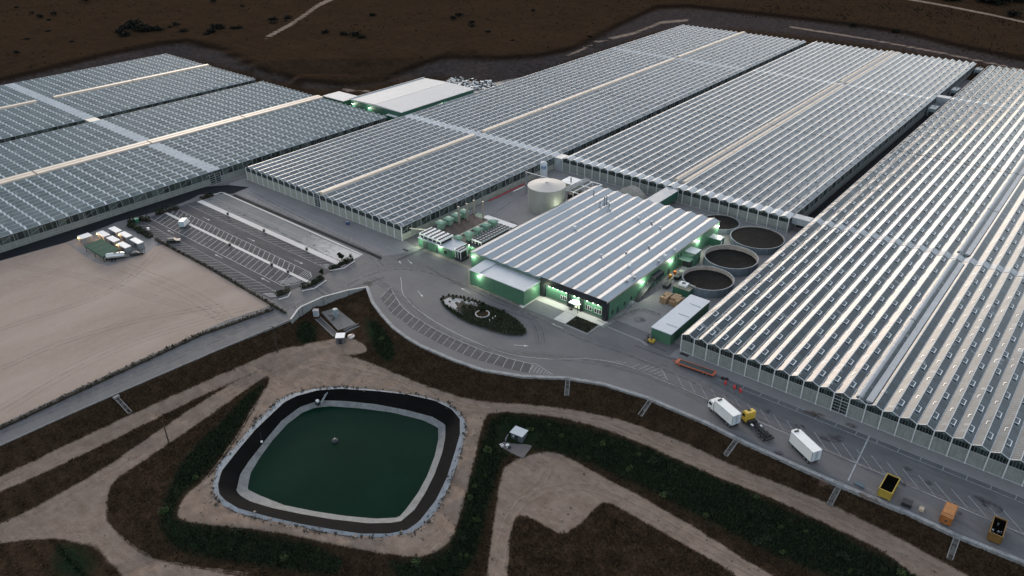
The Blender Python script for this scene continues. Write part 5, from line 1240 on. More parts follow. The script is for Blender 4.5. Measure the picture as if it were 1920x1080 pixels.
# roll-on skips
def skip(lab, x0, x1, y0, y1, h, mat, cover=None, inside=None, rot=0.0, contents=False):
    cx, cy = (x0+x1)/2, (y0+y1)/2; t = thing('skip', lab, 'skip', (cx,cy,0), rot)
    w, l = (x1-x0)/2, (y1-y0)/2; m = MB()
    m.face([(-w,-l,.2),(-w,l,.2),(w,l,.2),(w,-l,.2)])
    T = .09
    m.box(-w,-w+T,-l,l,.2,h); m.box(w-T,w,-l,l,.2,h); m.box(-w+T,w-T,-l,-l+T,.2,h); m.box(-w+T,w-T,l-T,l,.2,h); m.box(-w+T,w-T,-l+T,l-T,.2,.3)
    b = m.build('body', mat, t, world=False)
    r = MB()
    for s in (-1,1):
        for k in range(7): y = -l+.25+k*(2*l-.5)/6; r.box(s*w-(.10 if s < 0 else 0),s*w+(.10 if s > 0 else 0),y-.06,y+.06,.25,h-.06)
        r.box(s*w-.1,s*w+.1,-l-.04,l+.04,h,h+.13)
    r.box(-w+.1,w-.1,-l-.06,-l+.14,h,h+.13); r.box(-w+.1,w-.1,l-.14,l+.06,h,h+.13); r.build('rib', mat, b, world=False)
    il = MB()
    for s in (-1,1): il.box(s*(w-T)-.02,s*(w-T)+.02,-l+T,l-T,.35,h-.12); il.box(-w+T,w-T,s*(l-T)-.02,s*(l-T)+.02,.35,h-.12)
    il.build('lining', M('dark_inner_face',(0.012,0.010,0.008),.95,.3,1,spec=.05), b, world=False)  # near-black sheets that darken the inner faces of the skip
    q = MB(); q.box(-.6,-.4,-l,l,.05,.2); q.box(.4,.6,-l,l,.05,.2); q.build('skid', m_chassis, t, world=False)
    for s in (-.8,.8):
        q = MB(); q.tube((s-.1,-l+.4,.12),(s+.1,-l+.4,.12),.12,8); q.build('roller', m_dark, t, world=False)
    if cover:
        c = MB(); k = 10
        for i in range(k): y = -l*.55+i*(l*1.5)/k; c.box(-w+.1,w-.1,y,y+.17*l*.8,h+.0,h+.22-.0*i)
        c.face([(-w+.08,-l*.6,h+.05),(w-.08,-l*.6,h+.05),(w-.08,l-.1,h+.05),(-w+.08,l-.1,h+.05)]); c.face([(-w+.08,-l+.1,h-.25),(w-.08,-l+.1,h-.25),(w-.08,-l*.6,h+.16),(-w+.08,-l*.6,h+.16)]); c.build('cover', cover, t, world=False)
        e = MB(); e.disc(.1,0,0,.32,12); e.v = [(x*.8, -l-.08, 1.2+y*.8) for x, y, z in e.v]; e.build('emblem', m_dark, t, world=False)
    else:
        c = MB(); c.face([(-w+T,-l+T,.45),(w-T,-l+T,.45),(w-T,l-T,.6),(-w+T,l-T,.6)]); c.build('load', M('dark_load',(0.006,0.006,0.006),.95,.3,1,spec=.05), t, world=False)
        if contents:
            for i in range(5): c = MB(); c.cbox(random.uniform(-w+.4,w-.4),random.uniform(-l+.5,l-.5),h-1.5,h-.9,random.uniform(.15,.45),random.uniform(.2,.5),random.uniform(0,3)); c.build('waste_piece', m_steel, t, world=False)
    d = MB(); d.box(-w+.15,w-.15,-l-.05,-l-.01,.35,h-.15); d.build('tailgate', mat, t, world=False)
    return t
skip('bright yellow open skip with a dark inside, beside the low black box', -18.3, -15.7, 149.7, 155.6, 2.2, m_yels)
skip('orange skip with a ribbed cover, middle of the three skips', -5.6, -3.4, 149.9, 154.8, 2.2, m_ora, cover=M('faded_orange', (0.36,0.15,0.042), .6, .2, .8))
skip('dirty amber skip half filled with waste, the farthest along the truck yard', 3.4, 5.8, 150.9, 156.6, 2.3, m_amb, contents=True, rot=0.03)
t = thing('storage_box', 'low black storage box on the yard edge beside the yellow skip', 'box', (-12.4,150.85,0), .06)
m = MB(); m.box(-1,1,-.85,.85,.05,.95,0,.05); m.build('body', m_chassis, t, world=False); m = MB(); m.box(-1.04,1.04,-.9,.9,.95,1.05); m.build('lid', m_dark, t, world=False)
t = thing('pallet_load', 'small pale pallet load near the kerb beside the orange skip', 'pallet', (-9.5,151.5,0), .1)
m = MB()
for y in (-.8,-.4,0,.4,.8): m.box(-.55,.55,y-.09,y+.09,.12,.16)
for x in (-.45,0,.45): m.box(x-.07,x+.07,-.9,.9,0,.119)
m.build('pallet', M('pale_wood',(0.38,0.30,0.22),.8), t, world=False); m = MB(); m.box(-.5,.5,-.85,-.2,.16,.75); m.box(-.3,.4,-.1,.7,.16,.4); m.build('load', M('tan_load',(0.42,0.34,0.26),.8), t, world=False)
t = thing('bench_frame', 'low blue-grey steel frame lying by the kerb before the yellow skip', 'frame', (-22.5,150.35,0), -.05)
m = MB(); m.box(-1.1,1.1,-.5,.5,.35,.5); m.build('deck', M('blue_grey_steel',(0.05,0.085,0.12),.5), t, world=False)
m = MB()
for x in (-1,1):
    for y in (-.42,.42): m.box(x-.05,x+.05,y-.05,y+.05,0,.35)
m.build('leg', m_dark, t, world=False)
# orange flat trailer
t = thing('flat_trailer', 'long low orange flatbed trailer with a dark deck beside the glasshouse corner', 'trailer', (-73.0,167.7,0), math.radians(5))
m = MB(); L = 5.7
m.box(-L,L,-1.15,-.98,.75,1.05); m.box(-L,L,.98,1.15,.75,1.05); m.box(-L,-L+.9,-.98,.98,.75,1.08); m.box(L-.5,L,-.98,.98,.75,1.08); f = m.build('frame', m_redo, t, world=False)
m = MB(); m.box(-L+.9,L-.5,-.98,.98,.8,.98); m.build('deck', M('dark_deck',(0.035,0.05,0.05),.8), t, world=False)
for x in (2.6,3.7):
    for s in (-1,1): wheel(t, x, s*.95, .38, .25)
m = MB(); m.box(-L-1.3,-L,-.08,.08,.6,.75); m.box(-4.6,-4.4,-.9,.9,0,.75); m.build('drawbar', m_redo, t, world=False)
for i, (x, y, lab) in enumerate(((-63.6,167.0,'red plastic barrier nearest the orange trailer'),(-60.8,166.75,'middle one of the three red plastic barriers'),(-58.9,166.35,'red plastic barrier farthest from the orange trailer'))):
    t = thing('barrier', lab, 'barrier', (x,y,0), .3+.2*i, 'red plastic barriers'); m = MB(); m.extrude([(-.35,0),(.35,0),(.22,.25),(.14,.75),(-.14,.75),(-.22,.25)], 'y', -.55, .55); m.build('body', M('red_plastic',(0.55,0.04,0.045),.4), t, world=False)
    m = MB(); m.box(-.36,.36,-.3,-.15,.0,.12); m.box(-.36,.36,.15,.3,.0,.12); m.build('foot', m_dark, t, world=False)
t = thing('tyre_pile', 'two dark tyres lying behind the orange trailer', 'tyres', (-64.7,168.8,0)); 
for x, y, z in ((-.5,-.1,0),(.55,.15,0)):
    m = MB(); m.lathe(x,y,[(.25,z+.02),(.5,z),(.52,z+.15),(.5,z+.3),(.25,z+.28),(.25,z+.02)],16); m.build('tyre', m_tyre, t, world=False)
# yellow forklift by the shed
t = thing('forklift', 'yellow forklift truck at the front corner of the long shed', 'forklift', (-90.0,171.9,0), math.radians(178))
m = MB(); m.extrude([(-1.3,.35),(.7,.35),(.7,.85),(.2,.95),(-.5,1.0),(-.6,1.35),(-1.35,1.25)], 'y', -.55, .55); m.build('body', m_yel, t, world=False)
m = MB()
for x, y in ((-.6,-.5),(-.6,.5),(.55,-.5),(.55,.5)): m.tube((x,y,.9),(x*.85,y*.95,2.1),.05,5)
m.box(-.6,.5,-.5,.5,2.08,2.16); m.build('guard', m_chassis, t, world=False)
m = MB(); m.box(.78,.9,-.4,-.28,.1,2.3); m.box(.78,.9,.28,.4,.1,2.3); m.box(.78,.88,-.4,.4,1.3,1.4); m.build('mast', m_chassis, t, world=False)
m = MB(); m.box(.9,2.0,-.4,-.25,.08,.14); m.box(.9,2.0,.25,.4,.08,.14); m.build('fork', m_dark, t, world=False)
m = MB(); m.box(-.45,-.1,-.25,.25,1.0,1.12); m.box(-.5,-.4,-.25,.25,1.1,1.6); m.build('seat', m_chassis, t, world=False)
for x, r in ((.45,.36),(-.9,.28)):
    for s in (-.52,.52): wheel(t, x, s, r, .22)
# cars
def car(lab, x, y, rot, paint, roof, L=4.6, W=1.85, H=1.65, kind_='estate'):
    t = thing('parked_car', lab, 'car', (x,y,0), rot); h = L/2
    prof = [(-h,.35),(h,.35),(h+.02,.7),(h-.15,.92),(h*.42,1.02),(h*.12,H-.06),(-h*.1,H),(-h*.8,H-.05),(-h+.03,1.0)]
    n = len(prof); m = MB()
    for s in (-1,1):
        for u, z in prof: k = W/2*(1.0 if z < 1.03 else .80); m.v.append((u, s*k, z))
    for i in range(n): j = (i+1)%n; m.f.append((i,j,n+j,n+i)); m.m.append(1 if i in (5,6) else 0)
    m.f.append(tuple(range(n-1,-1,-1))); m.m.append(0); m.f.append(tuple(range(n,2*n))); m.m.append(0)
    m.build('body', [paint, roof], t, world=False)
    g = MB()
    for s in (-1,1):
        f = [(h*.40,s*W*.495,1.06),(h*.13,s*W*.405,H-.10),(-h*.78,s*W*.405,H-.10),(-h*.93,s*W*.49,1.06)]; f = [(a,b+s*.02,c) for a,b,c in f]; g.face(f if s > 0 else f[::-1])
    g.build('side_window', m_glassw, t, world=False)
    g = MB(); g.face([(h*.43,-W*.42,1.06),(h*.43,W*.42,1.06),(h*.15,W*.37,H-.08),(h*.15,-W*.37,H-.08)]); g.build('windscreen', m_glassw, t, world=False)
    g = MB(); g.face([(-h-.0,-W*.42,1.08),(-h*.82,-W*.37,H-.08),(-h*.82,W*.37,H-.08),(-h-.0,W*.42,1.08)]); g.build('rear_window', m_glassw, t, world=False)
    for s in (-1,1):
        g = MB(); g.box(h-.12,h+.04,s*W*.36-.2,s*W*.36+.2,.66,.82); g.build('headlight', m_white, t, world=False)
        g = MB(); g.box(-h-.04,-h+.06,s*W*.42-.1,s*W*.42+.1,.72,.95); g.build('tail_light', m_lightred, t, world=False)
        g = MB(); g.box(h*.3,h*.36,s*(W/2+.08)-.07,s*(W/2+.08)+.07,.98,1.12); g.build('mirror', paint, t, world=False)
    for u in (h*.62,-h*.62):
        for s in (-1,1): wheel(t, u, s*(W/2-.1), .33, .22)
    return t
m_roofrefl = M('reflection_tinted_roof', (0.06,0.05,0.042), 0.10, 0.1, 1.0)  # cream sky reflection painted into the roof as a warm, lighter base colour
car('dark estate car with a pale shiny roof, parked alone in the angled bays', -264.2, 119.2, math.radians(52), m_blackcar, m_roofrefl, 4.8, 1.9, 1.75)
car('dark car with a pale shiny bonnet beside the site cabins and tanker', -264.9, 105.2, math.radians(62), m_blackcar, m_roofrefl, 4.7, 1.85, 1.5)
# white van seen from behind
t = thing('delivery_van', 'white box van standing across the pale gutter of the car park', 'van', (-274.2,129.6,0), math.radians(128))
m = MB(); m.box(-2.6,1.2,-1.05,1.05,.75,3.0); m.build('cargo_box', m_white, t, world=False)
m = MB(); m.extrude([(1.25,.5),(2.9,.5),(2.9,1.15),(2.3,1.3),(1.9,2.15),(1.25,2.2)], 'y', -.98, .98); c = m.build('cab', m_white, t, world=False)
m = MB(); m.face([(2.32,-.85,1.33),(2.32,.85,1.33),(1.95,.85,2.1),(1.95,-.85,2.1)]); m.build('windscreen', m_glassw, c, world=False)
for s in (-1,1):
    m = MB(); m.box(-2.66,-2.61,min(s*.08,s*.95),max(s*.08,s*.95),.85,2.85); m.build('rear_door', M('van_rear_door',(0.36,0.45,0.50),.35), t, world=False)
m = MB(); m.box(-2.5,2.7,-.9,.9,.4,.74); m.build('chassis', m_chassis, t, world=False)
for u in (2.0,-1.6):
    for s in (-1,1): wheel(t, u, s*.9, .36, .24)
# tank lorry trailer
t = thing('tank_trailer', 'shiny grey tank trailer beside the green shelter', 'tanker', (-266.6,98.6,0), math.radians(53))
m = MB(); n = 20
for x, k in ((-3.2,.55),(-3.0,.95),(-2.8,1.0),(2.6,1.0),(2.85,.95),(3.05,.55)):
    for i in range(n): a = 2*math.pi*i/n; m.v.append((x, 1.12*k*math.cos(a), 2.05+.95*k*math.sin(a)))
for q in range(5):
    for i in range(n): j = (i+1)%n; m.f.append((q*n+i,q*n+j,(q+1)*n+j,(q+1)*n+i)); m.m.append(0)
m.f.append(tuple(range(n))); m.f.append(tuple(range(5*n+n-1,5*n-1,-1))); m.m += [0,0]
m.build('tank_body', M('tank_silver',(0.55,0.57,0.58),.25,.08,.6,metal=.5), t, smooth=True, world=False)
m = MB(); m.box(-.5,.5,-.3,.3,2.97,3.15); m.tube((1.4,0,2.9),(1.4,0,3.2),.25,10); m.build('hatch', m_dark, t, world=False)
m = MB(); m.box(-3.0,2.8,-.6,.6,.7,1.15); m.box(-3.4,-2.9,-1.1,1.1,.55,1.2); m.box(2.8,4.0,-.15,.15,.6,.85); m.build('chassis', m_chassis, t, world=False)
for u in (-1.9,-.8):
    for s in (-1,1): wheel(t, u, s*.95, .48, .28)
# site cabins
m_cab = M('cabin_wall', (0.20,0.21,0.23), 0.6, 0.1, 0.6, ribs=0.35); m_cabr = M('cabin_roof', (0.56,0.57,0.60), 0.5, 0.07, 0.4)
def cabin(lab, x0, x1, y0, y1, h=2.6, lamp=None):
    t = thing('site_cabin', lab, 'cabin', ((x0+x1)/2,(y0+y1)/2,0), 0, 'grey site cabins'); 
    m = MB(); m.box(x0+.05,x1-.05,y0+.05,y1-.05,.12,h-.1); m.build('wall', m_cab, t)
    m = MB(); m.box(x0,x1,y0,y1,h-.1,h+.06); m.build('roof', m_cabr, t)
    m = MB(); m.box(x0+.1,x1-.1,y0+.1,y1-.1,0,.12); m.build('base', m_dark, t)
    w = (x1-x0)
    m = MB(); m.box(x0+w*.15,x0+w*.32,y0-.0,y0+.06,.2,2.1); m.build('door', m_steel, t)
    m = MB(); m.box(x0+w*.5,x0+w*.75,y0+.0,y0+.06,1.0,2.0); m.build('window', m_glassw, t)
    if lamp: 
        lx, ly = lamp; q = MB(); q.cbox(lx,ly,h-.45,h-.2,.3,.3); q.build('wall_lamp', m_lampw, t); light(lx,ly-.5,h-.6,30,(1.0,0.6,0.25))
    return t
cabin('end-on grey cabin set apart behind the green shelter, with a warm lamp', -291.9, -288.1, 96.6, 100.6, 2.7, lamp=(-290.9,96.45))
cabin('grey cabin in the row behind the green shelter, nearest the black road', -289.7, -283.7, 102.7, 105.2, lamp=(-289.0,102.5))
cabin('grey cabin in the middle of the row behind the green shelter', -282.2, -276.3, 102.8, 105.3)
cabin('grey cabin nearest the dark car, in the row behind the green shelter', -274.2, -268.0, 102.9, 105.3, lamp=(-273.9,102.7))
cabin('grey cabin of the back row nearest the black road', -289.8, -283.7, 107.3, 109.8)
cabin('grey cabin in the middle of the back row', -282.4, -276.3, 107.6, 110.0, lamp=(-281.8,107.4))
cabin('grey cabin of the back row nearest the car park hedge', -273.9, -267.7, 107.6, 109.9)
light(-286.0,101.6,1.8,60,(1.0,0.62,0.28))
t = thing('shelter', 'low shelter with a wide dark green sheet roof in front of the site cabins', 'shelter', (-275.4,98,0))
m = MB(); m.face([(-282.4,94.8,2.35),(-268.3,94.8,2.35),(-268.5,101.2,2.75),(-282.6,101.2,2.75)]); m.box(-282.4,-268.3,94.75,94.85,1.95,2.34); m.face([(-268.3,94.8,2.0),(-268.5,101.2,2.4),(-268.5,101.2,2.75),(-268.3,94.8,2.35)])
for x in (-279,-275.4,-271.8): m.box(x-.05,x+.05,94.9,95.0,2.36,2.42)
m.build('roof', M('shelter_green',(0.012,0.066,0.044),.7,.12,.4,ribs=.6,spec=.12), t)
sm_ = MB()
for x in (-279.0,-275.4,-271.8): sm_.face([(x-.06,94.85,2.38),(x+.06,94.85,2.38),(x+.06,101.1,2.77),(x-.06,101.1,2.77)])
sm_.build('seam_trim', m_greenD, t)
for x in (-282.0,-275.4,-268.7):
    for y in (95.0,100.9): m = MB(); m.box(x-.08,x+.08,y-.08,y+.08,0,2.4); m.build('post', m_dark, t)
m = MB(); m.box(-281,-270,99.5,100.6,0,1.2); m.build('workbench', m_dark, t)
# bollards and small posts in the car park
pro = None
for (px, py) in ((427,401),(495,432.5),(575,467.5),(657,480),(431,459),(509.5,496),(540,509.5)):
    x, y, _ = at(px, py, .4)
    if pro is None:
        pro = thing('bollard', 'short dark post standing on a pale gutter of the car park', 'bollard', (x,y,.1), 0, 'dark posts in the car park')
        m = MB(); m.tube((0,0,0),(0,0,.8),.42,10); m.build('stem', m_chassis, pro, world=False); m = MB(); m.tube((0,0,.8),(0,0,1.0),.55,10); m.build('cap', m_dark, pro, world=False)
    else: copy_tree(pro, (x,y,.1))
t = thing('waste_bin', 'blue waste bin standing in front of the middle glasshouse', 'bin', (*at(652,421)[:2],0)); m = MB(); m.box(-.5,.5,-.5,.5,.1,1.2,0,-.08); m.build('body', M('blue_bin',(0.03,0.07,0.22),.5), t, world=False); m = MB(); m.box(-.6,.6,-.6,.6,1.2,1.35); m.build('lid', m_steel, t, world=False)
t = thing('cable_box', 'pale cable box on a post in the car park hedge', 'cabinet', (-279.4,117.6,0)); m = MB(); m.box(-.1,.1,-.1,.1,0,1.2); m.build('post', m_steel, t, world=False); m = MB(); m.box(-.5,.5,-.35,.35,1.2,2.1); m.build('box', m_white, t, world=False)
t = thing('recycling_bin', 'green bin inside the hedge at the top of the car park', 'bin', (*at(257,417)[:2],0)); m = MB(); m.box(-.7,.7,-.6,.6,.1,1.6,0,-.06); m.build('body', M('bin_green',(0.03,0.16,0.09),.5), t, world=False); m = MB(); m.box(-.85,.85,-.75,.75,1.6,1.75); m.build('lid', m_greenP, t, world=False)
# manhole grate near the glasshouse
for (px, py, lab) in ((1283,665,'dark floor grate by the right glasshouse corner'),(760.5,469,'dark floor grate beside the plant building')):
    x, y, _ = at(px, py); t = thing('floor_grate', lab, 'grate', (x,y,0)); m = MB(); m.box(-1.3,1.3,-.5,.5,.02,.06); m.build('frame', m_black, t, world=False); m = MB()
    for k in range(12): m.box(-1.2+k*.2,-1.12+k*.2,-.45,.45,.06,.075)
    m.build('bar', m_dark, t, world=False)

# ------------------------------------------------------------------ reservoir and the low ground
pond = thing('reservoir', 'green irrigation pond with a black liner and a white concrete inner rim', 'reservoir', (*at(640,860,-5)[:2],-4))
def ring(pa, za, pb, zb):
    m = MB(); n = 160
    def resample(poly):
        P_ = [Vector(p) for p in poly]; k = len(P_); seg = [(P_[(i+1)%k]-P_[i]).length for i in range(k)]; T = sum(seg)
        c0 = sum(P_, Vector((0,0)))/k
        angs = []
        out = []
        for i in range(n):
            a = 2*math.pi*i/n; d = Vector((math.cos(a), math.sin(a))); best = None
            for q in range(k):
                A, B = P_[q]-CEN, P_[(q+1)%k]-CEN; e = B-A; den = d.x*e.y-d.y*e.x
                if abs(den) < 1e-9: continue
                t_ = (A.x*e.y-A.y*e.x)/den; u = (A.x*d.y-A.y*d.x)/den
                if t_ > 0 and -1e-6 <= u <= 1+1e-6 and (best is None or t_ > best): best = t_
            out.append(CEN+d*best)
        return out
    A = resample(pa); B = resample(pb)
    for p in A: m.v.append((p.x,p.y,za))
    for p in B: m.v.append((p.x,p.y,zb))
    for i in range(n): j = (i+1)%n; m.f.append((i,j,n+j,n+i)); m.m.append(0)
    return m
RIMW, LINW, CONW, WATW = at2(POND_RIM,PONDZ), at2(POND_LIN,Z_LIN), at2(POND_CON,Z_CON), at2(POND_WAT,Z_WAT)
CEN = sum((Vector(p) for p in WATW), Vector((0,0)))/len(WATW)
m = ring(RIMW, PONDZ-.06, LINW, Z_LIN+.14); rm = m.build('rim', M('rim_sheet',(0.17,0.195,0.225),.7,.3,.5,dirt=(.09,.09,.09)), pond)
m = ring(LINW, Z_LIN+.13, CONW, Z_CON); m.build('liner', M('black_liner_sheet',(0.0055,0.0055,0.006),.9,.3,.3,spec=.06), pond, smooth=True)
m = ring(CONW, Z_CON+.01, WATW, Z_WAT-.02); m.build('inner_rim', M('inner_concrete',(0.155,0.16,0.165),.75,.3,.5,dirt=(.075,.08,.08)), pond, smooth=True)
def water_mat():
    t = NT('green_water'); v = t.coord(); n = t.noise(v, 0.06, 5, 0.6); 
    t.color(t.mix(t.mapr(n, .35, .65), (0.0024,0.016,0.0092), (0.0042,0.0215,0.0128))); t.set(Roughness=0.22, IOR=1.33); t.b.inputs['Specular IOR Level'].default_value = 0.07
    t.bump(t.noise(v, 1.6, 4, .6), .12, .1); return t.mat
kind(MB().sheet([(p.x,p.y) for p in [CEN+(Vector(q)-CEN)*1.01 for q in WATW]], Z_WAT).build('water', water_mat()), 'structure')
x, y, _ = at(628,827,Z_WAT); t = thing('floating_pump', 'small dark pump floating in the pond', 'pump', (x,y,Z_WAT)); m = MB(); m.lathe(0,0,[(.1,.6),(.5,.55),(.9,.25),(.95,.05),(.6,-.1)],12); m.build('float', m_dark, t, world=False); m = MB(); m.tube((.1,0,.4),(.1,0,1.0),.2,8); m.build('motor', m_steel, t, world=False)
x, y, _ = at(596,757,-6.6); t = thing('intake', 'white intake post with pipes on the far rim of the pond', 'intake', (x,y,-6.8)); m = MB(); m.cbox(0,0,0,.9,1.4,.9); m.build('housing', m_dark, t, world=False); m = MB(); m.cbox(0,0,.9,1.5,.7,.7); m.build('cap', m_white, t, world=False)
m = MB(); m.tube((.6,.2,.2),(-.6,5.2,3.1),.12,6); m.tube((1.0,.2,.2),(-.2,5.2,3.1),.12,6); m.build('pipe', m_steel, t, world=False)
x, y, _ = at(491,830,-6.4); t = thing('buoy', 'small white buoy at the inner rim of the pond', 'buoy', (x,y,-6.4)); m = MB(); m.lathe(0,0,[(.02,.6),(.3,.5),(.35,.25),(.02,0)],10); m.build('float', m_white, t, world=False); m = MB(); m.tube((0,0,.3),(-2.4,1.4,1.6),.05,5); m.build('rope', m_chassis, t, world=False)
# retaining wall
rw = thing('retaining_wall', 'curved pale concrete retaining wall below the car park exit', 'wall', (*WALL_W[2],-3.5))
m = MB(); m.ribbon(WALL_W, .35, -4.6, .0, off=0.0); m.build('panel', M('wall_concrete',(0.235,0.245,0.25),.75,.22,.5,dirt=(.15,.155,.15)), rw)
m = MB(); m.ribbon(WALL_W, .5, .001, .16); m.build('coping', m_conc_w, rw)
m = MB()
for i in (1,2,3,4):
    p = WALL_W[i]; m.cbox(p[0],p[1],-4.2,-.01,.42,.42)
m.build('joint_rib', M('wall_joint',(0.10,0.105,0.11),.8), rw)
# valve pit
PITZ = -3.35
zp = lambda q, z=PITZ: at(530+q[0]/7.717, 530+q[1]/7.717, z)
pit = thing('valve_pit', 'concrete slab with open channels below the retaining wall', 'valve pit', (*zp((800,560))[:2],PITZ))
m = MB(); m.prism([zp(q)[:2] for q in ((560,430),(770,365),(1065,600),(800,692))], PITZ-.4, PITZ+.12); m.build('slab', M('pit_slab',(0.15,0.14,0.135),.85,.2,.6), pit)
def channel(a, b, w, name='channel'):
    A = Vector(zp(a)[:2]); B = Vector(zp(b)[:2]); d = (B-A).normalized(); n = Vector((-d.y,d.x)); m = MB()
    for s in (-1,1): m.ribbon([tuple(A+n*s*w/2),tuple(B+n*s*w/2)], .18, PITZ-.6, PITZ+.3, 0)
    m.line(tuple(A), tuple(B), w-.18, PITZ+.06, 1); m.build(name, [m_conc, M('channel_floor',(0.035,0.035,0.04),.7)], pit)
channel((510,520),(770,770),1.7); channel((900,710),(1150,600),1.5)
x, y, _ = zp((490,480)); t = thing('control_cabinet', 'pale upright control cabinet by the retaining wall', 'cabinet', (x,y,PITZ), .6); m = MB(); m.box(-.8,.8,-.6,.6,0,2.2); m.build('body', m_metal2, t, world=False); m = MB(); m.box(-.9,.9,-.7,.7,2.2,2.32); m.build('roof', M('pinkish_lid',(0.45,0.38,0.37),.6), t, world=False); m = MB(); m.box(-.7,.7,-.64,-.601,.15,2.05); m.build('door', m_metal, t, world=False)
x, y, _ = zp((775,510)); t = thing('vertical_pump', 'grey upright pump made of stacked drums on the slab', 'pump', (x,y,PITZ+.12)); m = MB(); m.lathe(0,0,[(.6,0),(.6,.9),(.85,.95),(.85,1.7),(.6,1.8),(.6,2.1),(.9,2.2),(.9,3.0),(.7,3.2),(.02,3.25)],18); m.build('body', M('pump_grey',(0.20,0.25,0.27),.45,.12,1), t, world=False); m = MB(); m.tube((0,0,.4),(-2.6,-.9,.3),.14,8); m.tube((0,0,.4),(.5,-2.4,.3),.14,8); m.build('pipe', m_dark, t, world=False)
x, y, _ = zp((845,850)); t = thing('pump_cabin', 'small white-topped grey cabin at the end of the channel', 'cabin', (x,y,PITZ-.4), .75); m = MB(); m.box(-1.25,1.25,-1.25,1.25,0,2.5); m.build('wall', M('cabin_grey',(0.09,0.095,0.105),.6), t, world=False); m = MB(); m.box(-1.4,1.4,-1.4,1.4,2.5,2.65); m.build('roof', m_white, t, world=False); m = MB(); m.box(-.5,.5,-1.3,-1.251,.1,2.1); m.build('door', m_dark, t, world=False); m = MB(); m.box(-1.8,1.8,-1.8,1.8,-.3,.05); m.build('plinth', m_conc, t, world=False)
x, y, _ = zp((995,800)); t = thing('water_tub', 'round white lidded tub beside the small grey cabin', 'tub', (x,y,PITZ-.3)); m = MB(); m.lathe(0,0,[(1.1,0),(1.15,1.0),(1.0,1.15),(.02,1.3)],20); m.build('body', M('tub_white',(0.52,0.47,0.45),.6), t, world=False); m = MB(); m.box(-.08,.08,-1.0,1.0,1.2,1.36); m.build('handle', M('tub_rib',(0.25,0.17,0.16),.6), t, world=False)
# shelter yard at the bottom
SZ = -7.5
zs = lambda q, z=SZ: at(920+q[0]/12, 780+q[1]/12, z)
hy = thing('pump_shed', 'small white-roofed shed with side walls on a slab below the dark green slope', 'shed', (*zs((580,560))[:2],SZ))
m = MB(); m.prism([zs(q)[:2] for q in ((300,560),(430,470),(960,500),(930,680),(735,955),(470,830),(210,690))], SZ-.5, SZ+.1); m.build('slab', M('shed_slab',(0.135,0.118,0.115),.85,.2,.6), hy)
A, B, C_ = Vector(zs((440,535))[:2]), Vector(zs((705,640))[:2]), None
dx_ = (B-A); rot = math.atan2(dx_.y, dx_.x); ln_ = dx_.length; nrm = Vector((-dx_.y, dx_.x)).normalized(); cc = (A+B)/2+nrm*1.5
m = MB(); m.cbox(cc.x,cc.y,SZ+.1,SZ+2.4,ln_-.2,2.6,rot); m.build('wall', M('shed_grey',(0.075,0.085,0.10),.6), hy)
m = MB(); m.cbox(cc.x,cc.y,SZ+2.4,SZ+2.55,ln_+.3,3.1,rot); m.build('roof', m_metal2, hy)
q = cc-nrm*1.33; m = MB(); m.cbox(q.x,q.y,SZ+.1,SZ+2.0,.9,.08,rot); m.build('door', m_dark, hy); q2 = A*.75+B*.25+nrm*.14; m = MB(); m.cbox(q2.x,q2.y,SZ+1.4,SZ+1.7,.4,.12,rot); m.build('wall_lamp', m_white, hy)
m = MB(); m.ribbon([zs((455,300),SZ+.9)[:2], zs((330,525),SZ+.9)[:2]], .25, SZ-.3, SZ+.9); m.ribbon([zs((785,385),SZ+.9)[:2], zs((990,455),SZ+.9)[:2]], .25, SZ-.3, SZ+.9); m.build('side_wall', m_conc, hy)
x, y, _ = zs((400,710)); t = thing('pump_unit', 'small pale pump unit with a dark motor on the shed slab', 'pump', (x,y,SZ+.1), -.35); m = MB(); m.box(-.9,.3,-.4,.4,0,.5); m.build('base', m_white, t, world=False); m = MB(); m.tube((.4,-.35,.4),(.4,.35,.4),.4,12); m.build('motor', m_dark, t, world=False)
x, y, _ = zs((250,680)); t = thing('valve_box', 'pale valve box at the edge of the shed slab', 'valve box', (x,y,SZ+.1), -.35); m = MB(); m.box(-.5,.5,-.4,.4,0,.45); m.build('body', m_cabr, t, world=False); m = MB(); m.box(-.2,.2,-.15,.15,.45,.55); m.build('lid', M('tan_lid',(.35,.22,.15),.7), t, world=False)
# poles
def pole(lab, px, py, z, h, arms=True, lean=(0,0)):
    x, y, _ = at(px, py, z); t = thing('utility_pole', lab, 'pole', (x,y,gz(x,y)-.3)); m = MB(); m.tube((0,0,0),(lean[0],lean[1],h),.2,8,0,.13); m.build('trunk', M('pole_wood',(0.035,0.028,0.024),.9), t, world=False)
    if arms:
        m = MB(); m.tube((lean[0]-1.0,lean[1]-.5,h-.3),(lean[0]+1.0,lean[1]+.5,h-.3),.08,5); m.build('cross_arm', m_dark, t, world=False)
        m = MB()
        for k in (-.9,0,.9): m.tube((lean[0]+k,lean[1]+k*.5,h-.25),(lean[0]+k,lean[1]+k*.5,h+.1),.1,6)
        m.build('insulator', m_steel, t, world=False)
pole('dark wooden pole with a cross arm near the retaining wall', 521, 662, -3.3, 9.6)
pole('plain dark pole leaning beside the wide dirt track', 317, 831, -5.0, 7.0, False, (-.6,.2))
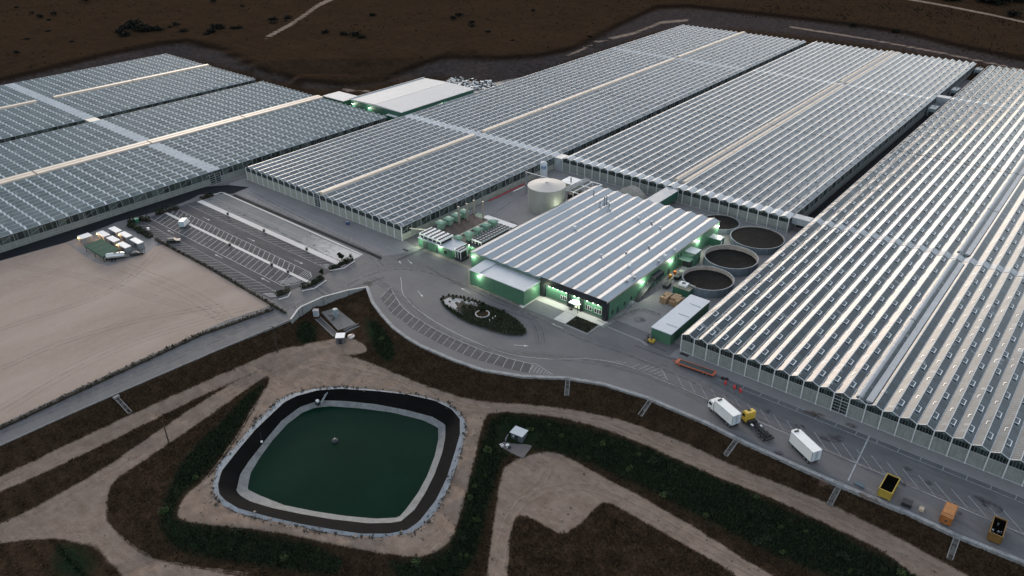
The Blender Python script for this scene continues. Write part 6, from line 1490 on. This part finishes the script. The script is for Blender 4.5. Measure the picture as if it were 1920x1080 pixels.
# concrete drain chutes down the embankment
def chute(lab, a, b, w=1.1, z1=TOEZ):
    A = Vector(at(*a, 0)[:2]); B = Vector(at(*b, z1)[:2]); t = thing('drain_chute', lab, 'drain', (A.x,A.y,0), 0, 'concrete drain chutes')
    d = (B-A).normalized(); n = Vector((-d.y,d.x)); N = 14
    for nm, offs, ww, dz in (('channel', 0, w, .06), ('side_kerb', w/2, .22, .30), ('side_kerb', -w/2, .22, .30)):
        m = MB()
        for i in range(N+1):
            p = A+(B-A)*i/N+n*offs; z = max(gz(p.x,p.y), min(0, gz(*(A+(B-A)*i/N))))+dz
            l, r = p+n*ww/2, p-n*ww/2; m.v += [(l.x,l.y,z),(r.x,r.y,z),(l.x,l.y,z-.5),(r.x,r.y,z-.5)]
        for i in range(N):
            q = 4*i
            for f in ((0,1,5,4),(2,0,4,6),(1,3,7,5)): m.f.append(tuple(q+k for k in f)); m.m.append(0)
        m.build(nm, M('chute_concrete',(0.20,0.19,0.185) if nm != 'channel' else (0.10,0.095,0.09),.85,.2,.8), t)
    m = MB(); m.cbox(A.x,A.y,-.3,.2,1.6,.8,math.atan2(d.y,d.x)+math.pi/2); m.build('inlet', m_conc, t)
chute('concrete drain chute nearest the curved bays, almost upright in view', (1065,708), (1062,752))
chute('drain chute below the start of the truck yard lines', (1222,747), (1199,787))
chute('drain chute below the yellow-cabbed truck', (1383,822), (1359,860))
chute('drain chute between the white trailer and the yellow skip', (1576,907), (1554,948))
chute('drain chute below the amber skip', (1796,1004), (1778,1054))
chute('short drain chute beside the gravel field road', (218,744), (245,776), 1.0, -3.0)

for o in list(COL.objects):
    if o.parent is None and o.name.split('.')[0] in ('lorry','box_trailer','hooklift_truck'): o.scale = (1.1,1.1,1.1)
    if o.parent is None and o.name.split('.')[0] == 'skip' and 'weathered_yellow_paint' in [m_.name for c_ in o.children for m_ in c_.data.materials]: o.scale = (1.04,1.04,1.04)
# ------------------------------------------------------------------ planting
def leafmat(name, c0, c1, rough=0.8):
    t = NT(name); v = t.coord(); n = t.noise(v, 0.9, 3); g = t.n('NewGeometry')
    t.color(t.mix(t.math('ADD', t.math('MULTIPLY', g.outputs['Random Per Island'], .6), t.math('MULTIPLY', n, .4)), c0, c1)); t.set(Roughness=rough); t.b.inputs['Specular IOR Level'].default_value = .2; return t.mat
m_leafD = leafmat('dark_leaf', (0.006,0.011,0.006), (0.026,0.040,0.018))
m_leafG = leafmat('mid_green_leaf', (0.018,0.034,0.012), (0.060,0.085,0.030))
m_leafY = leafmat('ochre_leaf', (0.055,0.040,0.010), (0.16,0.105,0.022))
m_leafO = leafmat('olive_leaf', (0.007,0.009,0.0045), (0.030,0.032,0.015))
m_leafF = leafmat('hillside_leaf', (0.002,0.003,0.002), (0.007,0.009,0.006), .95)
m_bark = M('bark', (0.03,0.022,0.016), .9, .2, 2)
def leaves(m, cx, cy, cz, rx, ry, rz, n, s, rng):
    for _ in range(n):
        u = rng.uniform(-1,1); a = rng.uniform(0,2*math.pi); r = rng.uniform(.35,1)**.5; q = math.sqrt(1-u*u)*r
        p = Vector((cx+rx*q*math.cos(a), cy+ry*q*math.sin(a), cz+rz*u*r)); d = Vector((rng.gauss(0,1),rng.gauss(0,1),abs(rng.gauss(0.5,1)))).normalized()
        e = d.orthogonal().normalized(); f = d.cross(e); b = rng.uniform(0,6.28); e, f = e*math.cos(b)+f*math.sin(b), f*math.cos(b)-e*math.sin(b); k = s*rng.uniform(.6,1.4)
        m.face([p-e*k, p+f*k*.55, p+e*k, p-f*k*.55])
def shrub_mesh(name, mat, r, h, n, s, seed, lumps=5, root=None, stem=True):
    rng = random.Random(seed); m = MB()
    for i in range(lumps):
        a = rng.uniform(0,6.28); d = rng.uniform(0,.55)*r; k = rng.uniform(.5,.75)
        leaves(m, d*math.cos(a), d*math.sin(a), h*rng.uniform(.4,.65), r*k, r*k, h*rng.uniform(.3,.45), n//lumps, s, rng)
    o = m.build(name, mat, root, world=False) if root else m.build(name, mat)
    return o
def shrub(lab, x, y, z, r, h, mat, n=140, s=.16, seed=0, group=None, cat='shrub', nm='shrub'):
    t = thing(nm, lab, cat, (x,y,z), 0, group)
    shrub_mesh('foliage', mat, r, h, n, s, seed, 5, t); k = MB()
    for i in range(3): a = i*2.1; k.tube((0,0,-.1),(r*.4*math.cos(a),r*.4*math.sin(a),h*.5),.05,5)
    k.build('stem', m_bark, t, world=False); return t
def hedge(lab, pts, w, h, mat, dens=14, s=.22, seed=1, z=0.0, ragged=.35):
    rng = random.Random(seed); t = thing('hedge', lab, 'hedge', (pts[0][0],pts[0][1],z)); m = MB()
    for a, b in zip(pts[:-1], pts[1:]):
        A, B = Vector(a), Vector(b); L = (B-A).length; k = max(1, int(L/1.0))
        for i in range(k):
            p = A+(B-A)*((i+rng.random())/k); hh = h*rng.uniform(1-ragged,1+ragged); ww = w*rng.uniform(.75,1.15)
            leaves(m, p.x+rng.uniform(-.15,.15)*w, p.y+rng.uniform(-.15,.15)*w, z+hh*.5, max(.55,ww*.5), max(.55,ww*.5), hh*.55, dens, s, rng)
    m.build('foliage', mat, t)
    c = MB()
    for a, b in zip(pts[:-1], pts[1:]): c.ribbon([a,b], w*.55, z-.05, z+h*.45)
    c.build('core', m_bark, t); return t
h = lambda *q: at2(q)
hedge('dark bushy hedge bed along the cabin side of the car park', h((242,421),(262,434),(283,446)), 3.0, 1.5, m_leafD, 60, .3, 2)
hedge('tall ragged shrubs at the upper corner of the car park hedge', h((243,420),(262,412),(282,416)), 1.8, 2.3, m_leafD, 55, .28, 3)
hedge('low clipped hedge line between the car park and the gravel field', h((292,450),(400,507),(536,588)), 1.2, .9, m_leafO, 26, .22, 4)
hedge('dark shrub island at the head of the bay rows by the black road', h((292,403),(312,398)), 2.0, 2.0, m_leafD, 70, .28, 5)
hedge('second dark shrub island at the head of the bay rows, nearer the pale strip', h((314,397),(334,392)), 2.0, 2.0, m_leafD, 70, .28, 6)
hedge('rounded dark shrubs behind the pale strip beside the black road', h((378,374),(400,367)), 2.2, 1.8, m_leafD, 70, .28, 7)
hedge('shrub island at the exit end of the middle bay rows', h((568,541),(588,533),(606,522)), 2.2, 1.6, m_leafD, 80, .28, 8)
hedge('shrub island at the exit end beside the white concrete strip', h((619,505),(640,498),(660,488)), 2.2, 1.6, m_leafD, 80, .28, 9)
hedge('shrub bed at the corner of the gravel field and the car park exit', h((520,556),(541,546)), 2.4, 1.6, m_leafD, 80, .28, 10)
hedge('long scrubby hedge between the gravel field and its road', [at(512,581)[:2],(-198.0,90),(-198.4,60),(-198.6,30),(-198.8,0),(-199,-30)], 1.6, 1.1, m_leafO, 26, .24, 11)
ik = MB()
for pts in (h((566,546),(590,541),(612,526)), h((618,508),(645,503),(665,490)), h((522,562),(540,557),(545,548))): ik.ribbon(pts, .4, -.05, .2)
kind(ik.build('kerb', m_conc_w), 'structure')
# leaning small trees by the hedge islands
def tree(lab, x, y, z, h, r, mat, seed, n=900, s=.25, nm='tree', cat='tree', group=None):
    rng = random.Random(seed); t = thing(nm, lab, cat, (x,y,z), 0, group); m = MB(); top = Vector((rng.uniform(-.2,.2),rng.uniform(-.2,.2),h*.6)); m.tube((0,0,-.1),top,.14*h/4,7,0,.07*h/4)
    c = MB()
    for i in range(9):
        a = rng.uniform(0,6.28); q = Vector((math.cos(a)*r*.6*rng.uniform(.3,1), math.sin(a)*r*.6*rng.uniform(.3,1), h*rng.uniform(.5,.88))); m.tube(top*.6, q, .05*h/4, 5, 0, .02); k = r*rng.uniform(.35,.6)
        leaves(c, q.x, q.y, q.z, k, k, k*.8, n//9, s, rng)
    m.build('trunk', m_bark, t, world=False); c.build('crown', mat, t, world=False); return t
x, y, _ = at(640.5,489); tree('small round tree in the island beside the white concrete strip', x, y, 0, 3.2, 1.3, m_leafD, 21)
x, y, _ = at(604,520); tree('thin upright tree at the tip of the exit shrub island', x, y, 0, 3.4, .8, m_leafD, 22)
# planted island
z9 = lambda q: [at(810+a*190/1918, 540+b*190/1918)[:2] for a, b in q]
OV = z9([(160,235),(200,190),(300,152),(420,160),(550,182),(720,232),(900,290),(1050,335),(1200,392),(1350,452),(1500,540),(1620,620),(1720,715),(1785,820),(1780,868),(1700,908),(1500,908),(1300,870),(1100,815),(900,745),(700,672),(540,590),(400,500),(280,405),(200,320)])
kind(MB().prism(OV, -.05, .22).build('garden_bed', M('bed_soil',(0.030,0.024,0.016),.95,.3,1.0)), 'structure')
kb = MB(); kb.ribbon(OV+[OV[0]], .3, -.05, .26); kind(kb.build('kerb', M('dark_kerb',(0.05,0.05,0.052),.85)), 'structure')
pg = MB(); pg.sheet(z9([(215,240),(330,190),(450,205),(560,250),(520,300),(470,270),(430,290),(480,360),(450,400),(540,460),(600,520),(540,530),(470,480),(360,400),(250,320)]), .235); pg.sheet(z9([(430,195),(600,225),(760,265),(920,300),(860,325),(740,300),(720,340),(680,330),(560,240)]), .236)
pg.sheet(z9([(700,300),(800,310),(870,345),(840,365),(720,330)]), .237)
kind(pg.build('gravel', M('white_gravel',(0.40,0.385,0.39),.9,.3,2.5,dirt=(.2,.19,.18))), 'structure')
rc = z9([(955,510)])[0]; rr = z9([(780,515)])[0]; RR = 2.15
kr = MB(); N = 28; kr.ribbon([(rc[0]+RR*math.cos(2*math.pi*i/N), rc[1]+RR*math.sin(2*math.pi*i/N)) for i in range(N+1)], .35, .2, .55)
kind(kr.build('kerb', M('pale_ring_kerb',(0.42,0.40,0.42),.8)), 'structure')
tree('round dark tree inside the pale stone ring of the planted island', rc[0]+.1, rc[1]+.3, .3, 2.9, 1.25, m_leafD, 31, 1100, .22)
rg = random.Random(41)
for i in range(7):
    a = 2*math.pi*i/7; shrub('ochre flowering shrub inside the pale stone ring', rc[0]+1.35*math.cos(a), rc[1]+1.35*math.sin(a), .3, .55, .55, m_leafY, 120, .13, 60+i, 'ochre shrubs in the stone ring')
k = 0
for q in ((215,190),(320,160),(395,168),(462,180),(545,190),(610,200),(690,222),(765,245),(830,265),(900,285)):
    x, y = z9([q])[0]; shrub('small clipped round shrub on the packing hall side of the island rim', x, y, .2, .5, .8, m_leafD, 120, .14, 70+k, 'clipped shrubs along the island rim'); k += 1
for q in ((180,235),(215,300),(280,370),(350,420),(430,470),(480,505),(530,540)):
    x, y = z9([q])[0]; shrub('rounded olive shrub on the curved-bay side of the island rim', x, y, .2, .65, .8, m_leafO if k % 2 else m_leafD, 130, .15, 70+k, 'rounded shrubs along the island rim'); k += 1
for q, mt, r, lab in (((400,220),m_leafG,.7,'light green shrub at the pale gravel tip of the island'),((335,275),m_leafY,.4,'small orange-brown plant in the pale gravel'),((620,255),m_leafG,.6,'mid green shrub between the pale gravel patches'),((600,370),m_leafG,.8,'broad green shrub in the brown soil of the island'),((720,370),m_leafG,.9,'tallest light green shrub before the ringed tree'),((970,330),m_leafD,1.0,'dark spreading shrub right behind the ringed tree'),((1340,470),m_leafD,.8,'dark spiky shrub on the far edge of the island'),((1310,600),m_leafO,1.0,'olive mound shrub in the wide end of the island'),((860,300),m_leafD,.45,'small dark shrub beside the last pale gravel patch'),((700,270),m_leafG,.45,'low green tuft between white stones')):
    x, y = z9([q])[0]; shrub(lab, x, y, .2, r, r*1.1, mt, 200, .16, 100+k); k += 1
for q in ((1090,640),(1150,600),(1200,565)):
    x, y = z9([q])[0]; t = thing('marker_stone', 'small pale upright stone in the planted island', 'stone', (x,y,.2), 0, 'pale upright stones'); m = MB(); m.box(-.14,.14,-.12,.12,0,.62,0,.05); m.build('stone', m_white, t, world=False)
gcm = MB(); rg = random.Random(44)
def inpoly(x, y, P_):
    c = False; n = len(P_)
    for i in range(n):
        a, b = P_[i], P_[(i+1)%n]
        if (a[1] > y) != (b[1] > y) and x < (b[0]-a[0])*(y-a[1])/(b[1]-a[1])+a[0]: c = not c
    return c
xs = [p[0] for p in OV]; ysv = [p[1] for p in OV]; splitx = z9([(760,500)])[0][0]
cnt = 0
while cnt < 5200:
    x, y = rg.uniform(min(xs),max(xs)), rg.uniform(min(ysv),max(ysv))
    if not inpoly(x, y, OV) or math.hypot(x-rc[0],y-rc[1]) < RR+.2: continue
    if x < splitx-rg.uniform(0,6) and y > 148.6+rg.uniform(0,1.5): continue
    leaves(gcm, x, y, .35, .12, .12, .22, 1, .24, rg); cnt += 1
kind(gcm.build('foliage', leafmat('ground_cover_leaf',(0.008,0.015,0.006),(0.028,0.046,0.018))), 'stuff')
# lawn blades before the entrance
lb = MB()
for _ in range(1500): leaves(lb, rg.uniform(-115.2,-107.4), rg.uniform(164.6,170.1), .2, .05,.05,.1, 1, .16, rg)
kind(lb.build('grass', m_leafO), 'stuff')

# ------------------------------------------------------------------ rough grass on the slopes, stones, hillside scrub
rngn = np.random.default_rng(12)
idxv = np.where((PX > -60) & (PX < 1980) & (PY > 520) & (PY < 1110) & (P[:,2] < PADZ-.35) & (a_path < .45))[0]
inpond = np.array([inpoly(x, y, RIMW) for x, y in P[idxv][:,:2]])
pads = [[(592,578),(690,566),(704,640),(620,662),(580,612)],[(932,792),(1012,812),(1004,848),(988,868),(930,846)]]
inpad = np.array([any(inpoly(x, y, q) for q in pads) for x, y in zip(PX[idxv], PY[idxv])])
idxv = idxv[~inpond & ~inpad]
def tufts(name, sel, n, hmin, hmax, wid, mat, blades=3):
    pick = rngn.choice(sel, n); base = P[pick]+np.c_[rngn.uniform(-.5,.5,(n,2)), np.zeros(n)]
    v = []; f = []
    for b in base:
        z = gz(b[0], b[1])
        z = max(z, b[2]-.3)-.05
        for k in range(blades):
            a = rngn.uniform(0, 6.28); hh = rngn.uniform(hmin, hmax); w = wid*rngn.uniform(.6,1.3); d = rngn.uniform(.1,.5)
            ca, sa = math.cos(a), math.sin(a); ox, oy = rngn.uniform(-.2,.2,2); i = len(v)
            v += [(b[0]+ox-w*sa, b[1]+oy+w*ca, z), (b[0]+ox+w*sa, b[1]+oy-w*ca, z), (b[0]+ox+ca*d*hh, b[1]+oy+sa*d*hh, z+hh)]; f.append((i,i+1,i+2))
    me_ = bpy.data.meshes.new(name); me_.from_pydata(v, [], f); me_.materials.append(mat); o = bpy.data.objects.new(name, me_); COL.objects.link(o); kind(o, 'stuff'); return o
gsel = idxv[a_green[idxv] > .5]; dsel = idxv[a_green[idxv] <= .5]
tufts('dry_grass', dsel, 26000, .2, .6, .14, leafmat('dry_blade',(0.008,0.0055,0.0035),(0.105,0.066,0.036),.95))
tufts('weeds', gsel, 16000, .25, .8, .2, leafmat('weed_blade',(0.004,0.008,0.004),(0.034,0.052,0.024),.9))
for i in range(1): pass
bsel = rngn.choice(gsel, 60)
k = 0
protoS = None
for q in bsel:
    x, y, z = P[q]; r = rngn.uniform(.6,1.5)
    if protoS is None or k % 12 == 0: protoS = shrub('wild bush on the dark green slope below the dirt track', x, y, z-.1, r, r, m_leafD if k % 24 else m_leafG, 220, .22, 300+k, 'wild bushes on the slope')
    else:
        c = copy_tree(protoS, (x,y,z-.1), rngn.uniform(0,6.28)); s_ = rngn.uniform(.6,1.3); c.scale = (s_,s_,s_*rngn.uniform(.7,1.2))
    k += 1
# small stones and weeds scattered on bare ground round the pond
st = MB(); rg = random.Random(51)
psel = np.where((a_path > .55) & (PX > -40) & (PX < 1960) & (PY > 640) & (PY < 1100))[0]
for q in rngn.choice(psel, 1500):
    x, y, z = P[q]
    if inpoly(x, y, LINW): continue
    s_ = abs(rg.gauss(.03,.07))+.04; st.cbox(x+rg.uniform(-.4,.4), y+rg.uniform(-.4,.4), z-.05, z+s_*.8, s_*2, s_*1.5, rg.uniform(0,3), rg.choice([0,0,0,1]))
n = len(RIMW)
for _ in range(420):
    i = rg.randrange(n); t_ = rg.random(); a, b = Vector(RIMW[i]), Vector(RIMW[(i+1)%n]); p = a+(b-a)*t_; s_ = abs(rg.gauss(.04,.09))+.06; p += Vector((rg.gauss(0,.5),rg.gauss(0,.5)))
    st.cbox(p.x,p.y,PONDZ-.1,PONDZ+s_*1.1,s_*2,s_*1.6,rg.uniform(0,3),rg.choice([0,1,1]))
kind(st.build('gravel', [M('loose_stone',(0.22,0.18,0.155),.9,.3,2), M('dark_clod',(0.03,0.026,0.02),.9,.3,2)]), 'stuff')
# scrub on the far hillside
far = [(75,32,3),(92,38,2),(100,28,3),(60,25,2),(160,2,4),(225,62,4),(238,55,5),(248,50,6),(262,58,6),(275,60,5),(290,57,4),(235,68,5),(300,58,3),(345,60,3),(398,62,4),(408,55,5),(388,66,3),(440,55,3),(450,54,3),(510,40,4),(540,36,4),(512,46,3),(535,42,2),(560,42,2),(575,40,2),(610,62,3),(645,65,3),(668,68,4),(680,72,3),(850,35,3),(860,30,3),(884,43,3),(885,50,2),(915,60,2),(960,78,2),(400,4,3),(90,60,2),(50,75,2),(135,80,2),(700,30,3),(780,60,2),(1105,72,2),(1600,52,3),(1680,66,3),(1840,5,9),(1870,10,9),(1900,4,10),(1895,30,5),(1780,2,7),(30,15,2),(455,12,2),(1000,20,2),(30,100,2),(330,48,3),(320,52,2)]
pros = []
for k, (px, py, r) in enumerate(far):
    z = 12.0
    for _ in range(4): x, y, _z = at(px, py, z); z = gz(x, y)
    if y > 1450 or x < -1450: continue
    r *= 1.5
    if k < 5:
        t = thing('shrub', 'low dark shrub scattered on the brown hillside beyond the glasshouses', 'shrub', (x,y,z-.3), 0, 'scrub on the far hillside'); shrub_mesh('foliage', m_leafF, 1.0, .8, 260, .13, 400+k, 6, t); pros.append(t)
        q = MB(); q.tube((0,0,-.3),(0,0,.5),.06,5); q.build('stem', m_bark, t, world=False)
    else: t = copy_tree(pros[k % 5], (x,y,z-.3), k*1.7)
    t.scale = (r, r*.8, r*.75)

fsel = np.where((P[:,2] > 5.5) & (dep > 380) & (dep < 1150) & (PX > -50) & (PX < 1970) & (PY > -30) & (a_path < .2))[0]
tufts('scrub', fsel, 3200, .4, 1.2, .6, leafmat('scrub_leaf',(0.003,0.003,0.002),(0.016,0.012,0.007),.95), 3)
# ------------------------------------------------------------------ dusk: sky, weak low sun behind the far glasshouses
GLOW_MAX, OVERCAST = (12.0,10.2,8.7), (0.36,0.41,0.49)
SUN_EL, SUN_AZ = 3.2, -36.0       # degrees above the horizon; azimuth from +Y towards +X
W = bpy.data.worlds.new("World"); S.world = W; W.use_nodes = True
wt = W.node_tree; bg = wt.nodes['Background']
sky = wt.nodes.new('ShaderNodeTexSky'); sky.sky_type = 'NISHITA'; sky.sun_disc = False
sky.sun_elevation = math.radians(SUN_EL); sky.sun_rotation = math.radians(SUN_AZ)
sky.air_density = 1.0; sky.dust_density = 2.2; sky.ozone_density = 1.5
# thin high cloud evens the dusk out: the glow is held down and a soft overcast tone is added
def wmix(blend, fac, A, B):
    x = wt.nodes.new('ShaderNodeMix'); x.data_type = 'RGBA'; x.blend_type = blend; x.inputs[0].default_value = fac
    for i, q in ((6, A), (7, B)):
        if isinstance(q, tuple): x.inputs[i].default_value = (*q, 1)
        else: wt.links.new(q, x.inputs[i])
    return x.outputs[2]
hs = wt.nodes.new('ShaderNodeHueSaturation'); hs.inputs['Saturation'].default_value = 0.42; wt.links.new(sky.outputs[0], hs.inputs['Color'])
c = wmix('DARKEN', 1.0, hs.outputs[0], GLOW_MAX)
c = wmix('ADD', 1.0, c, OVERCAST)
# dark ragged band added low in the unseen sky to dim far roof reflections
tc = wt.nodes.new('ShaderNodeTexCoord'); sp = wt.nodes.new('ShaderNodeSeparateXYZ'); wt.links.new(tc.outputs['Generated'], sp.inputs[0])
nz = wt.nodes.new('ShaderNodeTexNoise'); nz.inputs['Scale'].default_value = 9.0; nz.inputs['Detail'].default_value = 4.0; wt.links.new(tc.outputs['Generated'], nz.inputs['Vector'])
ml = wt.nodes.new('ShaderNodeMath'); ml.operation = 'MULTIPLY_ADD'; ml.inputs[1].default_value = 0.06; wt.links.new(nz.outputs['Fac'], ml.inputs[0]); wt.links.new(sp.outputs[2], ml.inputs[2])
mr = wt.nodes.new('ShaderNodeMapRange'); mr.interpolation_type = 'SMOOTHSTEP'; wt.links.new(ml.outputs[0], mr.inputs[0])
for i, q in enumerate((0.086, 0.134, 0.0, 1.0)): mr.inputs[1+i].default_value = q
mx = wt.nodes.new('ShaderNodeMix'); mx.data_type = 'RGBA'; wt.links.new(mr.outputs[0], mx.inputs[0]); mx.inputs[6].default_value = (0.20,0.21,0.23,1); wt.links.new(c, mx.inputs[7]); c = mx.outputs[2]
wt.links.new(c, bg.inputs['Color']); bg.inputs['Strength'].default_value = 0.15
sl = bpy.data.lights.new("sun", 'SUN'); so = bpy.data.objects.new("sun", sl); COL.objects.link(so)
sl.energy = 0.4; sl.angle = math.radians(12); sl.color = (1.0,0.86,0.72)
LA, LE = math.radians(-62), math.radians(13)
dirv = Vector((math.sin(LA)*math.cos(LE), math.cos(LA)*math.cos(LE), math.sin(LE)))
so.rotation_euler = dirv.to_track_quat('Z', 'Y').to_euler(); so.location = (0,0,200)
S.view_settings.view_transform = 'Standard'; S.view_settings.look = 'None'; S.view_settings.gamma = 1.0; S.view_settings.exposure = 2.0
S.render.film_transparent = False
